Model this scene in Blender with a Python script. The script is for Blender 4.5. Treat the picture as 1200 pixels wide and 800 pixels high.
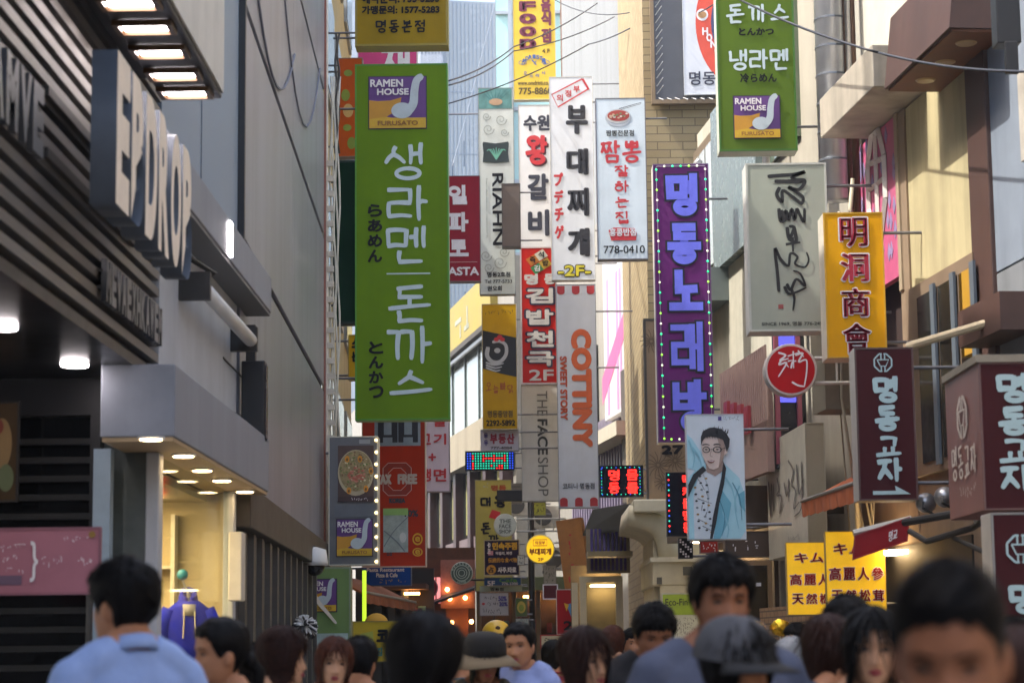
import bpy, bmesh, math, random
import numpy as np
from mathutils import Vector, Matrix, noise as mnoise

random.seed(7)
R = math.radians
for o in list(bpy.data.objects):
    bpy.data.objects.remove(o)
SC = bpy.context.scene
COL = SC.collection

# ------------------------------------------------------------------ camera, sky, sun, exposure
F = 2500.0                      # focal length in photograph pixels (1200 wide): a 75 mm lens
CAMZ = 1.6
CP = Vector((0, 0, CAMZ))
yv = Vector((20 / F, -357 / F, -1)).normalized()
zx, zy = -0.011, 1.0
zv = Vector((zx, zy, -(zx * yv.x + zy * yv.y) / yv.z)).normalized()
xv = yv.cross(zv)
ROT = Matrix((xv, yv, zv))      # camera axes -> world axes
cam = bpy.data.cameras.new('camera')
cam.sensor_width = 36.0
cam.sensor_fit = 'HORIZONTAL'
cam.lens = 75.0
cam.clip_start = 0.1
cam.clip_end = 2000.0
cam.dof.use_dof = True
cam.dof.focus_distance = 27.0
cam.dof.aperture_fstop = 3.5
camo = bpy.data.objects.new('camera', cam)
COL.objects.link(camo)
camo.matrix_world = Matrix.Translation(CP) @ ROT.to_4x4()
SC.camera = camo

SUN_EL, SUN_AZ = R(56), R(-102)   # azimuth measured from +Y towards +X: the sun stands to the left of the street
w = bpy.data.worlds.new('World')
SC.world = w
w.use_nodes = True
nt = w.node_tree
sky = nt.nodes.new('ShaderNodeTexSky')
sky.sky_type = 'NISHITA'
sky.sun_disc = False
sky.sun_elevation = SUN_EL
sky.sun_rotation = SUN_AZ
sky.air_density = 1.0
sky.dust_density = 5.0
sky.ozone_density = 0.15
nt.links.new(sky.outputs[0], nt.nodes['Background'].inputs[0])
nt.nodes['Background'].inputs[1].default_value = 0.15
sd = bpy.data.lights.new('sun', 'SUN')
sd.energy = 2.0
sd.angle = R(0.6)
sd.color = (1.0, 0.95, 0.87)
so = bpy.data.objects.new('sun', sd)
COL.objects.link(so)
sdir = Vector((math.sin(SUN_AZ) * math.cos(SUN_EL), math.cos(SUN_AZ) * math.cos(SUN_EL), math.sin(SUN_EL)))
so.rotation_euler = sdir.to_track_quat('Z', 'Y').to_euler()
so.location = (-20, 0, 40)
SC.view_settings.view_transform = 'Standard'
SC.view_settings.look = 'None'
SC.view_settings.gamma = 1.0
SC.view_settings.use_curve_mapping = False
SC.view_settings.exposure = 1.95
SC.render.engine = 'CYCLES'
SC.cycles.use_denoising = True
SC.cycles.max_bounces = 6
SC.cycles.sample_clamp_indirect = 6.0

# ------------------------------------------------------------------ pixel -> world
def ray(u, v):
    return ROT @ Vector(((u - 600) / F, (400 - v) / F, -1))
def at(u, v, Y):
    d = ray(u, v)
    return CP + d * (Y / d.y)

# ------------------------------------------------------------------ materials
def lin(c):
    return c / 12.92 if c <= 0.04045 else ((c + 0.055) / 1.055) ** 2.4
def hx(s, k=1.0):
    return tuple(min(1.0, lin(int(s[i:i + 2], 16) / 255) * k) for i in (0, 2, 4))
MATS = {}
def M(name, col, rough=0.5, metal=0.0, emit=None, es=0.0, var=0.12, scale=6.0, streak=0.0, bump=0.0, coat=0.0, trans=0.0, spec=None):
    """a procedural material: base colour broken up by noise and, for walls, rain streaks"""
    if name in MATS:
        return MATS[name]
    if isinstance(col, str):
        col = hx(col)
    m = bpy.data.materials.new(name)
    m.use_nodes = True
    t = m.node_tree
    b = t.nodes['Principled BSDF']
    b.inputs['Roughness'].default_value = rough
    b.inputs['Metallic'].default_value = metal
    if spec is not None:
        b.inputs['Specular IOR Level'].default_value = spec
    if coat:
        b.inputs['Coat Weight'].default_value = coat
        b.inputs['Coat Roughness'].default_value = 0.08
    if trans:
        b.inputs['Transmission Weight'].default_value = trans
    tc = t.nodes.new('ShaderNodeTexCoord')
    no = t.nodes.new('ShaderNodeTexNoise')
    no.inputs['Scale'].default_value = scale
    no.inputs['Detail'].default_value = 6.0
    no.inputs['Roughness'].default_value = 0.65
    t.links.new(tc.outputs['Object'], no.inputs['Vector'])
    rp = t.nodes.new('ShaderNodeMapRange')
    rp.inputs[1].default_value = 0.3
    rp.inputs[2].default_value = 0.7
    rp.inputs[3].default_value = 1.0 - var
    rp.inputs[4].default_value = 1.0 + var * 0.6
    t.links.new(no.outputs[0], rp.inputs[0])
    fac = rp.outputs[0]
    if streak:
        mp = t.nodes.new('ShaderNodeMapping')
        mp.inputs['Scale'].default_value = (3.1, 3.1, 0.22)
        t.links.new(tc.outputs['Object'], mp.inputs[0])
        n2 = t.nodes.new('ShaderNodeTexNoise')
        n2.inputs['Scale'].default_value = 1.0
        n2.inputs['Detail'].default_value = 7.0
        n2.inputs['Distortion'].default_value = 0.35
        t.links.new(mp.outputs[0], n2.inputs['Vector'])
        r2 = t.nodes.new('ShaderNodeMapRange')
        r2.inputs[1].default_value = 0.42
        r2.inputs[2].default_value = 0.72
        r2.inputs[3].default_value = 1.0
        r2.inputs[4].default_value = 1.0 - streak
        t.links.new(n2.outputs[0], r2.inputs[0])
        mu = t.nodes.new('ShaderNodeMath')
        mu.operation = 'MULTIPLY'
        t.links.new(fac, mu.inputs[0])
        t.links.new(r2.outputs[0], mu.inputs[1])
        fac = mu.outputs[0]
    mx = t.nodes.new('ShaderNodeVectorMath')
    mx.operation = 'SCALE'
    mx.inputs[0].default_value = col[:3]
    t.links.new(fac, mx.inputs['Scale'])
    t.links.new(mx.outputs[0], b.inputs['Base Color'])
    if bump:
        bp = t.nodes.new('ShaderNodeBump')
        bp.inputs['Strength'].default_value = bump
        bp.inputs['Distance'].default_value = 0.01
        n3 = t.nodes.new('ShaderNodeTexNoise')
        n3.inputs['Scale'].default_value = scale * 8
        n3.inputs['Detail'].default_value = 5.0
        t.links.new(tc.outputs['Object'], n3.inputs['Vector'])
        t.links.new(n3.outputs[0], bp.inputs['Height'])
        t.links.new(bp.outputs[0], b.inputs['Normal'])
    rr = t.nodes.new('ShaderNodeMapRange')
    rr.inputs[3].default_value = max(0.02, rough - 0.08)
    rr.inputs[4].default_value = min(1.0, rough + 0.10)
    t.links.new(no.outputs[0], rr.inputs[0])
    t.links.new(rr.outputs[0], b.inputs['Roughness'])
    if emit is not None:
        b.inputs['Emission Color'].default_value = (*(hx(emit) if isinstance(emit, str) else emit), 1)
        b.inputs['Emission Strength'].default_value = es
    MATS[name] = m
    return m

def brick_mat(name, c1, c2, mortar, scale=1.0, bw=0.24, bh=0.075, axis='xz'):
    if name in MATS:
        return MATS[name]
    m = bpy.data.materials.new(name)
    m.use_nodes = True
    t = m.node_tree
    b = t.nodes['Principled BSDF']
    b.inputs['Roughness'].default_value = 0.85
    tc = t.nodes.new('ShaderNodeTexCoord')
    sp = t.nodes.new('ShaderNodeSeparateXYZ')
    cb = t.nodes.new('ShaderNodeCombineXYZ')
    t.links.new(tc.outputs['Object'], sp.inputs[0])
    ad = t.nodes.new('ShaderNodeMath')
    t.links.new(sp.outputs[0], ad.inputs[0])
    t.links.new(sp.outputs[1], ad.inputs[1])
    t.links.new(ad.outputs[0], cb.inputs[0])
    t.links.new(sp.outputs[2], cb.inputs[1])
    br = t.nodes.new('ShaderNodeTexBrick')
    br.inputs['Color1'].default_value = (*hx(c1), 1)
    br.inputs['Color2'].default_value = (*hx(c2), 1)
    br.inputs['Mortar'].default_value = (*hx(mortar), 1)
    br.inputs['Scale'].default_value = scale
    br.inputs['Mortar Size'].default_value = 0.008
    br.inputs['Brick Width'].default_value = bw
    br.inputs['Row Height'].default_value = bh
    t.links.new(cb.outputs[0], br.inputs['Vector'])
    t.links.new(br.outputs[0], b.inputs['Base Color'])
    bp = t.nodes.new('ShaderNodeBump')
    bp.inputs['Strength'].default_value = 0.4
    bp.inputs['Distance'].default_value = 0.01
    t.links.new(br.outputs[1], bp.inputs['Height'])
    bp.invert = True
    t.links.new(bp.outputs[0], b.inputs['Normal'])
    MATS[name] = m
    return m

# ------------------------------------------------------------------ meshes and things
class MB:
    """collects shapes, builds ONE mesh object"""
    def __init__(s):
        s.v, s.f, s.mi = [], [], []
        s.cur = 0
    def add(s, vs, fs):
        n = len(s.v)
        s.v += [tuple(p) for p in vs]
        s.f += [tuple(i + n for i in f) for f in fs]
        s.mi += [s.cur] * len(fs)
        return s
    def box(s, x0, x1, y0, y1, z0, z1):
        vs = [(x, y, z) for z in (z0, z1) for y in (y0, y1) for x in (x0, x1)]
        return s.add(vs, [(0, 2, 3, 1), (4, 5, 7, 6), (0, 1, 5, 4), (2, 6, 7, 3), (0, 4, 6, 2), (1, 3, 7, 5)])
    def prism(s, pts, axis, a0, a1):
        """extrude an outline: axis 'y' takes (x,z) points, 'x' (y,z), 'z' (x,y)"""
        def P(p, a):
            return {'y': (p[0], a, p[1]), 'x': (a, p[0], p[1]), 'z': (p[0], p[1], a)}[axis]
        n = len(pts)
        vs = [P(p, a0) for p in pts] + [P(p, a1) for p in pts]
        fs = [tuple(range(n)), tuple(range(2 * n - 1, n - 1, -1))]
        fs += [(i, i + n, (i + 1) % n + n, (i + 1) % n) for i in range(n)]
        return s.add(vs, fs)
    def tube(s, pts, rs, n=10, caps=True):
        pts = [Vector(p) for p in pts]
        if not hasattr(rs, '__len__'):
            rs = [rs] * len(pts)
        vs, fs = [], []
        up = None
        for i, p in enumerate(pts):
            t = (pts[min(i + 1, len(pts) - 1)] - pts[max(i - 1, 0)]).normalized()
            if up is None:
                up = Vector((0, 0, 1)) if abs(t.z) < 0.9 else Vector((0, 1, 0))
            a = t.cross(up).normalized()
            b = a.cross(t).normalized()
            up = b
            for k in range(n):
                an = 2 * math.pi * k / n
                vs.append(p + (a * math.cos(an) + b * math.sin(an)) * rs[i])
        for i in range(len(pts) - 1):
            for k in range(n):
                fs.append((i * n + k, i * n + (k + 1) % n, (i + 1) * n + (k + 1) % n, (i + 1) * n + k))
        if caps:
            fs.append(tuple(range(n - 1, -1, -1)))
            fs.append(tuple((len(pts) - 1) * n + k for k in range(n)))
        return s.add(vs, fs)
    def lathe(s, prof, n=24, c=(0, 0, 0), axis='z'):
        """profile of (r, h) turned about an axis through c"""
        vs, fs = [], []
        for r, h in prof:
            for k in range(n):
                a = 2 * math.pi * k / n
                x, y = r * math.cos(a), r * math.sin(a)
                p = {'z': (x, y, h), 'y': (x, h, y), 'x': (h, x, y)}[axis]
                vs.append((p[0] + c[0], p[1] + c[1], p[2] + c[2]))
        for i in range(len(prof) - 1):
            for k in range(n):
                fs.append((i * n + k, i * n + (k + 1) % n, (i + 1) * n + (k + 1) % n, (i + 1) * n + k))
        fs.append(tuple(range(n - 1, -1, -1)))
        fs.append(tuple((len(prof) - 1) * n + k for k in range(n)))
        return s.add(vs, fs)
    def ball(s, c, r, n=14, m=9, rot=None):
        rx, ry, rz = r if hasattr(r, '__len__') else (r, r, r)
        vs, fs = [], []
        for i in range(m + 1):
            th = math.pi * (i + 0.02 * (i == 0) - 0.02 * (i == m)) / m
            for k in range(n):
                a = 2 * math.pi * k / n
                p = Vector((rx * math.sin(th) * math.cos(a), ry * math.sin(th) * math.sin(a), rz * math.cos(th)))
                if rot is not None:
                    p = rot @ p
                vs.append((p.x + c[0], p.y + c[1], p.z + c[2]))
        for i in range(m):
            for k in range(n):
                fs.append((i * n + k, (i + 1) * n + k, (i + 1) * n + (k + 1) % n, i * n + (k + 1) % n))
        fs.append(tuple(range(n)))
        fs.append(tuple(m * n + k for k in range(n - 1, -1, -1)))
        return s.add(vs, fs)
    def mesh(s, name):
        me = bpy.data.meshes.new(name)
        me.from_pydata(s.v, [], s.f)
        me.polygons.foreach_set('material_index', s.mi)
        me.update()
        return me
    def build(s, name, mat, parent=None, smooth=False, bevel=0.0, recalc=True):
        me = s.mesh(name)
        if recalc:
            bm = bmesh.new()
            bm.from_mesh(me)
            bmesh.ops.recalc_face_normals(bm, faces=bm.faces)
            bm.to_mesh(me)
            bm.free()
        for m in (mat if isinstance(mat, (list, tuple)) else [mat]):
            me.materials.append(m)
        if smooth:
            me.polygons.foreach_set('use_smooth', [True] * len(me.polygons))
        o = bpy.data.objects.new(name, me)
        COL.objects.link(o)
        if parent:
            o.parent = parent
        if bevel:
            b = o.modifiers.new('bevel', 'BEVEL')
            b.width = bevel
            b.segments = 2
            b.limit_method = 'ANGLE'
        return o

def tag(o, label, cat, group=None, kind=None):
    if label: o['label'] = label
    if cat: o['category'] = cat
    if group: o['group'] = group
    if kind: o['kind'] = kind
    return o
def thing(name, label, cat, loc=(0, 0, 0), rz=0.0, group=None):
    o = bpy.data.objects.new(name, None)
    COL.objects.link(o)
    o.location = loc
    o.rotation_euler = (0, 0, rz)
    o.empty_display_size = 0.2
    return tag(o, label, cat, group)
def struct(name, mb, mat):
    o = mb.build(name, mat)
    o['kind'] = 'structure'
    return o

class Fac:
    """a facade plane: an Empty at its near lower corner; local y runs along the street, local x outwards/inwards"""
    def __init__(s, name, label, cat, x0, Y0, dx, group=None):
        s.rz = -math.atan(dx)
        s.o = Vector((x0, Y0, 0))
        s.root = thing(name, label, cat, s.o, s.rz, group)
        s.dirv = Vector((-math.sin(s.rz), math.cos(s.rz), 0))
        s.nx = Vector((math.cos(s.rz), math.sin(s.rz), 0))
    def yz(s, u, v, xo=0.0):
        d = ray(u, v)
        p0 = s.o + s.nx * xo
        t = (p0 - CP).dot(s.nx) / d.dot(s.nx)
        p = CP + d * t - s.o
        return p.dot(s.dirv), p.z
    def world(s, x, y, z):
        return s.o + s.nx * x + s.dirv * y + Vector((0, 0, z))
    def box(s, name, mat, x0, x1, y0, y1, z0, z1, bevel=0.0, parent=None):
        return MB().box(x0, x1, y0, y1, z0, z1).build(name, mat, parent or s.root, bevel=bevel)
    def pbox(s, name, mat, x0, x1, ua, va, ub, vb, xo=0.0, bevel=0.0, parent=None):
        """box from two opposite pixel corners read on the plane x = xo"""
        ya, za = s.yz(ua, va, xo)
        yb, zb = s.yz(ub, vb, xo)
        return s.box(name, mat, x0, x1, min(ya, yb), max(ya, yb), min(za, zb), max(za, zb), bevel, parent)

# ------------------------------------------------------------------ lettering
GL = {}
def glyph(text):
    if text in GL:
        return GL[text]
    c = bpy.data.curves.new('lettering', 'FONT')
    c.body = text
    c.resolution_u = 4
    o = bpy.data.objects.new('lettering', c)
    COL.objects.link(o)
    me = bpy.data.meshes.new_from_object(o.evaluated_get(bpy.context.evaluated_depsgraph_get()))
    v = np.array([(p.co.x, p.co.y) for p in me.vertices]) if len(me.vertices) else np.zeros((1, 2))
    f = [tuple(p.vertices) for p in me.polygons]
    bpy.data.objects.remove(o)
    bpy.data.curves.remove(c)
    bpy.data.meshes.remove(me)
    lo, hi = v.min(0), v.max(0)
    GL[text] = ((v - lo) / np.maximum(hi - lo, 1e-6), f)
    return GL[text]

# brush / block Hangul built from strokes
JI = 'ㄱㄲㄴㄷㄸㄹㅁㅂㅃㅅㅆㅇㅈㅉㅊㅋㅌㅍㅎ'
JV = 'ㅏㅐㅑㅒㅓㅔㅕㅖㅗㅘㅙㅚㅛㅜㅝㅞㅟㅠㅡㅢㅣ'
JF = ' ㄱㄲㄳㄴㄵㄶㄷㄹㄺㄻㄼㄽㄾㄿㅀㅁㅂㅄㅅㅆㅇㅈㅊㅋㅌㅍㅎ'
CON = {
    'ㄱ': [[(0, 0.05), (1, 0.05), (0.92, 1)]], 'ㄴ': [[(0.05, 0), (0.05, 1), (1, 0.95)]],
    'ㄷ': [[(0, 0), (1, 0)], [(0.05, 0), (0.05, 1), (1, 1)]],
    'ㄹ': [[(0, 0), (1, 0), (1, 0.5), (0.02, 0.5), (0.02, 1), (1.05, 1)]],
    'ㅁ': [[(0, 0), (0.04, 1), (0.96, 1)], [(0, 0), (1, 0), (0.96, 1)]],
    'ㅂ': [[(0, 0), (0, 1), (1, 1), (1, 0)], [(0, 0.5), (1, 0.5)]],
    'ㅅ': [[(0.5, 0), (0.42, 0.45), (0, 1)], [(0.42, 0.4), (1, 1)]], 'ㅇ': ['O'],
    'ㅈ': [[(0, 0), (1, 0)], [(0.6, 0), (0.42, 0.5), (0, 1)], [(0.45, 0.45), (1, 1)]],
    'ㅊ': [[(0.3, -0.25), (0.7, -0.25)], [(0, 0.1), (1, 0.1)], [(0.6, 0.1), (0.42, 0.5), (0, 1)], [(0.45, 0.5), (1, 1)]],
    'ㅋ': [[(0, 0), (1, 0), (0.85, 1)], [(0, 0.5), (0.95, 0.5)]],
    'ㅌ': [[(1, 0), (0, 0), (0, 1), (1, 1)], [(0, 0.5), (0.95, 0.5)]],
    'ㅍ': [[(0, 0), (1, 0)], [(0, 1), (1, 1)], [(0.3, 0), (0.3, 1)], [(0.7, 0), (0.7, 1)]],
    'ㅎ': [[(0.3, 0), (0.7, 0)], [(0, 0.25), (1, 0.25)], 'o'],
}
VOW = {
    'ㅏ': [[(0.4, 0), (0.4, 1)], [(0.4, 0.48), (1, 0.48)]], 'ㅑ': [[(0.4, 0), (0.4, 1)], [(0.4, 0.36), (1, 0.36)], [(0.4, 0.62), (1, 0.62)]],
    'ㅓ': [[(0.8, 0), (0.8, 1)], [(0, 0.48), (0.8, 0.48)]], 'ㅕ': [[(0.8, 0), (0.8, 1)], [(0, 0.34), (0.8, 0.34)], [(0, 0.62), (0.8, 0.62)]],
    'ㅐ': [[(0.15, 0.05), (0.15, 0.95)], [(0.85, 0), (0.85, 1)], [(0.15, 0.5), (0.85, 0.5)]],
    'ㅔ': [[(0.4, 0.05), (0.4, 0.95)], [(0.9, 0), (0.9, 1)], [(0, 0.45), (0.4, 0.45)]], 'ㅣ': [[(0.5, 0), (0.5, 1)]],
    'ㅗ': [[(0.5, 0), (0.5, 0.9)], [(0, 0.95), (1, 0.95)]], 'ㅛ': [[(0.33, 0), (0.33, 0.9)], [(0.67, 0), (0.67, 0.9)], [(0, 0.95), (1, 0.95)]],
    'ㅜ': [[(0, 0.05), (1, 0.05)], [(0.5, 0.1), (0.5, 1)]], 'ㅡ': [[(0, 0.5), (1, 0.42)]], 'ㅠ': [[(0, 0.05), (1, 0.05)], [(0.33, 0.1), (0.33, 1)], [(0.67, 0.1), (0.67, 1)]],
}
def syllable(ch):
    """strokes of one syllable in the unit square, y down"""
    k = ord(ch) - 0xAC00
    i, m, f = JI[k // 588], JV[k % 588 // 28], JF[k % 28]
    out = []
    def place(j, box):
        dbl = {'ㄲ': 'ㄱ', 'ㅃ': 'ㅂ', 'ㅉ': 'ㅈ', 'ㅆ': 'ㅅ', 'ㄸ': 'ㄷ'}.get(j)
        x0, y0, x1, y1 = box
        if j in 'ㄺㄼㅄ':
            g = (x1 - x0) * 0.56
            a, b = {'ㄺ': 'ㄹㄱ', 'ㄼ': 'ㄹㅂ', 'ㅄ': 'ㅂㅅ'}[j]
            place(a, (x0, y0, x1 - g, y1))
            place(b, (x0 + g, y0, x1, y1))
            return
        if dbl:
            g = (x1 - x0) * 0.56
            place(dbl, (x0, y0, x1 - g, y1))
            place(dbl, (x0 + g, y0, x1, y1))
            return
        for st in (CON.get(j) or VOW[j]):
            if st == 'O' or st == 'o':
                cy0 = y0 if st == 'O' else y0 + 0.42 * (y1 - y0)
                cx, cy, rx, ry = (x0 + x1) / 2, (cy0 + y1) / 2, (x1 - x0) / 2, (y1 - cy0) / 2
                out.append([(cx + rx * math.sin(a), cy - ry * math.cos(a)) for a in np.linspace(0, 2 * math.pi, 19)])
            else:
                out.append([(x0 + (x1 - x0) * p[0], y0 + (y1 - y0) * p[1]) for p in st])
    fin = f != ' '
    hb = 0.58 if fin else 1.0
    if m in 'ㅗㅛㅜㅠㅡ':
        place(i, (0.2, 0.0, 0.8, 0.28 if fin else 0.48))
        place(m, (0.0, 0.36 if fin else 0.6, 1.0, 0.58 if fin else 1.0))
        if fin: place(f, (0.2, 0.72, 0.8, 1.0))
    elif m in 'ㅘㅝㅢㅟ':
        a, b = {'ㅘ': 'ㅗㅏ', 'ㅝ': 'ㅜㅓ', 'ㅢ': 'ㅡㅣ', 'ㅟ': 'ㅜㅣ'}[m]
        place(i, (0.1, 0.0, 0.6, 0.28 if fin else 0.45))
        place(a, (0.0, 0.36 if fin else 0.6, 0.68, 0.58 if fin else 0.9))
        place(b, (0.72, 0.0, 1.0, hb + 0.04))
        if fin: place(f, (0.25, 0.72, 0.85, 1.0))
    else:
        wide = m in 'ㅐㅔ'
        place(i, (0.0, 0.06, 0.5 if wide else 0.56, hb - (0.06 if fin else 0.14)))
        place(m, (0.6 if wide else 0.66, 0.0, 1.0, hb + (0.02 if fin else 0)))
        if fin: place(f, (0.28, 0.7, 0.9, 1.0))
    return out

class Sign:
    """a sign: Empty at its base, a cased body, and marks laid on its faces in photograph pixels"""
    def __init__(s, name, label, cat, box, Y, depth=0.22, face='ffffff', case='b8b8b4', fm=None, cm=None, rz=0.0, group=None,
                 rim=0.0, bracket=None, loc=None, size=None, body='panel', caps=True, parent=None, frimc=None):
        s.u0, s.v0, s.u1, s.v1 = box
        um, vm = (s.u0 + s.u1) / 2, (s.v0 + s.v1) / 2
        if loc is None:
            a, b = at(s.u0, vm, Y), at(s.u1, vm, Y)
            t, q = at(um, s.v0, Y), at(um, s.v1, Y)
            s.w, s.h = b.x - a.x, t.z - q.z
            loc = ((a.x + b.x) / 2, Y, q.z)
        else:
            s.w, s.h = size
        s.kx, s.kz = s.w / (s.u1 - s.u0), s.h / (s.v1 - s.v0)
        s.d = depth
        s.root = thing(name, label, cat, loc, rz, group)
        s.loc = Vector(loc)
        s.lay = {}
        s.n = 0
        s.side = 'front'
        fmat = fm or M('face_' + face, face, 0.55, var=0.09, spec=0.15, streak=0.12, scale=2.5)
        cmat = cm or M('case_' + case, case, 0.45, var=0.15, streak=0.15)
        w2 = s.w / 2
        s.case = MB().box(-w2, w2, 0.012, depth, 0, s.h).build('case', cmat, s.root, bevel=0.006)
        r = rim or 0.012
        s.panel = MB().box(-w2 + r, w2 - r, 0.0, 0.012 - 0.002, r, s.h - r).build(body, fmat, s.root)
        fr = MB()
        for a0, a1, b0, b1 in ((-w2, -w2 + r, 0, s.h), (w2 - r, w2, 0, s.h), (-w2 + r, w2 - r, 0, r), (-w2 + r, w2 - r, s.h - r, s.h)):
            fr.box(a0, a1, -0.006, 0.011, b0, b1)
        fr.build('frame', M('case_' + frimc, frimc, 0.45, var=0.12) if frimc else cmat, s.root)
        if bracket:
            side, ln = bracket
            b = MB()
            for z in (s.h * 0.12, s.h * 0.88):
                b.tube([(side * (w2 - 0.02), depth / 2, z), (side * (w2 + ln), depth / 2, z)], 0.015, 8)
            b.build('bracket', M('bracket_steel', '77777a', 0.45, 0.6, streak=0.2), s.root)
    # local coordinates of a photograph pixel on the current face
    def P(s, u, v, lift):
        z = (s.v1 - v) * s.kz
        if s.side == 'front':
            return ((u - (s.u0 + s.u1) / 2) * s.kx, -lift, z)
        a, (ua, ub) = 0, s.sspan
        t = (u - ua) / (ub - ua)
        if s.side == 'left':
            return (-s.w / 2 - lift, s.d * (1 - t), z)
        return (s.w / 2 + lift, s.d * t, z)
    def put_geo(s, name, mat, uv, faces, lift):
        s.n += 1
        L = 0.001 + lift * 0.004 + (s.n % 13) * 0.0003
        key = (name, mat.name)
        ff = []
        for f in faces:
            a = sum(uv[f[i]][0] * uv[f[(i + 1) % len(f)]][1] - uv[f[(i + 1) % len(f)]][0] * uv[f[i]][1] for i in range(len(f)))
            ff.append(f if a < 0 else tuple(reversed(f)))
        faces = ff
        s.lay.setdefault(key, (MB(), mat))[0].add([s.P(a, b, L) for a, b in uv], faces)
    def poly(s, pts, mat, lift=1, name='picture'):
        s.put_geo(name, mat, pts, [tuple(range(len(pts)))], lift)
    def rect(s, u0, v0, u1, v1, mat, lift=1, name='picture'):
        s.poly([(u0, v0), (u1, v0), (u1, v1), (u0, v1)], mat, lift, name)
    def oval(s, u, v, ru, rv, mat, lift=1, name='picture', n=28, hole=None):
        if hole:
            pts, fs = [], []
            for k in range(n):
                a = 2 * math.pi * k / n
                pts += [(u + ru * math.cos(a), v + rv * math.sin(a)), (u + ru * hole * math.cos(a), v + rv * hole * math.sin(a))]
            fs = [(2 * k, 2 * k + 1, (2 * k + 3) % (2 * n), (2 * k + 2) % (2 * n)) for k in range(n)]
            s.put_geo(name, mat, pts, fs, lift)
        else:
            s.poly([(u + ru * math.cos(2 * math.pi * k / n), v + rv * math.sin(2 * math.pi * k / n)) for k in range(n)], mat, lift, name)
    def text(s, t, box, mat, bold=0.0, lift=2, rot=0, name='lettering', xb=0.0):
        """t fitted into a pixel box; bold thickens every stroke (pixels), xb only the upright ones; rot 90 reads downwards"""
        v, f = glyph(t)
        u0, v0, u1, v1 = box
        b2, bx = bold, bold + xb
        u0, u1, v0, v1 = u0 + bx, u1 - bx, v0 + b2, v1 - b2
        if rot == 0:
            pu, pv = u0 + v[:, 0] * (u1 - u0), v1 - v[:, 1] * (v1 - v0)
        elif rot == 90:
            pu, pv = u0 + v[:, 1] * (u1 - u0), v0 + v[:, 0] * (v1 - v0)
        offs = [(0, 0)]
        if bold:
            offs += [(bold * math.cos(k * math.pi / 4), bold * math.sin(k * math.pi / 4)) for k in range(8)]
        if xb:
            offs = [(a + d, b) for a, b in offs for d in (-xb, 0, xb)]
        for i, (du, dv) in enumerate(offs):
            s.put_geo(name, mat, list(zip(pu + du, pv + dv)), f, lift)
    def col(s, t, u0, u1, v0, v1, mat, bold=0.0, lift=2, gap=0.12, **k):
        """characters one below the other"""
        n = len(t)
        st = (v1 - v0) / n
        for i, c in enumerate(t):
            if c != ' ':
                s.text(c, (u0, v0 + i * st + gap * st / 2, u1, v0 + (i + 1) * st - gap * st / 2), mat, bold, lift, **k)
    def stroke(s, pts, w0, w1, mat, lift=2, name='lettering', smooth=True, cap=True):
        """one brush stroke: a ribbon whose width runs from w0 to w1 (pixels)"""
        pts = [np.array(p, float) for p in pts]
        if smooth and len(pts) > 2:
            q = []
            n = len(pts)
            closed = np.allclose(pts[0], pts[-1])
            for i in range(n - 1):
                p0 = pts[i - 1] if i > 0 else (pts[-2] if closed else pts[0])
                p3 = pts[i + 2] if i + 2 < n else (pts[1] if closed else pts[-1])
                for t in np.linspace(0, 1, 6, endpoint=False):
                    q.append(0.5 * (2 * pts[i] + (pts[i + 1] - p0) * t + (2 * p0 - 5 * pts[i] + 4 * pts[i + 1] - p3) * t * t
                             + (3 * pts[i] - p0 - 3 * pts[i + 1] + p3) * t ** 3))
            q.append(pts[-1])
            pts = q
        L, Rr = [], []
        n = len(pts)
        for i, p in enumerate(pts):
            d = pts[min(i + 1, n - 1)] - pts[max(i - 1, 0)]
            d = d / (np.linalg.norm(d) + 1e-9)
            nn = np.array((-d[1], d[0]))
            t = i / (n - 1)
            ww = (w0 + (w1 - w0) * t) / 2
            if cap and i == 0: p = p - d * ww * 0.55; ww *= 0.75
            if cap and i == n - 1: p = p + d * ww * 0.55; ww *= 0.6
            L.append(p + nn * ww)
            Rr.append(p - nn * ww)
        s.put_geo(name, mat, L + Rr, [(i, i + 1, n + i + 1, n + i) for i in range(n - 1)], lift)
    def brush(s, ch, box, mat, wt=0.12, lift=2, slant=0.0, jit=0.02, name='lettering'):
        """one syllable in brush strokes"""
        u0, v0, u1, v1 = box
        W, H = u1 - u0, v1 - v0
        w_ = wt * min(W, H) if wt < 1 else wt
        rnd = random.Random(ch)
        for st in syllable(ch):
            pts = [(u0 + w_ / 2 + (W - w_) * (x + slant * (0.5 - y)), v0 + w_ / 2 + (H - w_) * (y - 0.10 * (x - 0.5) * (1 if len(st) == 2 else 0))) for x, y in st]
            if len(st) > 8:
                s.stroke(pts, w_, w_ * 0.9, mat, lift, name, cap=False)
                continue
            for a, b in zip(pts[:-1], pts[1:]):
                j = lambda: rnd.uniform(-jit, jit) * W
                mid = ((a[0] + b[0]) / 2 + j(), (a[1] + b[1]) / 2 + j() - 0.015 * H)
                s.stroke([a, mid, b], w_ * rnd.uniform(1.0, 1.2), w_ * rnd.uniform(0.72, 1.0), mat, lift, name)
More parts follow.
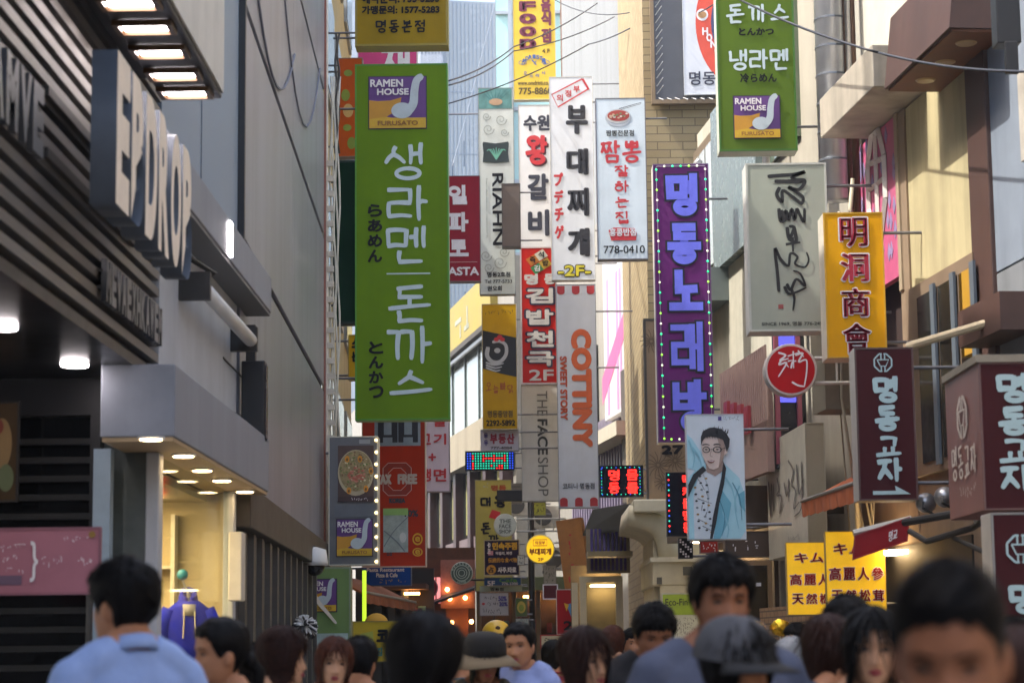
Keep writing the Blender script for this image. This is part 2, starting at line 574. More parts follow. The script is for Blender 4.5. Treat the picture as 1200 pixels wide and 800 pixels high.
    def block(s, ch, box, mat, wt, lift=2, grow=0.0, name='lettering'):
        """one syllable in square-ended block strokes"""
        u0, v0, u1, v1 = box
        W, H = u1 - u0, v1 - v0
        for st in syllable(ch):
            pts = [(u0 + wt / 2 + (W - wt) * x, v0 + wt / 2 + (H - wt) * y) for x, y in st]
            if len(st) > 8:
                s.stroke(pts, wt + grow * 2, wt + grow * 2, mat, lift, name, cap=False)
                continue
            for a, b in zip(pts[:-1], pts[1:]):
                a, b = np.array(a), np.array(b)
                d = b - a
                d = d / (np.linalg.norm(d) + 1e-9)
                h = wt / 2 + grow
                nn = np.array((-d[1], d[0])) * h
                a, b = a - d * h, b + d * h
                s.poly([a + nn, b + nn, b - nn, a - nn], mat, lift, name)
    def scrib(s, u0, v0, u1, v1, mat, rows=1, n=10, lift=1, seed=1, wt=0.8):
        """rows of small print too fine to read"""
        rnd = random.Random(seed)
        rh = (v1 - v0) / rows
        cw = (u1 - u0) / n
        for r in range(rows):
            for k in range(n):
                if rnd.random() < 0.14: continue
                x, y = u0 + k * cw, v0 + r * rh
                for q in range(3):
                    a = (x + rnd.uniform(0.05, 0.75) * cw, y + rnd.uniform(0.05, 0.75) * rh)
                    b = (a[0] + rnd.uniform(-0.1, 0.6) * cw, a[1]) if rnd.random() < 0.5 else (a[0], a[1] + rnd.uniform(0.2, 0.6) * rh * 0.8)
                    s.stroke([a, b], wt, wt, mat, lift, smooth=False, cap=False)
    def done(s):
        for (name, _), (mb, mat) in s.lay.items():
            mb.build(name, mat, s.root, recalc=False)
        s.lay = {}
        return s
# ------------------------------------------------------------------ the setting
gm = M('asphalt', '5a5a5c', 0.9, var=0.25, scale=3.0, bump=0.4)
struct('ground', MB().box(-300, 300, -60, 500, -0.4, 0.0), gm)
struct('street_paving', MB().box(-2.15, 2.6, -8, 60, -0.02, 0.006), M('paving', '8a8780', 0.8, var=0.2, scale=4, bump=0.3))

WHITE = M('white_paint', 'd8d8d6', 0.5, var=0.06, streak=0.1)
GREYW = M('grey_wall_paint', 'b2b6bc', 0.6, var=0.08, streak=0.12)
BLUEW = M('blue_grey_panel', '8796a6', 0.5, var=0.06, scale=1.5)
BLACK = M('black_metal', '141416', 0.4, var=0.2)
DARKG = M('dark_glass', '0b0d0e', 0.10, var=0.3)
STEEL = M('brushed_steel', 'a8a8aa', 0.35, 0.8, var=0.12)
DSTEEL = M('dark_steel', '3a3836', 0.5, 0.3, var=0.2, streak=0.2)
LAMPW = M('lamp_white', 'ffffff', 0.5, emit='fff2f4', es=9.0)
LAMPY = M('lamp_warm', 'fff0d8', 0.5, emit='ffd9a0', es=8.0)
CREAM = M('cream_render', 'b3a780', 0.85, var=0.16, scale=1.6, streak=0.38, bump=0.15)
BROWN = M('brown_cladding', '4a332c', 0.55, var=0.18, streak=0.2)
MAROON = M('maroon_metal', '3d2426', 0.45, var=0.12, streak=0.1)
WOODO = M('orange_wood', 'b0763a', 0.5, var=0.22, scale=3, streak=0.2)

# ---- dark slatted shop, nearest on the left
A = Fac('dark_shop', 'dark shop front clad in grey horizontal slats over a black glazed recess', 'building', -2.2, 4.0, 0.0)
A.box('wall', M('black_wall', '121213', 0.7, var=0.2), -6, -0.06, 0, 8.62, 3.26, 13)
MB().box(-6, -0.06, -44, -0.01, 0, 8).build('unseen_wing', M('wing_grey', '77757a', .7, var=.1, streak=.15), A.root)  # unseen street side behind the camera, added to hold back low sky
sl = MB()
for k in range(30):
    z = 3.30 + k * 0.1
    sl.box(-0.06, 0.0, 1.5, 8.64, z, z + 0.052)
sl.build('slat_cladding', M('slat_grey', '77736f', 0.42, 0.35, var=0.15, scale=3), A.root)
A.box('recess_ceiling', M('recess_black', '0e0d0d', 0.35, var=0.3), -5, -0.02, 2, 8.55, 3.2, 3.26)
A.box('fascia_beam', BLACK, -5, 0.02, 8.52, 8.64, 2.98, 3.255)
gb = A.box('glazed_back_wall', DARKG, -5, -0.32, 8.6, 8.64, 0.0, 2.975)
lv = MB()
for k in range(22):
    lv.box(-1.0, -0.34, 8.53, 8.59, 0.5 + k * 0.11, 0.5 + k * 0.11 + 0.035)
lv.build('louvre', M('louvre_dark', '121211', 0.6, 0.0, var=0.3), A.root)
A.box('window_post', BLACK, -0.37, -0.31, 8.5, 8.6, 0, 2.98)
A.box('door_frame', M('door_dark', '1c1a17', 0.4), -1.9, -1.82, 8.5, 8.59, 0, 2.9)
A.box('window_pane', M('clear_pane', '59605f', 0.06, var=0.2, coat=0.6), -0.31, 0.0, 8.62, 8.65, 0.0, 2.98)
pst = Sign('shop_poster', 'faded brown picture hung in the dark shop recess at the left edge', 'poster', (-14, 470, 22, 588), 12.3, 0.03, face='4a3a26', case='2a2622')
pst.oval(2, 520, 12, 30, M('pic_tan', '8a7048', 0.6), 1); pst.oval(8, 560, 9, 16, M('pic_olive', '5f6a4a', 0.6), 2); pst.oval(-4, 500, 8, 10, M('pic_red', '7a3426', 0.6), 2)
pst.done()
for (u, v, sx) in ((20, 383, .16), (103, 427, .15), (-60, 350, .18)):  # the middle one is a glass reflection put in as a glowing disc
    d = ray(u, v); t = (3.19 - CAMZ) / d.z; p = CP + d * t
    MB().prism([(p.x - sx / 2 + sx * 0.5 + sx * 0.5 * math.cos(a) - sx / 2 * 0 - sx * 0.5, p.y - 4.0 + 0.10 * math.sin(a)) for a in np.linspace(0, 2 * math.pi, 20, endpoint=False)], 'z', 3.182, 3.197).build('downlight', LAMPW, None)
    o = bpy.context.scene.objects[-1]
for o in [o for o in bpy.data.objects if o.name.startswith('downlight')]:
    o.parent = A.root
    for vtx in o.data.vertices:
        vtx.co.x += 2.2

pink = Sign('notice_board', 'dusty pink notice board with a white bracket in front of the dark recess', 'sign', (-70, 618, 118, 697), 11.2, 0.03, face='a8707c', case='8a5a66')
wq = M('print_white', 'e4dfe0', 0.5)
pink.text('}', (36, 634, 45, 682), wq, 0.5)
for i, y in enumerate((637, 650, 664)):
    pink.scrib(-60, y, 30, y + 8, wq, 1, 12, 2, i)
pink.scrib(48, 652, 112, 664, wq, 1, 9, 2, 9)
pink.scrib(74, 629, 104, 635, wq, 1, 9, 2, 11)
pink.oval(108, 627, 4, 4, M('dull_gold', '8a6a2a', 0.5), 2)
pink.rect(-60, 674, 26, 685, M('mauve', '6b5468', 0.6), 1)
b = MB()
for x in (-0.38, 0.36):
    b.tube([(x, 0.03, 0), (x, 0.03, -pink.loc.z + 0.02)], 0.018, 8)
    b.box(x - 0.05, x + 0.05, -0.12, 0.18, -pink.loc.z + 0.006, -pink.loc.z + 0.03)
b.build('stand', DSTEEL, pink.root)
pink.done()

# ---- lit canopy box over the letters
cb = thing('canopy_sign', 'projecting box sign with four white lamps set in its dark underside', 'sign', (-2.2, 8.0, 4.75))
MB().box(0.12, 0.46, 0, 4.0, 0.0, 1.3).build('case', M('canopy_dark', '33353a', 0.35, 0.4, var=0.2), cb, bevel=0.01)
MB().box(0.462, 0.475, 0.02, 3.98, 0.03, 1.28).build('panel', M('panel_cream', 'd4d0c6', 0.5, var=0.1, streak=0.15), cb)
q = MB()
for k in range(4):
    q.box(0.477, 0.481, 2.5 + k * 0.1, 2.5 + k * 0.1 + 0.05, 0.3 + 0.06 * (k % 2), 0.95 - .05 * k)
    q.box(0.477, 0.481, 2.46 + k * 0.1, 2.5 + k * 0.1 + 0.06, 0.5 + .1 * (k % 2), 0.54 + .1 * (k % 2))
q.build('lettering', M('sign_red', 'a8242c', 0.5), cb)
MB().box(0.0, 0.12, 0.1, 3.9, 0.1, 0.2).build('bracket', DSTEEL, cb)
for yy in (2.15, 2.57, 3.02, 3.47, 3.86):
    f = MB()
    for a0, a1, b0, b1 in ((0.13, 0.16, -0.1, 0.1), (0.40, 0.43, -0.1, 0.1), (0.16, 0.40, -0.1, -0.075), (0.16, 0.40, 0.075, 0.1)):
        f.box(a0, a1, yy - 0.06 + b0, yy - 0.06 + b1, -0.03, -0.002)
    fo = f.build('lamp_frame', M('lamp_bronze', '5a4128', 0.35, 0.5, var=0.2), cb)
    MB().box(0.17, 0.39, yy - 0.13, yy + 0.005, -0.012, -0.002).build('lamp', LAMPW, fo)

# ---- channel letters on the slats
def letters3d(name, label, text, y0, y1, z0, z1, x0, x1, mats, posts=True):
    """free-standing block letters along the left facade, read from the street"""
    root = thing(name, label, 'sign', (-2.2, y0, z0))
    chars = [c for c in text if c != ' ']
    n = len(text)
    st = (y1 - y0) / n
    for i, ch in enumerate(text):
        if ch == ' ': continue
        c = bpy.data.curves.new('letter', 'FONT')
        c.body = ch
        c.extrude = 0.5
        c.offset = 0.05
        o = bpy.data.objects.new('letter', c)
        COL.objects.link(o)
        me = bpy.data.meshes.new_from_object(o.evaluated_get(bpy.context.evaluated_depsgraph_get()))
        bpy.data.objects.remove(o)
        v = np.array([p.co[:] for p in me.vertices])
        lo, hi = v.min(0), v.max(0)
        v = (v - lo) / (hi - lo)
        for p, k in zip(me.vertices, v):
            p.co = (x0 + (x1 - x0) * k[2], i * st + st * 0.06 + st * 0.86 * k[0], (z1 - z0) * k[1])
        me.materials.clear()
        me.materials.append(mats[0])
        me.materials.append(mats[1])
        for f in me.polygons:
            f.material_index = 1 if f.normal.x > 0.9 or f.center.x > x1 - 0.002 else 0
        lo_ = bpy.data.objects.new('letter', me)
        COL.objects.link(lo_)
        lo_.parent = root
    MB().box(0.0, 0.03, 0, y1 - y0, (z1 - z0) * .3, (z1 - z0) * .36).box(0.0, 0.03, 0, y1 - y0, (z1 - z0) * .7, (z1 - z0) * .76).build('rail', DSTEEL, root)
    return root
letters3d('channel_letters', 'row of large pale block letters with slate sides standing off the slats', 'EBDROB', 9.5, 11.75, 3.62, 4.34, 0.22, 0.34,
          (M('letter_side', '5d6570', 0.5, var=.15), M('letter_face', 'efe0cc', 0.4)))
letters3d('small_letters', 'row of small dull metal letters low on the slats beside the white shop', 'MEVAEXHKAWEM', 10.8, 12.5, 3.38, 3.6, 0.02, 0.05,
          (M('letter_dull', '5a5c60', 0.4, 0.5), M('letter_dull_face', '7a7d80', 0.4, 0.5)))
letters3d('upper_letters', 'small grey letters on the slats at the left edge of the picture', 'EKAMVE', 7.9, 9.35, 3.78, 4.1, 0.02, 0.05,
          (M('letter_dull', '5a5c60', 0.4, 0.5), M('letter_dull_face', '7a7d80', 0.4, 0.5)))

# ---- white canopied clothes shop
B = Fac('white_shop', 'white clothes shop with a lit lower canopy and blue grey upper wall', 'building', -2.2, 12.66, 0.0)
B.box('upper_wall', BLUEW, -6, 0, 0, 3.42, 4.5, 13)
MB().box(0.001, 0.006, 1.55, 1.565, 4.6, 12.9).build('joint', M('joint_dark', '5b6876', 0.6), B.root)
B.box('wall', GREYW, -0.5, 0, 0, 3.42, 3.2, 4.2)
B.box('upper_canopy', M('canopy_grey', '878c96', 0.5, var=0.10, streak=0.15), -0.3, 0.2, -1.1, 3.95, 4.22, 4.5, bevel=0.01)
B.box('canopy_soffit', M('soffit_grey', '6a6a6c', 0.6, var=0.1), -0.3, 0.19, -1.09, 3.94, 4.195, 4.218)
rl = MB().tube([(0.15, 0.75, 3.88), (0.15, 3.1, 3.88)], 0.05, 12)
rl.build('awning_roller', WHITE, B.root, smooth=True)
for y in (0.72, 3.1):
    B.box('awning_bracket', DSTEEL, 0.0, 0.2, y - 0.03, y + 0.03, 3.8, 3.98)
MB().tube([(0.02, 0.7, 4.1), (0.2, 0.9, 4.0), (0.1, 0.75, 3.9)], 0.02, 6).build('awning_crank', DSTEEL, B.root)
B.box('lower_canopy', M('canopy_grey', '9ea4ae', 0.5), -0.2, 0.22, -0.72, 3.66, 2.79, 3.2, bevel=0.008)
B.box('canopy_soffit', M('soffit_cream', 'b59c78', 0.5), -0.19, 0.21, -0.71, 3.65, 2.765, 2.788)
for (u, v) in ((177, 513), (215, 533), (237, 550), (260, 562), (287, 575)):
    d = ray(u, v); t = (2.76 - CAMZ) / d.z; p = CP + d * t
    x, y = p.x + 2.2, p.y - 12.66
    MB().lathe([(0.06, 2.748), (0.06, 2.763)], 18, (x, y, 0)).build('downlight', LAMPY, B.root)
    MB().lathe([(0.075, 2.752), (0.075, 2.7645)], 18, (x, y, 0)).build('downlight_rim', WHITE, B.root)
MB().box(0.202, 0.215, 1.5, 1.62, 4.24, 4.47).build('reflection_glow', LAMPW, B.root)  # glowing box put in for a bright reflection on the canopy edge
co = MB().box(-0.06, 0.02, -0.05, 0.1, 0, 2.765)
co.build('column', GREYW, B.root, bevel=0.01)
B.box('column', GREYW, -0.06, 0.02, 3.18, 3.32, 0, 2.765, bevel=0.01)
B.box('post', M('pale_blue_post', '8fa3b4', 0.4), -0.32, -0.22, -0.3, -0.2, 0, 2.765)
B.box('interior_wall', M('interior_cream', 'b9a982', 0.7, var=0.08), -4, -0.02, 3.36, 3.42, 0, 2.765)
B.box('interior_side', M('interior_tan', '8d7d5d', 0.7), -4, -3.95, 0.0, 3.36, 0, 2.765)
B.box('interior_ceiling', M('interior_cream', 'b9a982', 0.7), -3.95, -0.21, 0.0, 3.36, 2.70, 2.76)
for x in (-0.7, -1.7, -2.8):
    B.box('ceiling_lamp', M('lamp_shop', 'fff0d8', .5, emit='ffdca8', es=8.0), x - 0.2, x + 0.2, 0.5, 2.9, 2.67, 2.695)
sh = MB()
for z in (0.7, 1.25, 1.8, 2.2):
    sh.box(-0.8, -0.45, 3.2, 3.35, z, z + 0.02)
sh.box(-0.45, -0.42, 3.2, 3.35, 0, 2.6).box(-0.84, -0.8, 3.2, 3.35, 0, 2.6)
sh.build('shelf', M('shelf_white', 'd8cfb8', 0.5), B.root)
glass = bpy.data.materials.new('shop_glass')
glass.use_nodes = True
t_ = glass.node_tree
for n in list(t_.nodes):
    if n.type != 'OUTPUT_MATERIAL': t_.nodes.remove(n)
gt, gg, mx = t_.nodes.new('ShaderNodeBsdfTransparent'), t_.nodes.new('ShaderNodeBsdfGlossy'), t_.nodes.new('ShaderNodeMixShader')
gt.inputs[0].default_value = (0.86, 0.9, 0.88, 1)
gg.inputs['Roughness'].default_value = 0.03
fr_ = t_.nodes.new('ShaderNodeFresnel')
fr_.inputs[0].default_value = 1.25
fm_ = t_.nodes.new('ShaderNodeMath'); fm_.operation = 'MULTIPLY'; fm_.inputs[1].default_value = 0.22
t_.links.new(fr_.outputs[0], fm_.inputs[0]); t_.links.new(fm_.outputs[0], mx.inputs[0]); t_.links.new(gt.outputs[0], mx.inputs[1]); t_.links.new(gg.outputs[0], mx.inputs[2])
t_.links.new(mx.outputs[0], [n for n in t_.nodes if n.type == 'OUTPUT_MATERIAL'][0].inputs[0])
B.box('shop_window', glass, -0.03, -0.02, 0.1, 3.18, 0.1, 2.76)
B.box('meter_box', M('box_ivory', 'c9c2b4', 0.5), 0.02, 0.12, 2.9, 3.1, 1.95, 2.45, bevel=0.01)
bx = thing('box_sign', 'black slim box sign on thin stays at the end of the white canopy', 'sign', (-2.18, 16.05, 3.15))
MB().box(0.02, 0.2, 0.0, 0.16, 0.0, 0.62).build('case', BLACK, bx, bevel=0.01)
MB().box(0.202, 0.208, 0.02, 0.14, 0.03, 0.59).build('panel', M('violet_dark', '2c2836', 0.25), bx)
MB().tube([(0.02, .08, .2), (-0.3 + .28, -.5, .2)], .008, 6).tube([(0.02, .08, .5), (-.02, -.7, .55)], .008, 6).box(0.05, 0.12, 0.03, 0.12, 0.62, 0.9).build('stay', DSTEEL, bx)

# ---- metal panel building
D = Fac('panel_building', 'building faced with large grey metal panels and black joints', 'building', -2.2, 16.12, -0.03)
PAN = M('metal_panel', 'a0a2ae', 0.34, 0.25, var=0.12, scale=0.9, streak=0.2)
PAN2 = M('metal_panel_low', '9698a4', 0.34, 0.25, var=0.14, scale=0.8, streak=0.25)
D.box('core', M('core_dark', '2a2627', 0.7), -6, -0.02, 0.02, 9.9, 0, 12.8)
for k, (z0, z1) in enumerate(((2.86, 4.72), (4.80, 6.62), (6.70, 8.45), (8.53, 10.4), (10.5, 12.75))):
    D.box('panel', PAN if k else PAN2, -0.02, 0.015, 0.03, 5.0, z0, z1, bevel=0.006)
    D.box('panel', PAN if k else PAN2, -0.02, 0.015, 5.01, 9.88, z0, z1, bevel=0.006)
D.box('edge_trim', BLACK, -0.05, 0.05, -0.06, 0.02, 4.6, 12.7)
D.box('corner_pipe', M('copper_pipe', '8c5a4c', 0.4, 0.4), 0.016, 0.04, 9.84, 9.9, 2.6, 12.7)
D.box('lower_fascia', M('fascia_brown', '4c4640', 0.5, 0.2, streak=0.2), -0.02, 0.10, 0.1, 9.7, 2.52, 2.84, bevel=0.01)
rb = MB()
for k in range(26):
    rb.box(-0.02, 0.03 + 0.03 * (k % 2), 0.4 + k * 0.36, 0.4 + k * 0.36 + 0.16, 0, 2.5)
rb.build('ribbed_shutter', M('shutter_grey', '4f4c49', 0.5, 0.3, var=0.2), D.root)
cbm = MB()
def sag(a, b, s, n=12):
    a, b = Vector(a), Vector(b)
    return [a.lerp(b, t) - Vector((0, 0, s * 4 * t * (1 - t))) for t in np.linspace(0, 1, n)]
cbm.tube(sag((0.03, 0.4, 7.4), (0.03, 5.0, 7.6), 0.8), 0.012, 6).tube(sag((0.03, 3.0, 8.4), (0.03, 8.8, 8.5), 1.3), 0.01, 6)
cbm.build('cable', M('cable_grey', '6d7180', 0.5), D.root)

# cctv camera under the fascia
cc = thing('security_camera', 'white dome security camera hanging below the dark fascia', 'camera', tuple(at(369, 668, 23.0)))
MB().lathe([(0.02, 0.25), (0.12, 0.22), (0.14, 0.1), (0.14, 0.05)], 18).build('housing', WHITE, cc, smooth=True)
MB().ball((0, 0, 0.05), 0.11).build('dome', DARKG, cc, smooth=True)
MB().tube([(0, 0, 0.24), (-0.5, 0.02, 0.27)], 0.025, 8).build('arm', DSTEEL, cc)

# ---- cream building further on the left
E_ = Fac('cream_building', 'sunlit cream building beyond the metal panels on the left', 'building', -2.75, 26.1, -0.04)
E_.box('wall', M('cream_yellow', 'b5a478', 0.8, var=0.12, streak=0.2), -6, 0, 0, 14, 0, 13)
for i in range(4):
    for j in range(4):
        wn = E_.box('window', M('alu_frame', '8c8c88', 0.4, 0.5), 0.0, 0.05, 1 + i * 3.3, 3.2 + i * 3.3, 4 + j * 2.9, 5.7 + j * 2.9)
        E_.box('pane', DARKG, 0.05, 0.06, 1.08 + i * 3.3, 3.12 + i * 3.3, 4.08 + j * 2.9, 5.62 + j * 2.9, parent=wn)
MB().prism([(-9, 13.6), (-0.3, 13.6), (-7.0, 48), (-14, 48)], 'z', 0, 13.6).build('unseen_shade_mass', M('cream_yellow', 'b5a478'), E_.root)  # unseen mass around the bend, added to shade the banner building
E_.box('ledge', M('ledge_grey', '9a948a', 0.7), 0, 0.35, 0.5, 13.5, 3.4, 3.7)
# cable bundle and ladder rail at the corner
for i, (u, v0, v1, Y, r, cc_, lb) in enumerate(((383, -10, 640, 26.0, 0.018, 'd6d0c4', 'pale conduit running up the corner of the panelled building'),
                                     (388, 90, 520, 26.05, 0.03, 'c9c6bd', 'thick bundle of white cables beside the green sign'),
                                     (394, 40, 180, 26.1, 0.014, '46423e', 'black cable looped at the top of the white bundle'))):
    m = MB()
    ns = (1, 5, 2)[i]
    for k in range(ns):
        pts = [at(u + k * 2.2 + (1.6 * math.sin(q * 1.3 + k * 2) if i else 0), v0 + (v1 - v0) * q / 14, Y + 0.02 * k) for q in range(15)]
        m.tube(pts, r if ns == 1 else 0.013, 6)
    tag(m.build('cable', M('cable_' + cc_, cc_, 0.5, var=0.2), smooth=True), lb, 'cable')
ld = MB()
a0, a1 = at(386, 190, 25.98), at(389, 640, 25.98)
for k in range(26):
    p = a0.lerp(a1, k / 25)
    ld.box(p.x - 0.045, p.x + 0.045, p.y, p.y + 0.05, p.z - 0.05, p.z + 0.02)
ld.tube([a0 + Vector((-.03, .03, 0)), a1 + Vector((-.03, .03, 0))], .012, 6)
tag(ld.build('cable_tray', M('tray_white', 'c4bdb0', 0.5, var=0.2)), 'white toothed cable tray climbing beside the big green sign', 'cable tray')

# ---- towers at the far end
T1 = Fac('glass_tower', 'tall pale blue tower with fine vertical mullions at the street end', 'building', -4.2, 118, -0.2)
T1m = M('tower_blue', 'd2d4d2', 0.25, 0.1, var=0.05, scale=0.3)
MB().box(-0.9, 4.1, 0, 14, 0, 38.2).build('wall', T1m, T1.root)
mm = MB()
for k in range(22):
    mm.box(-0.85 + k * 0.226, -0.81 + k * 0.226, -0.08, 0.0, 3, 38.1)
for k in range(9):
    mm.box(-0.9, 4.1, -0.05, 0.0, 4 + k * 3.6, 4.05 + k * 3.6)
mm.build('mullion', M('mullion_blue', 'aeb8c2', 0.3, 0.3), T1.root)
dk = MB()
rnd = random.Random(3)
for k in range(26):
    x = -0.8 + rnd.randint(0, 20) * 0.226
    z = 5 + rnd.random() * 26
    dk.box(x + 0.05, x + 0.12, -0.02, -0.001, z, z + rnd.uniform(0.8, 1.8))
dk.build('window', M('window_slit', '6f8296', 0.1), T1.root)
T2 = Fac('slate_tower', 'blue grey slab tower left of the pale tower', 'building', -10.5, 112, 0.0)
MB().box(0, 6.2, 0, 10, 0, 46).build('wall', M('slate_blue', '98a2ae', 0.3, var=0.08, scale=0.5), T2.root)
m2 = MB()
for k in range(7):
    m2.box(5.0 + k * 0.18, 5.04 + k * 0.18, -0.12, 0, 0, 46)
for k in range(15):
    m2.box(4.8, 6.22, -0.06, 0.0, 2 + k * 2.8, 2.5 + k * 2.8)
m2.build('rib', M('slate_light', 'b4bac4', 0.3), T2.root)
T3 = Fac('teal_glass_building', 'pale teal glass building with grey piers and a rusty downpipe', 'building', -0.9, 72, 0.0)
T3.box('wall', M('teal_glass', 'a6cfcb', 0.12, 0.0, var=0.08, scale=0.6, coat=0.5), 0, 8, 0, 10, 0, 30)
pm = MB()
for u, wd in ((596, 0.14), (660, 0.55), (706, .1)):
    p = at(u, 100, 71.8)
    pm.box(p.x + 0.9, p.x + 0.9 + wd, -0.25, 0.0, 0, 30)
for v in (17, 130, 215, 300):
    p = at(640, v, 72)
    pm.box(0, 8, -0.12, 0, p.z, p.z + 0.12)
pm.build('pier', M('pier_grey', 'a2acb6', 0.5, var=0.1), T3.root)
for u, wd, c, nm in ((661, 0.2, '6a4a38', 'downpipe'), (703, 0.28, '4a3434', 'downpipe')):
    p = at(u, 100, 71.4)
    MB().tube([(p.x + 0.9, -0.55, 0), (p.x + 0.9, -0.55, 30)], wd / 2, 10).build(nm, M('rust_' + c, c, 0.7, var=0.3, streak=0.3), T3.root)
pnl = at(730, 60, 71.5)
MB().box(pnl.x + 0.4, pnl.x + 1.6, -0.5, 0, pnl.z - 2.0, pnl.z + 0.8).build('stained_panel', M('stained_teal', 'a8b8a0', 0.6, var=0.15, streak=0.45), T3.root)
MB().box(pnl.x + 0.5, pnl.x + 1.5, -0.9, -0.5, pnl.z + 0.8, pnl.z + 1.5).build('rusty_bracket', M('rust_red', '8a4a38', 0.8, var=0.3, streak=0.3), T3.root)

# ---- building that closes the bend, with the yellow banner
G = Fac('banner_building', 'glass fronted building with a long yellow banner on the street bend', 'building', -0.3, 58, -0.196)
G.box('wall', M('grey_render', '84827c', 0.7, var=0.12, streak=0.15), 0, 5, 0, 46, 0, 12.3)
G.box('yellow_banner', M('banner_yellow', '90802c', 0.5, var=0.12, scale=1.5), -0.22, 0, 2.5, 30, 10.8, 12.32)
lt = MB()
for k in range(3):
    y = 6.2 + 4.2 * k
    lt.box(-0.23, -0.221, y, y + 0.9, 11.2, 11.35).box(-0.23, -0.221, y + 0.2, y + 0.4, 11.2, 11.9).box(-0.23, -0.221, y + 1.4, y + 2.6, 11.6, 11.75).box(-0.23, -0.221, y + 1.5, y + 1.7, 11.1, 11.5)
lt.build('lettering', M('banner_grey', '8d9080', 0.5), G.root)
G.box('soffit', M('soffit_dark', '3b3630', 0.6), -0.4, 0, 0, 20, 10.62, 10.78)
gw = G.box('window', M('street_glass', '7f8c88', 0.08, var=0.25, scale=1.2, coat=0.6), -0.06, 0, 0.3, 19, 8.1, 10.6)
wm = MB()
for k in range(8):
    wm.box(-0.1, -0.061, 0.3 + k * 2.5, 0.4 + k * 2.5, 8.1, 10.6)
wm.build('mullion', M('mullion_dark', '4c5456', 0.4, 0.4), gw)
G.box('handrail', STEEL, -0.3, -0.22, 0, 19, 10.45, 10.55)
G.box('string_course', M('course_beige', '948d7c', 0.7, var=0.1, streak=0.2), -0.5, 0, 0, 19, 6.95, 8.05)
for k in range(7):
    G.box('column', MAROON, -0.3, 0, 0.4 + k * 2.7, 0.9 + k * 2.7, 3.9, 6.95)
    wn = G.box('window', M('window_deep', '2e3633', 0.1, coat=0.5), -0.05, 0, 0.9 + k * 2.7, 3.1 + k * 2.7, 4.9, 6.9)
    G.box('curtain', M('curtain_olive', '8b8a55', 0.8), -0.07, -0.052, 1.9 + k * 2.7, 2.5 + k * 2.7, 5.0, 6.85, parent=wn)
G.box('spandrel', M('spandrel_mauve', '6e6064', 0.6), -0.2, 0, 0.3, 19, 3.9, 4.85)

# ---- right side of the bend: billboards, grey wall, framed shop picture
H = Fac('billboard_building', 'pale building carrying white billboards where the street bends', 'building', 2.62, 43.5, -0.146)
H.box('wall', M('pale_stone', '8f8d86', 0.75, var=0.1, streak=0.2), 0, 6, 0, 15, 0, 11.5)
bb = H.pbox('billboard', M('bill_white', 'c2c0c4', 0.4, var=0.05), -0.35, -0.05, 706, 305, 735, 478, -0.35)
y0, z0 = H.yz(706, 470, -0.36); y1, z1 = H.yz(735, 395, -0.36)
MB().prism([(y0, z0 - .1), (y1, z1 + 0.2), (y1, z1 + 0.75), (y0, z0 + 0.5)], 'x', -0.358, -0.352).build('picture', M('bill_pink', 'c95f94', 0.5, var=0.15), H.root)
st = MB()
for u in (713, 724, 728):
    y, z = H.yz(u, 400, -0.36)
    st.box(-0.357, -0.351, y, y + 0.22, 6.6, 9.6)
st.build('stripe', M('bill_violet', 'b78ab6', 0.5), H.root)
H.pbox('fascia_sign', M('fascia_pale', 'c3c2b6', 0.6, var=0.1, streak=0.2), -0.5, -0.05, 729, 300, 757, 420, -0.5)
sq = MB()
rnd = random.Random(5)
ya, za = H.yz(733, 400, -0.51); yb, zb = H.yz(752, 330, -0.51)
for k in range(26):
    y = min(ya, yb) + rnd.random() * abs(yb - ya); z = min(za, zb) + rnd.random() * (abs(zb - za) - 0.4)
    sq.box(-0.508, -0.502, y, y + 0.09, z, z + rnd.uniform(0.2, 0.5))
sq.build('lettering', M('faded_brick', '9a7068', 0.6), H.root)
fo = H.pbox('picture_frame', M('frame_brown', '4f4740', 0.5), -0.4, -0.05, 727, 435, 757, 580, -0.4)
H.pbox('picture', M('food_red', '9a5040', 0.4, var=0.5, scale=2.2), -0.42, -0.402, 733, 455, 754, 570, -0.42, parent=fo)
H.pbox('purple_blind', M('blind_violet', '6c6478', 0.5, 0.2, var=0.5, scale=5), -0.2, -0.05, 700, 495, 727, 600, -0.2)
yv_, zv_ = H.yz(702, 500, -0.2)
rb2 = MB()
for k in range(20):
    rb2.box(-0.25, -0.201, 2.5 + k * 0.33, 2.6 + k * 0.33, 3.6, 5.9)
rb2.build('blind_rib', M('rib_violet', '8a7f9c', 0.4, 0.2), H.root)
H.box('canopy', M('canopy_cream', 'b8b2a2', 0.6), -0.7, 0, 0.5, 6, 5.9, 6.2)
H.box('black_gap', BLACK, -0.15, 0.0, 6.3, 7.0, 4.0, 8.6)
tall = Fac('tall_billboard_building', 'tall building with a white lace trimmed billboard of red writing', 'building', 2.64, 43.6, -0.146)
tall.box('wall', M('tall_grey', '7c8082', 0.7, var=0.1, streak=0.2), 0.5, 6, 2.0, 14, 11.5, 22)
bbw = tall.pbox('billboard', M('bill_cream', 'dcd8d4', 0.4, var=0.04), -0.1, 0.1, 736, -60, 768, 118, -0.1)
sq = MB()
rnd = random.Random(8)
ya, za = tall.yz(742, 112, -0.11); yb, zb = tall.yz(762, -40, -0.11)
for k in range(46):
    y = min(ya, yb) + rnd.random() * abs(yb - ya); z = min(za, zb) + rnd.random() * (abs(zb - za) - 0.6)
    sq.tube([(-0.106, y, z), (-0.106, y + rnd.uniform(-.15, .15), z + rnd.uniform(.25, .6))], 0.018, 4)
sq.build('lettering', M('faded_red', 'b4686c', 0.6), bbw)
tall.pbox('billboard_edge', BLACK, -0.14, 0.12, 768, -60, 777, 120, -0.1)

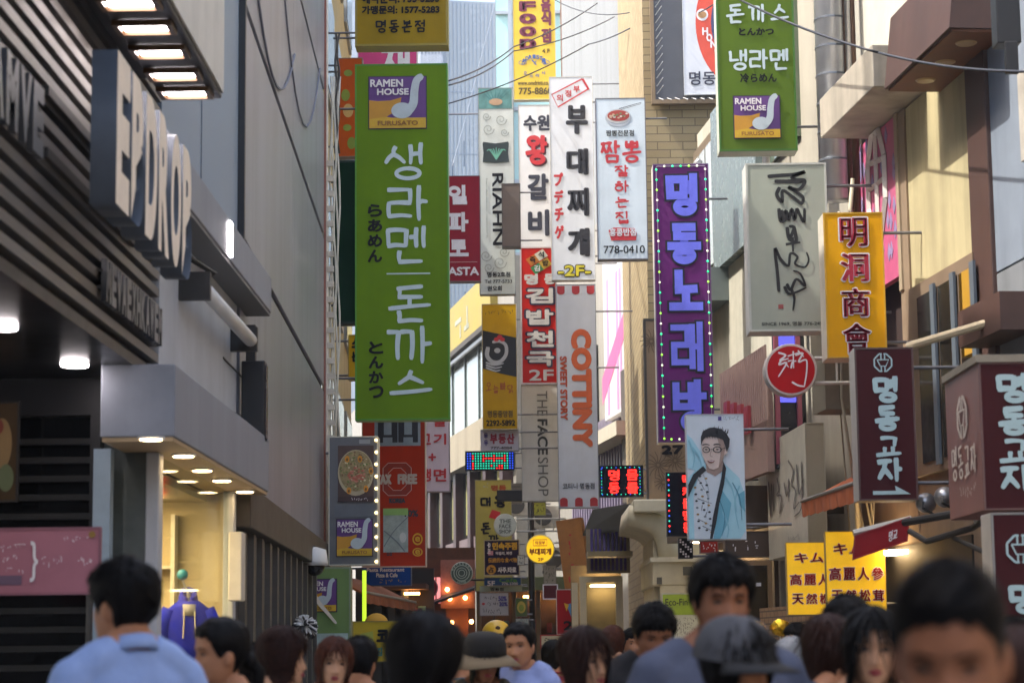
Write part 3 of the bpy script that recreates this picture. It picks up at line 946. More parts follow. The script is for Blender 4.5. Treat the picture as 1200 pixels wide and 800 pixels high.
# ---- brick building, frontal face
K = thing('brick_building', 'pale yellow brick building behind the purple and green signs', 'building', (2.02, 34.6, 0))
KB = brick_mat('yellow_brick', '9a8b69', '8b7b5a', '665a46', 1.0, 0.42, 0.135)
MB().box(0.22, 5, 0, 9, 0, 22).build('wall', KB, K)
MB().box(0, 0.22, 0.0, 8.8, 0, 22).build('corner_pier', KB, K)
bf = thing('bulb_billboard', 'black framed billboard ringed with white bulb spikes over the bricks', 'billboard', (2.02 + 0.24, 34.4, at(800, 116, 34.4).z))
W_ = 1.6
MB().box(-0.06, W_, 0.05, 0.18, 0, 3.6).build('frame', M('frame_grey', '4c4e54', 0.5, var=0.1), bf)
sp = MB()
for k in range(26):
    z = 0.1 + k * 0.135
    sp.tube([(-0.03, 0.05, z), (0.06, -0.16, z + 0.09)], 0.008, 5)
for k in range(12):
    sp.tube([(0.0 + k * 0.135, 0.05, 0.03), (0.06 + k * 0.135, -0.16, -0.05)], 0.008, 5)
sp.build('bulb_spike', M('spike_white', 'd6d8d8', 0.4), bf)
MB().box(-0.12, -0.06, 0.02, 0.16, 0, 3.6).box(-0.12, W_, 0.02, 0.16, -0.07, 0.0).build('trim', M('frame_brown2', '7d6a50', 0.6, streak=0.2), bf)
hs = Sign('restaurant_billboard', 'white billboard with a red ring and blue lettering half hidden by the green sign', 'billboard', (800, -60, 872, 111), 34.38, 0.05, face='d4d8de', case='c8ccd0')
RED1 = M('ring_red', 'cf4a34', 0.5)
hs.oval(872, 28, 57, 78, RED1, 1, hole=0.68, n=48)
hs.oval(872, 28, 39, 53, M('navy_disc', '3a3e66', 0.5), 1, n=40)
hs.oval(823, 18, 7, 7, M('print_white', 'e4dfe0'), 2); hs.oval(823, 18, 5, 4, M('tan_ink', 'b58a5a', .5), 3)
for i, c in enumerate('HONG'):
    hs.text(c, (822.5 + i * 4.6, 33 + i * 7.5, 829.5 + i * 4.6, 42 + i * 7.5), M('print_white', 'e4dfe0'), 0.5, 3)
hs.text('명동', (806, 84, 837, 100), M('navy_ink', '2a2f44', .5), 0.3, 2)
hs.done()

# ---- right-hand buildings: facade plane runs x = 5.72 - 0.106 Y
def RF(name, label, Y0):
    return Fac(name, label, 'building', 5.72 - 0.106 * Y0, Y0, -0.106)
# low glazed building with the windows
L = RF('glazed_building', 'building with brown window frames and grey glass behind the calligraphy sign', 25.6)
L.box('wall', M('wall_offwhite', 'b4b0a0', 0.75, var=0.12, streak=0.25), 0, 5, 0, 4.6, 0, 8.9)
wn = L.box('window', M('window_brown', '6e5f4a', 0.5, streak=0.2), -0.08, 0, 3.05, 4.5, 6.6, 8.6)
for k in range(3):
    L.box('pane', M('window_pane_sky', 'b2b8b0', 0.12, coat=0.5), -0.1, -0.082, 3.12 + k * .46, 3.5 + k * .46, 6.75, 8.45, parent=wn)
L.box('glass_box', M('grey_glass', '6c7a7a', 0.25, var=0.25), -0.12, 0, 0.2, 3.0, 6.6, 8.8)
L.box('bracket_plate', M('plate_grey', '717d7c', 0.6, var=0.1), -0.3, 0, 2.6, 4.6, 6.15, 6.6)
rib = L.pbox('ribbed_fascia', M('fascia_pink', 'a58a80', 0.5, 0.2, var=0.15), -0.45, -0.37, 846, 455, 900, 552, -0.45)
rr_ = MB()
ya, za = L.yz(846, 520, -0.45); yb, zb = L.yz(900, 470, -0.45)
for k in range(24):
    y = min(ya, yb) + k * abs(yb - ya) / 24
    rr_.box(-0.475, -0.451, y, y + 0.05, 4.1, 4.95)
rr_.build('rib', M('fascia_pink2', 'b59a90', 0.5, 0.2), rib)
for k, u in enumerate((852, 860, 868, 876)):
    y, z = L.yz(u, 482 + k * 2, -0.5)
    MB().box(-0.52, -0.48, y - 0.10, y + 0.12, z - 0.2, z + 0.12).box(-0.525, -0.521, y - .04, y + .06, z - .1, z + .05).build('letter', M('letter_red', 'a84448', 0.4), rib)
yn = min(ya, yb)
L.box('screen_wall', M('screen_dark', '1a1c26', .3), -0.36, 0, yn + .06, yn + .12, 3.55, 5.6)
L.box('screen', M('screen_violet', '3a3a90', 0.2, emit='5f5fe8', es=0.35), -0.30, -0.12, yn + .02, yn + .055, 4.3, 5.35)
L.box('screen_frame', M('frame_pink', '8c4a58', 0.5), -0.36, -0.31, yn, yn + .058, 3.6, 5.5)
L.box('screen_frame', M('frame_pink', '8c4a58', 0.5), -0.11, -0.06, yn, yn + .058, 3.6, 5.5)
L.box('lower_fascia', M('fascia_taupe', '6a5b4e', 0.6, streak=0.2), -0.6, 0, 0.3, 4.4, 3.0, 3.5)
L.box('lower_wall', M('taupe_wall', '5a4c40', 0.7), -0.05, 0, 0.1, 4.45, 0, 3.0)
lampstrip = L.box('awning_lamp', LAMPY, -0.6, -0.3, 0.9, 2.9, 2.93, 2.97)

# duct building, cream wall, tall
U = RF('duct_building', 'tall cream building with a silver duct and a pink billboard under a white canopy', 21.9)
U.box('wall', M('wall_cream_pale', '9f9a8c', 0.8, var=0.1, scale=1.5, streak=0.2), 0.05, 5, 0, 3.7, 0, 15)
U.box('green_glass', M('green_glass', '5b6a58', 0.12, var=0.2, coat=0.5), 0.0, 0.05, 2.2, 3.65, 7.4, 15)
du = MB()
p = U.yz(978, 100, -0.2)
du.tube([(-0.22, p[0], 6.1), (-0.22, p[0], 15)], 0.17, 16)
du.build('duct', M('duct_silver', 'c8cacc', 0.3, 0.35, var=0.1), U.root, smooth=True)
rg = MB()
for k in range(30):
    rg.lathe([(0.176, 6.2 + k * 0.3), (0.176, 6.22 + k * 0.3)], 16, (-0.22, p[0], 0))
rg.build('duct_seam', M('seam_grey', '70757c', 0.4, 0.6), U.root)
pp = MB()
for u, r in ((1000, 0.04), (993, 0.03)):
    q_ = U.yz(u, 100, -0.1)
    pp.tube([(-0.1, q_[0], 5), (-0.1, q_[0], 15)], r, 8)
pp.build('pipe', M('pipe_brown', '5a4438', 0.5, 0.3), U.root, smooth=True)
pp = MB()
q_ = U.yz(1001, 100, -0.14)
pp.tube([(-0.16, q_[0] + .1, 7), (-0.16, q_[0] + .1, 15)], 0.03, 8)
pp.tube([(-0.25, 2.75, 5.4), (-0.25, 2.75, 8.1), (-0.2, 2.72, 8.2), (0, 2.7, 8.2)], 0.045, 8)
pp.build('pipe', STEEL, U.root, smooth=True)
cp = MB()
ya, za = U.yz(1024, 118, -0.5); yb, zb = U.yz(962, 172, -0.5)
cp.box(-0.5, 0.04, ya, yb, 6.62, 7.02)
cp.build('canopy', M('canopy_white', 'aaa294', 0.5, var=0.15, streak=0.45), U.root, bevel=0.01)
pk = Fac('pink_billboard', 'pink billboard with pale emblem under the white canopy', 'billboard', 5.72 - 0.106 * 21.9, 21.9, -0.106)
ya, za = pk.yz(1054, 312, -0.03); yb, zb = pk.yz(1003, 130, -0.03)
pk.box('panel', M('panel_pink', 'b8577c', 0.45, var=0.28, scale=2.6), -0.03, 0.04, ya, yb, 5.05, 6.6)
pk.box('trim', M('trim_sand', 'a09078', .6), -0.04, 0.04, ya - .1, ya - .003, 4.9, 6.61)
em = MB()
yc, zc_ = pk.yz(1028, 215, -0.04)
oct_ = [(yc + 0.33 * math.cos(R(22.5 + 45 * k)), zc_ + 0.55 * math.sin(R(22.5 + 45 * k))) for k in range(8)]
for i in range(8):
    a, b_ = oct_[i], oct_[(i + 1) % 8]
    em.tube([(-0.04, a[0], a[1]), (-0.04, b_[0], b_[1])], 0.035, 4)
em.tube([(-0.04, yc, zc_ - .5), (-0.04, yc, zc_ + .5)], .03, 4).tube([(-0.04, yc - .3, zc_), (-0.04, yc + .3, zc_)], .03, 4).tube([(-0.04, yc - .22, zc_ + .2), (-0.04, yc + .22, zc_ + .25)], .03, 4)
em.build('emblem', M('emblem_white', 'd8d0c8', 0.5), pk.root)
lf = MB()
rnd = random.Random(4)
for k in range(40):
    y, z = ya + rnd.random() * (yb - ya), 5.1 + rnd.random() * 1.4
    lf.prism([(y, z), (y + .05, z + .08), (y, z + .18), (y - .05, z + .08)], 'x', -0.0355, -0.0305)
lf.build('leaf_print', M('leaf_blue', '8a7fa4', 0.5), pk.root)

# near beige building
N = RF('beige_building', 'beige plastered building with brown roof hood and window band on the right', 15.0)
N.box('core', M('core_brown', '3a2c28', 0.7), 0.12, 5, 0.0, 6.85, 0, 15)
N.box('unseen_wing', M('wing_tan', '8a8072', .7, var=.1, streak=.15), 0.3, 5, -52, -0.01, 0, 8)  # unseen right side behind the camera, also added to block low skylight
ya, za = N.yz(1147, 340, 0); yb, zb = N.yz(1069, 340, 0)
N.box('plaster_wall', CREAM, 0.0, 0.12, ya, yb, 4.86, 6.6)
N.box('upper_wall', M('upper_pale', 'b6b4a8', 0.8, var=0.1, streak=0.2), 0.0, 0.12, 0.0, 6.85, 7.2, 15)
N.box('side_strip', M('strip_tan', '8a7660', 0.7, streak=0.25), -0.02, 0.12, yb + 0.002, yb + 0.3, 2.6, 6.6)
yc, zc_ = N.yz(1163, 300, -0.04)
N.box('pilaster', BROWN, -0.05, 0.12, yc, ya - 0.002, 2.6, 6.6, bevel=0.01)
N.box('blue_panel', M('panel_slate', '7d8794', 0.6, var=0.1, streak=0.2), -0.01, 0.12, 0.2, yc - 0.002, 4.6, 7.0)
N.box('patched_box', M('box_dirty', 'b3ada2', 0.7, var=0.2, streak=0.35), -0.1, -0.012, 0.1, 1.35, 5.3, 6.0)
yh0, zh0 = N.yz(1113, 50, -0.5); yh1, zh1 = N.yz(1037, 122, -0.5)
hd = MB().prism([(0.11, 6.5), (-0.5, 6.5), (-0.42, 7.16), (0.11, 7.3)], 'y', yh0, yh1)
hd.build('roof_hood', BROWN, N.root)
N.box('hood_soffit', M('soffit_rust', '6a4028', 0.6, var=0.25), -0.47, 0.0, yh0 + 0.03, yh1 - 0.03, 6.475, 6.497)
for k in range(3):
    yy = yh0 + (yh1 - yh0) * (0.18 + 0.3 * k)
    MB().lathe([(0.075, 6.462), (0.09, 6.474)], 16, (-0.25, yy, 0)).build('soffit_lamp', M('lamp_off', 'b59a70', 0.3), N.root)
# window band
wb = N.box('window', M('window_tan', '7d6a56', 0.6, streak=0.2), -0.06, 0.0, ya - 0.05, yb + 0.02, 3.1, 4.85)
for k, (ua, ub, va, vb) in enumerate(((1146, 1128, 316, 396), (1122, 1103, 326, 398), (1098, 1078, 345, 525))):
    y0, _ = N.yz(ua, 400, -0.06); y1, _ = N.yz(ub, 400, -0.06)
    N.box('pane', DARKG, -0.075, -0.062, y0, y1, 3.2, 4.72, parent=wb)
    N.box('post', M('post_slate', '55606a', 0.5), -0.1, -0.0755, y0 - 0.07, y0 + 0.04, 3.15, 4.76, parent=wb)
y0, _ = N.yz(1143, 400, -0.08); y1, _ = N.yz(1130, 400, -0.08)
N.box('yellow_strip', M('strip_yellow', 'b0862a', 0.4), -0.082, -0.0765, y0, y1, 4.0, 4.72, parent=wb)
yq, zq = N.yz(1124, 408, -.3); yr, zr = N.yz(1172, 366, -.3)
N.box('ledge', BROWN, -0.3, 0.0, yr, yq, zq, zq + .3)
N.box('dark_wall', MAROON, -0.02, 0.12, 0.2, yc + 0.5, 0, 2.58)
N.box('grey_wall', M('wall_slate', '767a7e', .7, var=.1, streak=.2), -0.01, 0.12, 0.2, yc - 0.002, 2.6, 4.58)
N.box('tan_wall', M('tan_wall', '7c6a58', 0.7, var=0.12, streak=0.25), -0.01, 0.12, yc + 0.51, 6.8, 0, 3.3)
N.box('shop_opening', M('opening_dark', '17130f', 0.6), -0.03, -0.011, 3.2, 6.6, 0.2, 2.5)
N.box('shop_lamp', LAMPY, -0.2, -0.035, 5.1, 5.6, 2.42, 2.46)
vd = MB()
vy, vz = N.yz(985, 470, -0.3)
vd.box(-0.5, -0.05, 6.2, 6.75, 3.9, 5.1)
vd.prism([(-0.5, 5.1), (-0.05, 5.1), (-0.05, 5.7), (-0.3, 5.7)], 'y', 6.22, 6.7)
vd.build('vent_duct', M('duct_tan', '8c8472', 0.5, 0.3, var=0.15, streak=0.2), N.root)
pp = MB()
pp.tube([(-0.3, 5.9, 2.7), (-0.3, 5.95, 4.2), (-0.26, 6.05, 5.6), (-0.2, 6.0, 6.2)], 0.022, 8).tube([(-0.2, 6.1, 2.6), (-0.35, 6.15, 4.0), (-0.3, 6.2, 5.9)], 0.015, 6)
rnd = random.Random(21)
for k in range(7):
    a0_, b0_ = rnd.uniform(5.8, 6.7), rnd.uniform(-.3, -.08)
    pp.tube([(b0_ + rnd.uniform(-.06, .06), a0_ + rnd.uniform(-.12, .12), 2.6 + q * .42) for q in range(8)], rnd.uniform(.006, .012), 5)
pp.build('hose', M('hose_ivory', 'aca48e', 0.6), N.root, smooth=True)

# ---- cream corner shop with the curved cornice, centre right
Cc = thing('cream_corner_shop', 'cream corner shop with a fluted curved cornice', 'building', tuple(at(785, 757, 31.0)))
cz = lambda v: at(780, v, 31.0).z - Cc.location.z
cx = lambda u: at(u, 700, 31.0).x - Cc.location.x
CRM = M('shop_cream', 'cfc6a8', 0.6, var=0.08, streak=0.12)
Cc.location.z = 0
cz = lambda v: at(780, v, 31.0).z
MB().box(cx(768), cx(870), 0.3, 3.0, 0, cz(620)).build('wall', CRM, Cc)
MB().box(cx(765), cx(872), 0.0, 3.2, cz(686), cz(655)).build('fascia', CRM, Cc, bevel=0.02)
MB().box(cx(763), cx(872), -0.04, 3.2, cz(658), cz(655) + 0.03).build('fascia_cap', M('shop_cream_light', 'ddd6bc', 0.6), Cc)
fl = MB()
prof = [(cx(786), cz(655)), (cx(785), cz(640)), (cx(782), cz(628)), (cx(776), cz(618)), (cx(766), cz(610)), (cx(752), cz(605)), (cx(738), cz(603))]
for k in range(9):
    y = 0.2 + k * 0.32
    fl.tube([(p_[0], y, p_[1]) for p_ in prof], 0.165, 10)
fl.build('fluted_cornice', CRM, Cc, smooth=True)
MB().box(cx(744), cx(795), -0.1, 4.0, cz(600), cz(585)).build('cornice', M('shop_cream_light', 'ddd6bc', 0.6), Cc, bevel=0.02)
MB().box(cx(774), cx(772) + .5, 0.0, 0.3, 0, cz(686)).box(cx(830), cx(840), 0, 0.3, 0, cz(686)).build('pier', CRM, Cc)
nb = Sign('menu_board', 'lime green and white menu board with black print on the cream shop', 'sign', (776, 694, 818, 748), 30.94, 0.04, face='d3d6c8', case='c8c8bc')
nb.rect(777, 696, 817, 720, M('lime', '98b830', 0.4), 1); nb.text('Eco-Fin', (780, 701, 806, 709), M('ink_dark', '2c3226', .6), 0.1, 2)
nb.scrib(779, 723, 816, 744, M('ink_grey', '6a6a62', .6), 4, 16, 1, 4, 0.5); nb.done()
sv = MB()
for k in range(7):
    sv.tube([(cx(776 + k * 2.2), 0.28, cz(655) + 0.05), (cx(776 + k * 2.2) - 0.02, 0.26, cz(625))], 0.012, 5)
sv.build('lattice', M('lattice_tan', '9c9378', 0.6), Cc)
lp2 = MB().box(cx(801), cx(812), -0.03, 0.0, cz(674), cz(664)).box(cx(770), cx(776), -0.03, 0, cz(684), cz(676))
lp2.build('vent', M('vent_dark', '5c5a50', 0.6), Cc)
aw = MB()
a_, b_ = at(690, 640, 36), at(735, 612, 33.5)
awn = thing('dark_awning', 'dark grey sloping awning with striped curtain beside the cream shop', 'awning', (1.16, 34.2, 3.25))
awn.scale = (.68, .9, .8)
MB().add([(-0.35, 1.6, 0.25), (0.6, 0.0, 0.25), (0.75, 0.0, 0.75), (-0.1, 1.6, 0.75), (-0.35, 1.6, 0.2), (0.6, 0.0, 0.2), (0.75, 0.0, 0.7), (-0.1, 1.6, 0.7)],
         [(0, 1, 2, 3), (7, 6, 5, 4), (0, 4, 5, 1), (1, 5, 6, 2), (2, 6, 7, 3), (3, 7, 4, 0)]).build('cover', M('awning_dark', '33332f', 0.7, var=0.2), awn)
cu = MB()
for k in range(9):
    cu.box(-0.2 + k * 0.1, -0.2 + k * 0.1 + 0.06, 0.9, 0.95, -.55, 0.3)
cu.build('curtain', M('curtain_violet', '4a3a78', 0.7, var=0.4), awn)
MB().box(-0.3, 0.75, 0.97, 1.05, -.6, 0.3).build('back_panel', M('back_tan', '8d7f66', 0.7), awn)
MB().box(-0.3, 0.75, -0.05, 0.9, -0.3, -0.2).build('shelf', M('shelf_bronze', '8a7a58', 0.4, 0.5), awn)
# ================================================================== signs
INK = M('ink_black', '1c1c22', 0.5, var=0.1, spec=0.15)
PW = M('print_white', 'e4dfe0', 0.45, var=0.05)
BRW = M('brush_pale', 'bccdd4', 0.4, var=0.06)
RED = M('print_red', 'c02a30', 0.45, var=0.08)
NAVY = M('print_navy', '2a2d3c', 0.5)
GOLD = M('print_yellow', 'd9a81c', 0.45, var=0.08)
PURP = M('logo_purple', '5c2f78', 0.4, var=0.08)
ORY = M('logo_amber', 'c08a18', 0.4, var=0.08)
LOGY = M('logo_yellow', 'c8a018', 0.4)
SPOON = M('logo_spoon', 'b4c0c6', 0.4)
OUTL = M('logo_outline', '2c1a38', 0.5)

def logo(S, u0, v0, u1, v1, full=True):
    W, H = u1 - u0, v1 - v0
    X = lambda t: u0 + t * W
    Yy = lambda t: v0 + t * H
    S.rect(u0 - 1.2, v0 - 1.2, u1 + 1.2, v1 + 1.2, OUTL, 1, 'logo')
    S.rect(u0, v0, u1, v1, PURP, 2, 'logo')
    S.poly([(X(a), Yy(b)) for a, b in ((0, .45), (.15, .47), (.38, .46), (.57, .40), (.55, .52), (.45, .68), (.3, .78), (0, .82))], ORY, 3, 'logo')
    S.poly([(X(a), Yy(b)) for a, b in ((0, .82), (.3, .78), (.42, .80), (1, .80), (1, 1), (0, 1))], LOGY, 4, 'logo')
    S.oval(X(.58), Yy(.66), .19 * W, .155 * H, SPOON, 5, 'logo')
    S.stroke([(X(.70), Yy(.66)), (X(.78), Yy(.52)), (X(.80), Yy(.28)), (X(.84), Yy(.08)), (X(.92), Yy(0.0))], .16 * W, .12 * W, SPOON, 6, 'logo')
    S.text('RAMEN', (X(.02), Yy(.05), X(.60), Yy(.20)), PW, W * .006, 7)
    S.text('HOUSE', (X(.14), Yy(.23), X(.70), Yy(.36)), PW, W * .006, 7)
    S.text('Furusato' if not full else 'FURUSATO', (X(.15), Yy(.86), X(.86), Yy(.95)), M('logo_brown', '8a5a20', .5), W * .003, 7)

GR = 'signs hung out over the street'
# ---- the big green sign
S = Sign('shop_sign', 'big green sign with white brush letters and black kana, nearest hanging sign on the left', 'sign', (416, 75, 526, 492), 26.4, 0.26,
         face='62840e', case='9cc48c', group=GR, rz=0.0, rim=0.02, frimc='4a8a28', bracket=(-1, 0.32))
logo(S, 433, 91, 500, 152)
BIGB = 0.13
S.brush('생', (450, 170, 499, 214), BRW, .115)
S.brush('라', (453, 220, 503, 264), BRW, .115)
S.brush('멘', (452, 268, 501, 312), BRW, .115)
S.rect(453, 322.4, 504, 324, BRW, 2, 'lettering')
S.brush('돈', (454, 337, 506, 381), BRW, .115)
S.brush('까', (452, 384, 507, 430), BRW, .115)
S.brush('스', (455, 434, 507, 468), BRW, .15)
S.col('らあめん', 431, 448, 240, 311, INK, 0.7, 2, 0.16)
S.col('とんかつ', 432, 449, 400, 468, INK, 0.7, 2, 0.16)
S.done()
# ---- yellow sign above
S = Sign('shop_sign', 'olive yellow sign with black phone numbers above the big green sign', 'sign', (416, -60, 525, 54), 27.2, 0.3, face='937a14', case='a39a4c', group=GR, rim=0.03, frimc='8a7a2c', bracket=(-1, 0.3))
S.text('예약문의: 755-5233', (424, -10, 515, 5), INK, 0.5)
S.text('가맹문의: 1577-5283', (424, 7, 515, 17), INK, 0.5)
for i, c in enumerate('명동본점'): S.brush(c, (440 + 15.2 * i, 24, 453 + 15.2 * i, 39), INK, .15)
S.done()
# ---- pink behind
S = Sign('shop_sign', 'bright pink sign with one bold white letter, peeping between the yellow and green signs', 'sign', (419, 30, 489, 80), 31, 0.2, face='d94f86', case='d8c8cc', group=GR, bracket=(-1, 0.6))
S.block('채', (447, 52, 482, 92), PW, 6, 2)
S.scrib(424, 57, 440, 64, M('pink_pale', 'e08aac', .5), 1, 6); S.done()
S = Sign('shop_sign', 'orange sign with green blots squeezed beside the cable bundle', 'sign', (396, 68, 425, 184), 29.5, 0.2, face='cc5a18', case='8a7a6a', group=GR, bracket=(-1, .2))
for i, (a, b) in enumerate(((408, 86), (405, 112), (407, 150), (412, 168))): S.oval(a, b, 5, 4 + i % 2 * 3, M('leaf_lime', '8a9a34', .5), 1)
S.oval(408, 130, 6, 8, M('egg_pale', 'd8b06a', .5), 1); S.done()
S = Sign('shop_sign', 'plain dark green sign seen edge on behind the big green sign', 'sign', (390, 188, 421, 379), 26.9, 0.25, face='0f3a24', case='143020', group=GR, rim=0.03, bracket=(-1, .06)); S.done()
S = Sign('shop_sign', 'narrow yellow sign with black letters hidden behind the lower green sign', 'sign', (408, 392, 424, 445), 30, 0.2, face='cfa81c', case='9a8a4a', group=GR, bracket=(-1, .2))
S.text('소', (412, 396, 422, 408), INK, .8); S.text('눈', (412, 412, 422, 424), INK, .8); S.done()

# ---- lightbox with pasta picture
S = Sign('light_box', 'grey lightbox with a noodle picture above a small ramen logo, yellow bulbs along its edge', 'light box', (385, 511, 443, 662), 25.4, 0.34, face='6c6e72', case='d4d0c4', group=GR, rim=0.012, frimc='c8c4b4', bracket=(-1, .05))
S.rect(396, 522, 438, 588, M('pic_dim', '4a342c', .4, var=.3), 1)
S.oval(417, 554, 21, 27, M('bowl_ivory', 'b5a888', .4), 2); S.oval(417, 552, 19.5, 24, M('noodle_tan', '9c8a5e', .5, var=.5, scale=30), 3)
rnd = random.Random(2)
for k in range(90):
    a, r = rnd.random() * 6.28, rnd.random() ** .5
    u, v = 417 + 19 * r * math.cos(a), 552 + 23 * r * math.sin(a)
    S.oval(u, v, rnd.uniform(.6, 1.5), rnd.uniform(.6, 1.4), M(*rnd.choice([('noodle_pale', 'd6cba2', .5), ('noodle_green', '6a7a3a', .5), ('noodle_brown', '7a5a34', .5)])), 4, n=8)
for k in range(46):
    a, r = rnd.random() * 6.28, rnd.random() ** .5
    S.oval(418 + 10 * r * math.cos(a), 556 + 9 * r * math.sin(a), 1.5, 1.1, M(*rnd.choice([('meat_red', 'b8604a', .5), ('meat_pink', 'c8806a', .5)])), 5, n=8)
for u, v in ((407, 538), (422, 538), (409, 575), (429, 573), (435, 552)): S.oval(u, v, 2.8, 4, M('egg_orange', 'd08a1c', .5), 5); S.oval(u, v + .5, 1.3, 1.8, M('egg_dark', '6a4a1c', .5), 6)
S.rect(396, 582, 438, 588, M('pic_maroon', '3a2020', .4), 4); S.scrib(412, 583, 434, 586.5, PW, 1, 9, 5, 3, .5)
S.rect(421, 515, 434, 520, M('tape', '8d8f90', .5), 1)
logo(S, 395, 609, 436, 651)
S.rect(392, 592, 439, 606, M('grey_patch', '5b6068', .4), 1)
for k in range(11):
    v = 516 + k * 14.2
    p = S.P(441.2 if k % 2 else 441.0, v, 0.02)
    MB().ball(p, 0.021, 8, 6).build('bulb', M('bulb_yellow', 'e8d49a', 0.3, emit='ffe2a0', es=.8), S.root, smooth=True)
S.done()
# ---- lower ramen sign and the red tax free sign
S = Sign('shop_sign', 'tall green sign with a faded ramen logo standing low behind the crowd', 'sign', (347, 664, 411, 800), 24.2, 0.25, face='6f8a52', case='6c706e', group=GR, rim=0.02, frimc='7d8a70')
logo(S, 356, 679, 394, 716)
S.rect(350, 742, 408, 790, M('sheet_pale', '9fb4b0', .4, var=.3, scale=5), 1)
S.stroke([(366, 694), (374, 706), (384, 718), (394, 730)], 6, 3, M('pale_slash', 'd8cfc0', .3), 8)  # pale tapering band drawn diagonally across the logo
S.done()
MB().box(-0.2, 0.2, 0.02, 0.22, -S.loc.z, 0).build('stand', DSTEEL, S.root)
tl = thing('light_tube', 'glowing lime green light tube standing at the edge of the low ramen sign', 'lamp', tuple(at(427, 752, 24.4)))
MB().tube([(0, 0, 0), (0, 0, at(427, 668, 24.4).z - tl.location.z)], 0.024, 10).build('tube', M('lime_glow', 'b8d83a', .4, emit='b0d82a', es=.35), tl)
MB().tube([(0, 0, -tl.location.z), (0, 0, 0)], 0.03, 8).build('stand', DSTEEL, tl)

S = Sign('shop_sign', 'tall brick red tax free sign with navy block letters behind the noodle lightbox', 'sign', (424, 440, 499, 664), 29, 0.22, face='ad3318', case='c8b8a8', group=GR, bracket=(-1, .4))
GB = M('outline_blue', '8d9cb0', .5)
for (a, b) in ((441, 467), (465, 491)):
    S.rect(a - 2, 486, b + 2, 523, GB, 1, 'lettering')
    S.rect(a + 2, 486, b - 1, 519, NAVY, 2, 'lettering')
    S.rect(a + 9, 494, b - 8, 510, GB, 3, 'lettering'); S.rect(a + 8, 513, b - 7, 520, GB, 3, 'lettering')
for w_, (a, b, c, d) in ((1, (449, 543, 482, 581)), (2, (455, 549, 476, 575))):
    pts = [(a + 6, b), (c - 6, b), (c, b + 6), (c, d - 6), (c - 6, d), (a + 6, d), (a, d - 6), (a, b + 6), (a + 6, b)]
    S.stroke(pts, .8, .8, M('line_pale', 'c8a8a0', .5), 3, 'logo', smooth=False, cap=False)
    if w_ == 1: S.poly(pts[:-1], M('deep_red', '8e2414', .5), 1, 'logo')
S.rect(455.5, 549.5, 475.5, 574.5, M('face_ad3318', 'ad3318'), 2, 'logo')
S.text('TAX', (440, 556, 459, 568), M('letter_silver', 'c0b4b0', .5), .9, 4); S.text('FREE', (466, 556, 489, 568), M('letter_silver', 'c0b4b0', .5), .9, 4)
S.text('KOREA', (456, 584, 475, 590), NAVY, .5)
S.rect(449, 596, 478, 647, M('brochure', '9fb0b4', .3, var=.35, scale=6), 2); S.rect(449, 596, 478, 604, M('leaf_print_green', '8ab86a', .4), 3)
S.stroke([(450, 640), (462, 622), (478, 606)], 1, 1, M('hand_grey', '6d7684', .5), 4); S.stroke([(450, 622), (464, 634), (474, 646)], 1.2, 1.2, M('hand_grey', '6d7684', .5), 4)
S.oval(472, 630, 4, 6, M('coin_pale', 'c4ccd0', .4), 4)
S.text('10%', (474, 598, 490, 606), NAVY, .4)
for v, h in ((632, 7), (647, 5)):
    S.oval(489, v, 6, h, GOLD, 2, hole=.72); S.text('e', (486, v - 3, 492, v + 3), GOLD, .4)
S.text('ㅁㅁ', (453, 647, 459, 651), NAVY, .3); S.scrib(461, 647, 483, 651, M('deep_red', '8e2414', .5), 1, 7)
S.done()
S = Sign('menu_sign', 'pale pink menu sign with red letters and a plus behind the tax free sign', 'sign', (494, 470, 527, 576), 32, 0.2, face='d4c2cc', case='9a8c90', group=GR, bracket=(-1, .9))
for t, a, b, v0, v1 in (('불', 508, 523, 484, 500), ('고', 494, 505, 508, 521), ('기', 508, 523, 508, 521), ('냉', 494, 505, 549, 564), ('면', 508, 523, 549, 564)): S.text(t, (a, v0, b, v1), RED, .5)
S.text('+', (502, 531, 511, 540), RED, .4); S.done()
S = Sign('shop_sign', 'blue restaurant sign with small white print under the red tax free sign', 'sign', (424, 662, 482, 686), 31, 0.2, face='1c4a9a', case='3a4a6a', group=GR, bracket=(-1, .6))
S.text('Pasta Restaurant', (430, 665, 474, 669.5), PW, .2); S.text('Pizza & Cafe', (441, 671, 466, 676), PW, .2); S.scrib(444, 678, 476, 683, GOLD, 1, 12, 2, 5, .5); S.done()

# ---- centre: left group
S = Sign('shop_sign', 'dark red sign with three white letters beside the big green sign', 'sign', (515, 206, 563, 330), 36, 0.22, face='932432', case='7a6a6c', group=GR, bracket=(-1, 1.0))
for t, v0, v1 in (('일', 217, 240), ('파', 249, 272), ('로', 281, 301)): S.block(t, (525, v0, 549, v1), PW, 4.2)
S.text('PASTA', (518, 313, 561, 323), PW, .5); S.rect(526, 307, 559, 307.6, M('line_pale', 'c8a8a0', .5)); S.done()
S = Sign('shop_sign', 'tall pale scrollwork sign with sideways dark letters beyond the dark red sign', 'sign', (561, 103, 603, 345), 40, 0.22, face='ccd4d2', case='8a908e', group=GR, bracket=(-1, 1.8))
S.rect(562, 104, 601, 128, M('teal_print', '5c8f8c', .4, var=.4, scale=6), 1)
for k in range(7): S.stroke([(581, 122), (564 + k * 6, 106)], 1.4, .6, M('teal_deep', '2c6a70', .4), 2)
S.oval(582, 120, 8, 4, M('tan_print', 'b89878', .5), 3)
SCR = M('scroll_grey', '98a09e', .5)
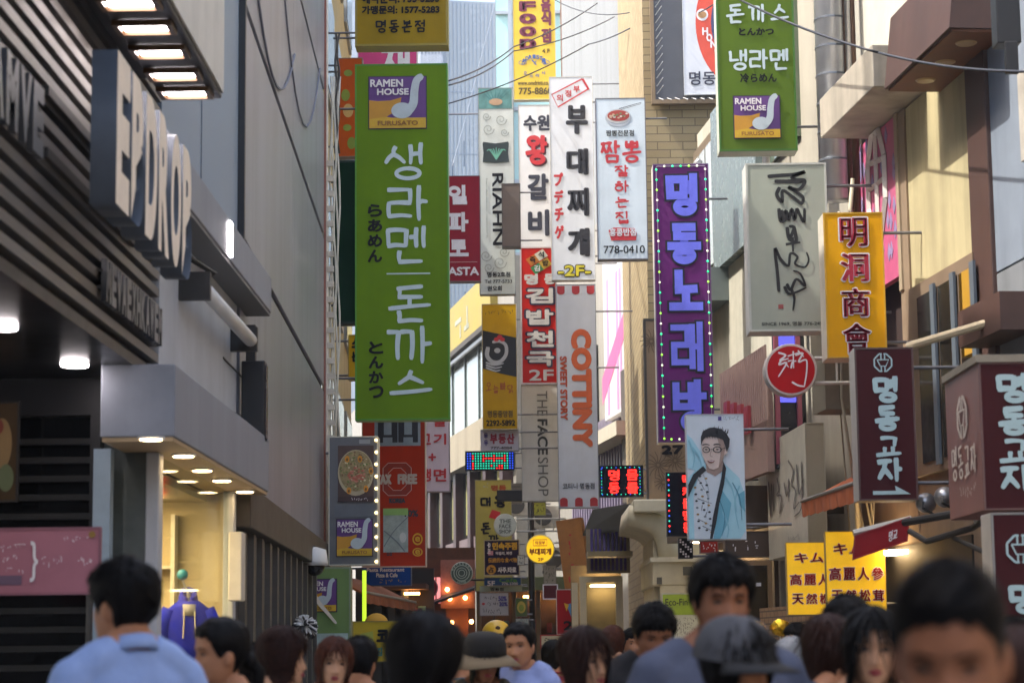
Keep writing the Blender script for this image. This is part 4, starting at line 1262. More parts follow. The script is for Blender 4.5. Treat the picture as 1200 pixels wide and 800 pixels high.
def spiral(S, u, v, r, d=1, a0=0, turns=1.6, w_=1.0):
    S.stroke([(u + d * r * (1 - t / 1.15) * math.cos(a0 + turns * 6.28 * t), v + r * (1 - t / 1.15) * math.sin(a0 + turns * 6.28 * t)) for t in np.linspace(0, 1, 14)], w_, w_ * .7, SCR, 1, 'picture')
for a in ((571, 137, 5), (588, 141, 7), (573, 152, 7), (592, 156, 5), (569, 300, 7), (585, 308, 8), (572, 314, 6), (590, 296, 6)): spiral(S, *a)
S.poly([(566, 169), (567, 167), (581, 169), (596, 167), (597, 169), (596, 180), (597, 191), (581, 192), (566, 191), (567, 180)], M('emblem_dark', '24302e', .4), 2, 'emblem')
for k in range(-3, 4): S.stroke([(582, 188), (582 + k * 2.5, 178 - abs(k) * .4), (582 + k * 3.6, 174 + abs(k) * 1.2)], 1.2, .8, M('mint', '6ab09a', .5), 3, 'emblem')
S.text('RIAHN', (577, 204, 590, 288), INK, .4, 2, 90)
S.text('hair&beauty network', (569, 210, 571.5, 280), SCR, .1, 2, 90)
S.text('명동2호점', (570, 319, 597, 325), INK, .2); S.text('Tel 777-5733', (567, 328, 599, 332), INK, .1); S.text('권오희', (570, 335, 587, 341), INK, .2)
S.done()
S = Sign('shop_sign', 'small blank brown box sign in front of the scrollwork sign', 'sign', (588, 215, 610, 289), 39, 0.3, face='6e645e', case='4e4844', group=GR, bracket=(1, .4)); S.done()
S = Sign('shop_sign', 'yellow and black sign with a big round eye shaped swirl above small print', 'sign', (565, 356, 606, 503), 42, 0.22, face='c49c14', case='bdb9a8', group=GR, bracket=(1, 1.2))
S.scrib(569, 363, 602, 368, M('ink_brown', '4a3a14', .5), 1, 16, 2, 4, .6)
S.poly([(566, 387), (605, 396), (605, 442), (587, 438), (566, 432)], M('black_patch', '1e1c1c', .4), 1)
LB = M('swirl_pale', 'b8bcc0', .4)
S.stroke([(572, 408), (571, 417), (577, 424), (586, 424), (593, 416), (593, 405), (586, 400), (578, 401)], 5, 3.4, LB, 3, 'emblem')
S.oval(583, 411, 3.6, 3, LB, 3, 'emblem')
for k in range(3): S.stroke([(570, 425 + k * 3), (580, 428 + k * 3.4), (590 - k * 2, 426 + k * 4)], 2.4, 1.4, LB, 3, 'emblem')
for a, b in ((582, 398), (586, 395), (589, 398)): S.oval(a, b, 3, 2.4, RED, 3, 'emblem')
for i, c in enumerate('오늘빠닭'): S.brush(c, (569 + i * 8.4, 448 + (i % 2) * 3, 576 + i * 8.4, 458 + (i % 2) * 3), M('print_rust', 'a04a1c', .5), .14)
S.text('명동중앙점', (571, 481, 600, 489), M('ink_brown', '4a3a14', .5), .2); S.text('2292-5892', (569, 492, 603, 499), INK, .3); S.done()
S = Sign('shop_sign', 'small lilac white sign with red and navy letters under the eye swirl sign', 'sign', (563, 503, 608, 528), 42.2, 0.2, face='c9c5d4', case='a8a4b0', group=GR, bracket=(1, 1.2))
S.text('동', (567, 507, 572, 513), M('ink_violet', '4a3a8a', .5), .3); S.text('우', (567, 515, 572, 522), M('ink_violet', '4a3a8a', .5), .3)
for i, c in enumerate('부동산'): S.text(c, (574 + i * 10, 508, 583 + i * 10, 520), M('print_crimson', 'a01c3c', .5), .6)
S.text('777-4004', (575, 523, 600, 526), INK, .1); S.done()
def led_board(name, label, box, Y, dots, **k):
    S = Sign(name, label, 'led board', box, Y, 0.15, face='141620', case='1c1c20', rim=0.01, **k)
    return S
S = led_board('led_board', 'dot matrix board of teal and red lights above the yellow green menu sign', (545, 528, 603, 551), 43, 0, group=GR, bracket=(1, .4))
LT, LB2, LR, LW = (M('led_' + n, c, .4, emit=c, es=e) for n, c, e in (('teal', '2ad0a8', .5), ('blue', '2a50e0', .6), ('red', 'ff2a2a', .9), ('white', 'e8fff4', .8)))
for i in range(18):
    for j in range(7):
        m = LB2 if i < 2 or i > 15 else LT
        if i in (2, 3) and j not in (0, 3): m = LR if i == 2 else LT
        if 6 <= i <= 14 and ((j == 2) or (j in (1, 3) and i % 4 == 2) or (j == 5 and i in (9, 12, 13)) or (j == 6 and 10 < i < 14)): m = LR
        S.oval(548 + i * 3.1, 531 + j * 2.9, 0.85, .8, m, 1, 'led', n=8)
S.done()
S = Sign('shop_sign', 'yellow sign with maroon slab letters near the top edge over the street centre', 'sign', (601, -40, 651, 117), 46, 0.22, face='d8bc48', case='c4c0a8', group=GR, bracket=(1, 1.5))
PL = M('print_plum', '6e2440', .45)
for i, (c, v) in enumerate((('N', -18), ('F', 2), ('O', 16.5), ('O', 31.5), ('D', 46))): S.text(c, (608.5, v, 628.5, v + 12), PL, 1.0, 2, xb=1.5)
for c, v in (('음', -2), ('식', 14), ('점', 34)): S.text(c, (634, v, 646, v + 17), PL, .9)
S.text('4 F', (635, 58, 644, 63), M('ink_brown', '4a3a14', .5), .2)
BL = M('print_blue', '3a5a9a', .5)
for i, c in enumerate('OMDRISTIA'):
    a = (i - 4) * .34
    S.text(c, (625.5 + 13 * math.sin(a) - 1.9, 76 - 9 * math.cos(a) - 2.4, 625.5 + 13 * math.sin(a) + 1.9, 76 - 9 * math.cos(a) + 2.4), BL, .25)
for s in (-1, 1): S.stroke([(625.5 + s * 9, 74), (625.5 + s * 14, 71), (625.5 + s * 18, 74), (625.5 + s * 14, 76), (625.5 + s * 9, 74)], .6, .6, BL, 2, 'logo')
S.stroke([(623, 71), (626, 74), (628, 77)], 1.4, 1, BL, 2, 'logo'); S.stroke([(628, 72), (625, 76)], 1.2, 1, BL, 2, 'logo')
for i, c in enumerate('오드리시'[:4]): S.text(c, (613 + i * 7, 84 + (1.5 - abs(i - 1.5)) * 3, 617 + i * 7, 88 + (1.5 - abs(i - 1.5)) * 3), BL, .15)
S.text('www.omdristi.co.kr', (606, 95, 647, 100), M('ink_brown', '4a3a14', .5), .15); S.text('775-8860', (607, 103, 646, 111), M('ink_brown', '4a3a14', .5), .3); S.done()
S = Sign('shop_sign', 'white sign with dark and red brush letters left of the tall white stew sign', 'sign', (608, 123, 648, 290), 43.5, 0.24, face='dde0e3', case='a8a8a2', group=GR, bracket=(1, 1.6))
S.text('수원', (614, 135, 645, 154), NAVY, .8)
S.brush('왕', (616, 161, 645, 196), M('shadow_maroon', '4a1c28', .5), .2, 2); S.brush('왕', (615, 159, 643, 194), RED, .19, 4)
S.text('갈', (618, 204, 643, 235), NAVY, 1.3); S.text('비', (618, 246, 643, 277), NAVY, 1.3); S.done()
S = Sign('shop_sign', 'tall white sign with heavy black letters, a red stamp and a yellow 2F', 'sign', (645, 90, 696, 328), 40, 0.26, face='dbe2eb', case='b0b0ae', group=GR, bracket=(1, .9), frimc='c0c0bc')
a = [(648, 111), (684, 93), (691, 105), (655, 126)]
S.stroke(a + [a[0]], 1.6, 1.6, RED, 2, 'logo', smooth=False); S.stroke([(685, 94), (691, 105)], 3.5, 3.5, RED, 3, 'logo', smooth=False)
for i, c in enumerate('의정부'): S.text(c, (653.5 + i * 10, 111 - i * 5, 661 + i * 10, 119 - i * 5), RED, .25)
for c, v0, v1 in (('부', 124, 158), ('대', 175, 206), ('찌', 221, 254), ('개', 268, 301)): S.text(c, (664, v0, 690, v1), M('ink_charcoal', '25252d', .5), 1.3, xb=.6)
for i, c in enumerate('プデチゲ'): S.text(c, (649, 203 + i * 20.5, 660, 219 + i * 20.5), RED, .8)
S.text('-2F-', (651, 310, 692, 325), INK, 1.6, 2); S.text('-2F-', (652.2, 311.2, 690.8, 323.8), M('print_lemon', 'd8cc30', .5), .6, 3); S.done()
S = Sign('shop_sign', 'white sign with red brush letters under a noodle bowl picture and a phone number', 'sign', (699, 115, 758, 304), 33.6, 0.24, face='d6e0e4', case='6c6a70', group=GR, bracket=(1, .35), rim=0.014)
S.oval(726, 137, 14, 8, M('bowl_white', 'd8d4cc', .4), 2); S.oval(726, 138.5, 15.5, 10.5, M('bowl_shade', 'b8bcc0', .4), 1); S.oval(726, 136, 13, 6.5, M('soup_red', 'a83c2c', .4), 3)
for k in range(14): S.oval(726 + rnd.uniform(-10, 10), 136 + rnd.uniform(-4, 4), 1.6, 1.1, M(*rnd.choice([('soup_tan', 'c8a88a', .4), ('soup_green', '6a7a4a', .4), ('soup_white', 'd8ccc0', .4)])), 4, n=8)
S.stroke([(727, 128), (753, 121)], .9, .9, INK, 5, 'picture', smooth=False); S.stroke([(729, 129), (753, 122.5)], .7, .7, INK, 5, 'picture', smooth=False)
S.text('짬뽕전문점', (711, 153, 744, 160), INK, .15)
S.brush('짬', (704, 165, 728, 192), RED, .14); S.brush('뽕', (729, 165, 753, 192), RED, .14)
for c, v0, v1 in (('잘', 194, 208), ('하', 212, 227), ('는', 231, 244), ('집', 248, 263)): S.brush(c, (720, v0, 737, v1), RED, .15)
S.poly([(712, 270), (718, 267), (742, 268), (745, 274), (744, 282), (715, 282)], RED, 2, 'logo')
S.text('홍콩반점', (713, 268, 744, 277), PW, .3, 3); S.text('778-0410', (706, 288, 754, 297), INK, .15); S.done()
S = Sign('shop_sign', 'red sign with white outlined letters and a coloured diamond under the beef rib sign', 'sign', (610, 289, 653, 450), 41.5, 0.24, face='d02a20', case='cfc0c0', group=GR, bracket=(1, 1.2), rim=0.03, frimc='d8c8c8')
PW2 = M('letter_ivory', 'dcd8d2', .45)
cols = (('dia_orange', 'cc7a1c'), ('dia_ivory', 'd8d4c0'), ('dia_green', '3a8a4a'), ('dia_gold', 'c8a030'))
for (dx, dy), (n_, c_), t in zip(((-7, -1), (3, -7), (-2, 9), (8, 3)), cols, '즉석김밥'):
    u, v = 632 + dx, 305 + dy
    S.poly([(u - 8, v), (u + 2, v - 6), (u + 8, v + 2), (u - 2, v + 8)], M(n_, c_, .5), 1); S.text(t, (u - 3.5, v - 3, u + 3.5, v + 4), INK if 'green' not in n_ else PW, .25, 3)
S.text('명', (615, 321, 631, 334), PW2, .9); S.text('동', (638, 321, 652, 334), PW2, .9)
for c, v0, v1 in (('김', 337, 357), ('밥', 362, 382), ('천', 387, 408), ('국', 411, 430)):
    S.text(c, (614, v0 - 1, 651, v1 + 1), M('navy_edge', '2c2440', .5), 1.9, 2); S.text(c, (616.5, v0 + 1, 648.5, v1 - 1), PW2, 1.0, 3)
S.text('2F', (619, 433, 648, 446), PW2, .5)
for k in range(36):
    pass
S.done()
S = Sign('shop_sign', 'pale grey sign with fat orange sideways letters and scalloped ends', 'sign', (653, 333, 700, 595), 39.5, 0.24, face='cdd4df', case='8e949c', group=GR, bracket=(1, 1.1))
OR_ = M('print_orange', 'd0602a', .45)
SR = M('scallop_red', 'b02c30', .45)
for k in range(3):
    u = 654.5 + k * 17.5
    for v0, v1, s in ((335, 342, 1), (586, 593, -1)):
        S.rect(u, v0, u + 9, v1, SR, 1)
        S.oval(u + 4.5, v1 if s > 0 else v0, 4.5, 3.2, SR, 1, n=16)
S.text('COTTINY', (670, 386, 694, 525), OR_, 2.1, 2, 90)
S.text('SWEET STORY', (656.5, 418, 665, 493), M('print_orange_deep', 'b8481c', .45), .55, 2, 90)
S.text('코티니 명동점', (658, 566, 695, 573), M('ink_slate', '4a4e58', .5), .15); S.done()
S = Sign('shop_sign', 'ivory sign with thin grey sideways letters left of the scalloped orange sign', 'sign', (611, 451, 655, 587), 42.5, 0.24, face='dcdbd7', case='a09e98', group=GR, bracket=(1, .3))
S.text('THE', (630, 458, 642, 487), M('ink_grey2', '6a6a68', .5), 0, 2, 90); S.text('FACE', (630, 491, 642, 533), M('ink_dark2', '3c3c3a', .5), .5, 2, 90); S.text('SHOP', (630, 536, 642, 581), M('ink_grey2', '6a6a68', .5), 0, 2, 90); S.done()

# ---- centre lower
S = Sign('menu_sign', 'yellow green sign with black brush letters and a red stamp behind the lamp post', 'sign', (557, 562, 600, 692), 47, 0.2, face='aca558', case='8a8668', group=GR, bracket=(1, .3))
S.text('명동', (576, 568, 594, 575), M('print_rust', 'a04a1c', .5), .4); S.brush('대', (563, 582, 576, 594), INK, .2); S.brush('왕', (579, 580, 594, 595), INK, .18)
S.poly([(577, 597), (587, 600), (584, 609), (573, 606)], RED, 1, 'stamp')
S.brush('돈', (563, 612, 576, 626), INK, .18); S.brush('까', (572, 626, 585, 636), INK, .2); S.scrib(567, 565, 573, 572, SCR, 2, 2); S.done()
S = Sign('menu_sign', 'dark violet sign crowded with yellow and white print and a gold disc', 'sign', (567, 632, 609, 674), 45.5, 0.2, face='251a38', case='b5aa94', group=GR, rim=0.02, frimc='a89c80', bracket=(1, .12))
S.text('민속주점', (577, 635, 606, 644), GOLD, .5); S.text('우리', (571, 635, 575, 648), PW, .2, 2, 90); S.text('막걸리, 파전', (581, 646, 600, 650), PW, .15)
S.rect(572, 645, 578, 650, M('tag_pink', 'c88a9a', .5), 1); S.text('伝統的な食べ物', (572, 653, 606, 659), M('print_amber', 'c8922a', .5), .2)
S.oval(575.5, 667, 5.6, 5.6, M('print_amber', 'c8922a', .5), 1); S.text('占', (572.5, 663.5, 578.5, 670.5), INK, .3); S.text('사주.타로', (583, 664, 605, 671), PW, .3); S.done()
S = Sign('menu_sign', 'small blue cafe sign with green letters under the dark violet sign', 'sign', (567, 676, 611, 686), 45.6, 0.18, face='345a8c', case='9a9684', group=GR, bracket=(1, .12))
S.text('Cafe', (585, 677, 606, 682), M('print_green', '5c9a4a', .5), .3); S.text('5F', (571, 680, 580, 686), PW, .3); S.text('776-2300', (588, 682, 607, 685), PW, .1); S.done()
S = Sign('menu_sign', 'pale mint panel under the blue cafe sign', 'sign', (562, 686, 612, 693), 45.9, 0.15, face='a8b5a4', case='8a9688', group=GR, bracket=(1, .12)); S.text('명동점', (575, 688, 590, 692), INK, .1); S.done()
S = Sign('notice_board', 'tilted white notice with handwritten discount prices under the mint panel', 'sign', (562, 694, 596, 721), 44, 0.03, face='b9b6ba', case='8a888a', group=GR)
S.text('50%', (584, 698, 594, 704), M('ink_violet', '4a3a8a', .5), .3); S.text('30%', (585, 705, 595, 710), M('ink_violet', '4a3a8a', .5), .3); S.scrib(564, 698, 583, 703, INK, 1, 8, 2, 1, .5); S.oval(566.5, 707, 1.8, 1.4, RED); S.scrib(570, 705, 584, 709, INK, 1, 6, 2, 2, .5); S.scrib(566, 712, 590, 718, INK, 1, 9, 2, 3, .5); S.done()
MB().tube([(0, 0.05, -S.loc.z), (0, 0.05, 0)], .02, 8).build('stand', DSTEEL, S.root)

def round_sign(name, label, u, v, r, Y, face, case, fm=None, d=0.18, ring=0.0, arm=None):
    """a drum shaped lightbox seen full face; marks go on with the usual calls"""
    S = Sign.__new__(Sign)
    S.u0, S.v0, S.u1, S.v1 = u - r, v - r, u + r, v + r
    c = at(u, v, Y)
    R_ = (at(u + r, v, Y).x - c.x)
    S.w = S.h = 2 * R_
    S.kx = S.kz = R_ / r
    S.d = d
    S.loc = Vector((c.x, Y, c.z - R_))
    S.root = thing(name, label, 'sign', S.loc, 0, GR)
    S.lay, S.n, S.side = {}, 0, 'front'
    prof = [(R_ * 0.97, 0.0), (R_, 0.02), (R_, d - 0.02), (R_ * 0.95, d)]
    MB().lathe(prof, 40, (0, 0, R_), 'y').build('case', M('case_' + case, case, 0.45, var=0.12), S.root)
    MB().lathe([(R_ * (0.93 - ring), -0.0005), (R_ * (0.93 - ring), -0.0025)], 40, (0, 0, R_), 'y').build('panel', fm or M('face_' + face, face, 0.5, spec=0.2), S.root)
    if arm:
        b = MB()
        for dz in (-0.12, 0.12):
            b.tube([(arm[0] * R_ * .95, d / 2, R_ + dz), (arm[0] * (R_ + arm[1]), d / 2, R_ + dz)], 0.018, 8)
        for k in range(4):
            x = arm[0] * (R_ + arm[1] * (k + 1) / 4)
            b.tube([(x, d / 2, R_ - .12), (x, d / 2, R_ + .12)], 0.012, 6)
        b.build('bracket', M('arm_white', 'b8b8b4', .5), S.root)
    return S
S = round_sign('round_sign', 'round white cosmetics sign on a ladder arm by the lamp post', 592, 615, 13.5, 41.5, 'd8dcd2', 'c8ccc4', arm=(1, .95))
for t, v in (('THE', 608), ('FACE', 614), ('SHOP', 620)): S.text(t, (585, v, 599, v + 4.6), M('ink_sage', '5a6454', .5), .12)
S.done()
S = round_sign('round_sign', 'round yellow stew sign with red letters right of the lamp post', 633, 643, 17, 40.5, 'e6b81a', 'e0cf7a', fm=M('lit_yellow', 'e6b81a', .4, emit='ffc81a', es=0.25), arm=(1, .5))
S.stroke([(625, 632), (641, 632), (641, 639), (625, 639), (625, 632)], .9, .9, RED, 2, smooth=False); S.text('의정부', (627, 633.5, 639, 637.8), RED, .15)
S.text('부대찌개', (620, 642, 646, 650), M('print_rust', 'a04a1c', .5), .4); S.text('2F', (630, 653, 637, 657), M('print_rust', 'a04a1c', .5), .2); S.done()
S = round_sign('round_sign', 'round grey green coffee sign with concentric rings at left of the violet sign', 541, 671, 13, 40, '4c5a54', 'b8beb4', arm=None)
for r_, h_ in ((9.5, .9), (6.5, .88), (4, .8)): S.oval(541, 671, r_, r_, M('mint_pale', 'b4c2b4', .5), 1, hole=h_)
for i, c in enumerate('ESPRESSO'):
    a = (i - 3.5) * .34
    S.text(c, (541 + 11 * math.sin(a) - 1, 671 - 11 * math.cos(a) - 1.2, 541 + 11 * math.sin(a) + 1, 671 - 11 * math.cos(a) + 1.2), M('mint_pale', 'b4c2b4', .5), .1)
S.text('COFFEE', (536, 680, 546, 682.5), M('mint_pale', 'b4c2b4', .5), .1)
MB().tube([(0, .1, .1), (.0, .5, .1), (.4, .9, .1)], .02, 8).build('bracket', DSTEEL, S.root); S.done()
S = round_sign('round_sign', 'round dark red sign with white letters behind the pink lamps', 500, 688, 13, 36, '7c1c28', '8c6a6c', arm=(-1, .6))
S.text('NA', (491, 683, 501, 690), PW, .2); S.rect(491, 694, 508, 694.6, PW); S.done()

# ---- right: purple karaoke sign with bulbs
S = Sign('karaoke_sign', 'tall purple sign with fat blue letters ringed by green bulbs', 'sign', (768, 192, 834, 518), 26.8, 0.32, face='66286e', case='cfc8c0', group=GR, rim=0.015, frimc='6a4a78', bracket=(1, .25))
BLU = M('letter_blue', '6a70dc', .45, emit='7a80ff', es=0.03, spec=.2)
EDGE = M('letter_edge', '171428', .4)
for c, v0, v1 in (('명', 204, 254), ('동', 263, 311), ('노', 318, 366), ('래', 379, 436), ('방', 446, 506)):
    sh_ = (v0 - 204) * .0125
    box = (783 + sh_, v0, 822 + sh_, v1)
    wt_ = {'래': 6.6, '방': 7.6}.get(c, 9.0)
    S.block(c, box, EDGE, wt_, 2, grow=2.6)
    S.block(c, box, BLU, wt_, 4, grow=.3)
bulbs = []
for k in range(27): bulbs.append((772.2 + k * .11, 199 + k * 12.1)); bulbs.append((830 + k * .04, 199 + k * 12.1))
for k in range(1, 6): bulbs.append((772 + k * 9.7, 195)); bulbs.append((774 + k * 9.3, 514.5))
bm_ = [M('bulb_green', '3ae0a0', .3, emit='2aff9a', es=.5), M('bulb_pale', 'e8f0d8', .3, emit='f0ffd8', es=.3), M('bulb_lime', '9ae05a', .3, emit='a0ff50', es=.4), M('bulb_teal', '1ac070', .3, emit='1aff90', es=.4)]
for i, (u, v) in enumerate(bulbs):
    p = S.P(u, v, 0.018)
    MB().ball(p, 0.014, 8, 6).build('bulb', bm_[(i // 2 * 7 + i % 2) % 4], S.root, smooth=True)
wi = MB()
for a, b in (((772, 196), (775, 514)), ((830, 196), (831, 514)), ((772, 195), (830, 195))): wi.tube([S.P(*a, 0.008), S.P(*b, 0.008)], .004, 5)
wi.build('wire', M('wire_pale', 'a89cb0', .5), S.root)
MB().lathe([(0.03, 0), (0.045, 0.01), (0.045, .02), (.03, .03)], 12, (0.25, .1, S.h + 0.045), 'y').build('lifting_ring', STEEL, S.root)
S.done()
# ---- right green ramen sign
S = Sign('shop_sign', 'green sign with white brush letters and a ramen logo at the top right', 'sign', (840, -80, 931, 177), 22.4, 0.28, face='567020', case='c4c8b8', group=GR, rim=0.02, frimc='3a6a1c', bracket=(1, .5))
S.text('とんかつ', (866, 34, 907, 43), INK, .5); S.text('冷らめん', (866, 87, 909, 98), INK, .4)
for i, c in enumerate('돈까스'): S.brush(c, (851 + i * 26, 6, 874 + i * 26, 29), BRW, .14)
for i, c in enumerate('냉라멘'): S.brush(c, (853 + i * 24, 59, 876 + i * 24, 84), BRW, .14)
for i, c in enumerate('생라멘'): S.brush(c, (853 + i * 24, -50, 876 + i * 24, -25), BRW, .14)
logo(S, 858, 114, 911, 162); S.done()
# ---- calligraphy sign
S = Sign('calligraphy_sign', 'large pale grey sign with sideways black running script', 'sign', (876, 191, 971, 388), 20.6, 0.34, face='a5ab9c', case='d6d4cc', group=GR, rim=0.02, frimc='b8bab0', bracket=(1, .62))
IB = M('ink_brush', '1b1917', .5)
def script(S, lines, w0, w1):
    for ln in lines: S.stroke(ln, w0, w1, IB, 2)
script(S, [[(903, 207), (917, 206), (933, 205), (946, 202), (930, 209), (944, 213), (928, 214), (911, 212)],
           [(911, 213), (925, 213), (945, 212), (938, 223), (926, 220), (942, 231), (941, 240)],
           [(915, 221), (912, 229), (918, 237), (919, 224), (930, 231), (941, 240)],
           [(914, 246), (916, 260), (922, 248), (925, 258), (929, 246), (932, 258), (935, 246), (938, 252), (943, 261), (944, 246)],
           [(917, 248), (921, 257), (917, 261)],
           [(923, 268), (925, 280), (931, 268), (926, 266)], [(931, 267), (933, 284), (924, 281)], [(922, 287), (937, 285)], [(929, 280), (929, 295)]], 4.6, 3.4)
script(S, [[(911, 341), (910, 320), (908, 292), (914, 304), (923, 312), (926, 298), (934, 302), (931, 310), (942, 314), (947, 306), (945, 297)],
           [(921, 334), (925, 340), (932, 328), (942, 336), (937, 322), (929, 318)], [(918, 337), (924, 345), (943, 338)], [(926, 340), (929, 350), (927, 364)]], 4.0, 2.0)
S.rect(910, 357, 916, 362, M('stamp_red', '9a4a44', .5), 1, 'stamp')
S.text('SINCE 1969, 명동 776-2455', (890, 377, 964, 382), IB, .12); S.done()
# ---- yellow hanja sign
S = Sign('hanja_sign', 'amber yellow sign with four red white edged characters', 'sign', (967, 249, 1037, 419), 19.2, 0.36, face='dda004', case='d8d0c0', group=GR, rim=0.014, frimc='c89a20', bracket=(1, .45))
CR = M('print_carmine', 'a81c34', .45)
for c, v0, v1 in (('明', 255, 290), ('洞', 297, 331), ('商', 338, 372), ('會', 379, 415)):
    S.text(c, (984, v0 - 1, 1020, v1 + 1), PW, 1.2, 2, xb=.6); S.text(c, (985.5, v0 + .5, 1018.5, v1 - .5), CR, .25, 3, xb=1.0)
S.done()
# ---- round red sign
S = round_sign('round_sign', 'round red porridge sign with one white brush character', 927, 433, 31, 20.2, 'b41418', 'c2b8b0', d=.2, ring=.03, arm=(1, .8))
W2 = PW
for ln in ([(913, 413), (921, 416), (914, 422), (924, 420)], [(918, 419), (913, 427), (922, 425), (912, 441)], [(921, 426), (924, 430)], [(924, 417), (936, 413)], [(930, 412), (930, 431)], [(924, 423), (929, 422)], [(927, 431), (929, 424), (933, 423)],
           [(933, 416), (941, 414), (936, 424), (945, 422), (945, 436), (942, 452)], [(928, 448), (935, 452), (942, 453)], [(936, 411), (942, 418)]): S.stroke(ln, 2.4, 1.6, W2, 2)
S.done()
# ---- maroon signs
MRN = '441a1e'
PB = M('letter_pale_blue', 'adc8cc', .4, var=.05)
def emblem(S, u, v, r, mat, sx=1.0):
    o = [(u + sx * r * math.cos(R(22.5 + 45 * k)), v + r * math.sin(R(22.5 + 45 * k))) for k in range(8)]
    for i in range(8):
        if i in (1, 5): 
            a, b = np.array(o[i]), np.array(o[(i + 1) % 8]); S.stroke([a, a + (b - a) * .38], r * .16, r * .16, mat, 2, 'emblem', False, False); S.stroke([a + (b - a) * .62, b], r * .16, r * .16, mat, 2, 'emblem', False, False)
        else: S.stroke([o[i], o[(i + 1) % 8]], r * .16, r * .16, mat, 2, 'emblem', False, False)
    for s in (-1, 1):
        S.stroke([(u + s * sx * r * .2, v - r * .92), (u + s * sx * r * .2, v - r * .35)], r * .13, r * .13, mat, 2, 'emblem', False, False)
        S.stroke([(u + s * sx * r * .2, v + r * .92), (u + s * sx * r * .2, v + r * .4)], r * .13, r * .13, mat, 2, 'emblem', False, False)
    S.stroke([(u - sx * r * .62, v - r * .3), (u + sx * r * .62, v - r * .3), (u + sx * r * .3, v + r * .38), (u - sx * r * .3, v + r * .38), (u - sx * r * .62, v - r * .3)], r * .12, r * .12, mat, 3, 'emblem', False, False)
S = Sign('restaurant_sign', 'maroon sign with four pale blue letters, an octagon emblem and an arrow', 'sign', (1004, 407, 1073, 586), 17.2, 0.3, face=MRN, case='b8b4ac', group=GR, rim=0.014, frimc='55403c', bracket=(1, .8))
emblem(S, 1037, 425, 11, PB)
for i, (c, v0, v1) in enumerate((('명', 441, 473), ('동', 475, 506), ('교', 511, 535), ('자', 536, 567))): S.brush(c, (1023.5 + i * .5, v0, 1055 + i * .5, v1), PB, .19)
S.poly([(1020, 575), (1047, 575), (1046, 569), (1064, 579), (1020, 579.5)], PB, 2, 'arrow'); S.done()
bp_ = MB()
bp_.tube([(S.w / 2 - .02, .1, S.h + .02), (S.w / 2 + 1.3, -1.2, S.h + .28)], .035, 8)
bp_.build('stay_pole', M('pole_ivory', 'c4b494', .5, var=.1), S.root)
S = Sign('restaurant_sign', 'big maroon corner box sign with letters on two faces at the right edge', 'sign', (1150, 424, 1246, 597), 14.0, 1.15, face=MRN, case='8a5f58', group=GR, rim=0.012, frimc='6a4c48', bracket=(1, .3))
for c, v0, v1 in (('명', 437, 473), ('동', 476, 511), ('교', 514, 542), ('자', 544, 578)): S.brush(c, (1169, v0, 1208, v1), PB, .19)
S.side = 'left'; S.sspan = (0, 100)
PAL = M('letter_cream', 'd0c4b8', .5)
emblem(S, 52, 478, 26, PAL, .55)
for i, c in enumerate('명동교자'): S.brush(c, (16 + i * 18.5, 510 + 2 * i, 33 + i * 18.5, 552), PAL, .2)
S.scrib(38, 560, 84, 575, PAL, 1, 7, 2, 3, 1.2)
MB().box(-S.w / 2 - .02, S.w / 2, -.02, S.d + .01, S.h, S.h + .05).build('top_trim', M('trim_stone', '8c8474', .6, var=.2), S.root)
S.done()
S = Sign('restaurant_sign', 'lower maroon sign with a large emblem cut by the right edge of the picture', 'sign', (1165, 600, 1240, 800), 13.2, 0.3, face=MRN, case='b8b4ac', group=GR, rim=0.014, bracket=(1, .3), frimc='8a8884')
emblem(S, 1198, 643, 17, PB); S.brush('명', (1181, 684, 1216, 720), PB, .19); S.brush('동', (1181, 724, 1216, 760), PB, .19); S.done()

# ---- portrait poster
S = Sign('portrait_banner', 'pale blue banner with a picture of a man in glasses and a light blue jacket', 'banner', (805, 485, 873, 632), 20.8, 0.16, face='d6e2ea', case='c8ccd0', group=GR, rim=0.006, bracket=(1, .45))
SK, SKs, HR, JK, JKs, BK, TS = (M(n, c, .45, var=.06) for n, c in (('pic_skin', 'd2c0b6'), ('pic_skin_deep', 'a08a7e'), ('pic_hair', '17161a'), ('pic_jacket', 'a4d4e2'), ('pic_jacket_deep', '6aaec4'), ('pic_lapel', '16181e'), ('pic_shirt', 'ccd8e0')))
S.poly([(806, 508), (812, 514), (822, 530), (827, 545), (818, 552), (806, 548)], JK, 1)
S.poly([(806, 560), (820, 546), (848, 542), (866, 560), (872, 580), (872, 622), (866, 631), (806, 631)], JK, 2)
S.poly([(820, 552), (828, 548), (846, 550), (838, 600), (836, 631), (812, 631), (812, 580)], TS, 3)
S.poly([(827, 540), (847, 538), (849, 551), (838, 558), (828, 553)], SKs, 4)
S.poly([(824, 546), (828, 551), (817, 560), (810, 574), (806, 582), (806, 568), (812, 556)], BK, 5)
S.poly([(848, 541), (851, 549), (848, 568), (842, 590), (838, 612), (833, 631), (830, 631), (834, 606), (840, 580), (845, 560)], BK, 5)
S.poly([(846, 575), (856, 590), (852, 612), (842, 631), (834, 631), (840, 600)], JKs, 3); S.poly([(864, 580), (872, 575), (872, 600), (866, 592)], JKs, 3)
S.poly([(822, 514), (823, 530), (826, 540), (831, 549), (836, 550.5), (842, 548), (848, 538), (850, 527), (849, 513), (842, 506), (828, 507)], SK, 6)
S.poly([(849, 522), (853, 524), (853, 531), (849, 534)], SK, 6)
S.poly([(841, 512), (849, 512), (850, 527), (848, 538), (842, 548), (845, 530)], SKs, 7)
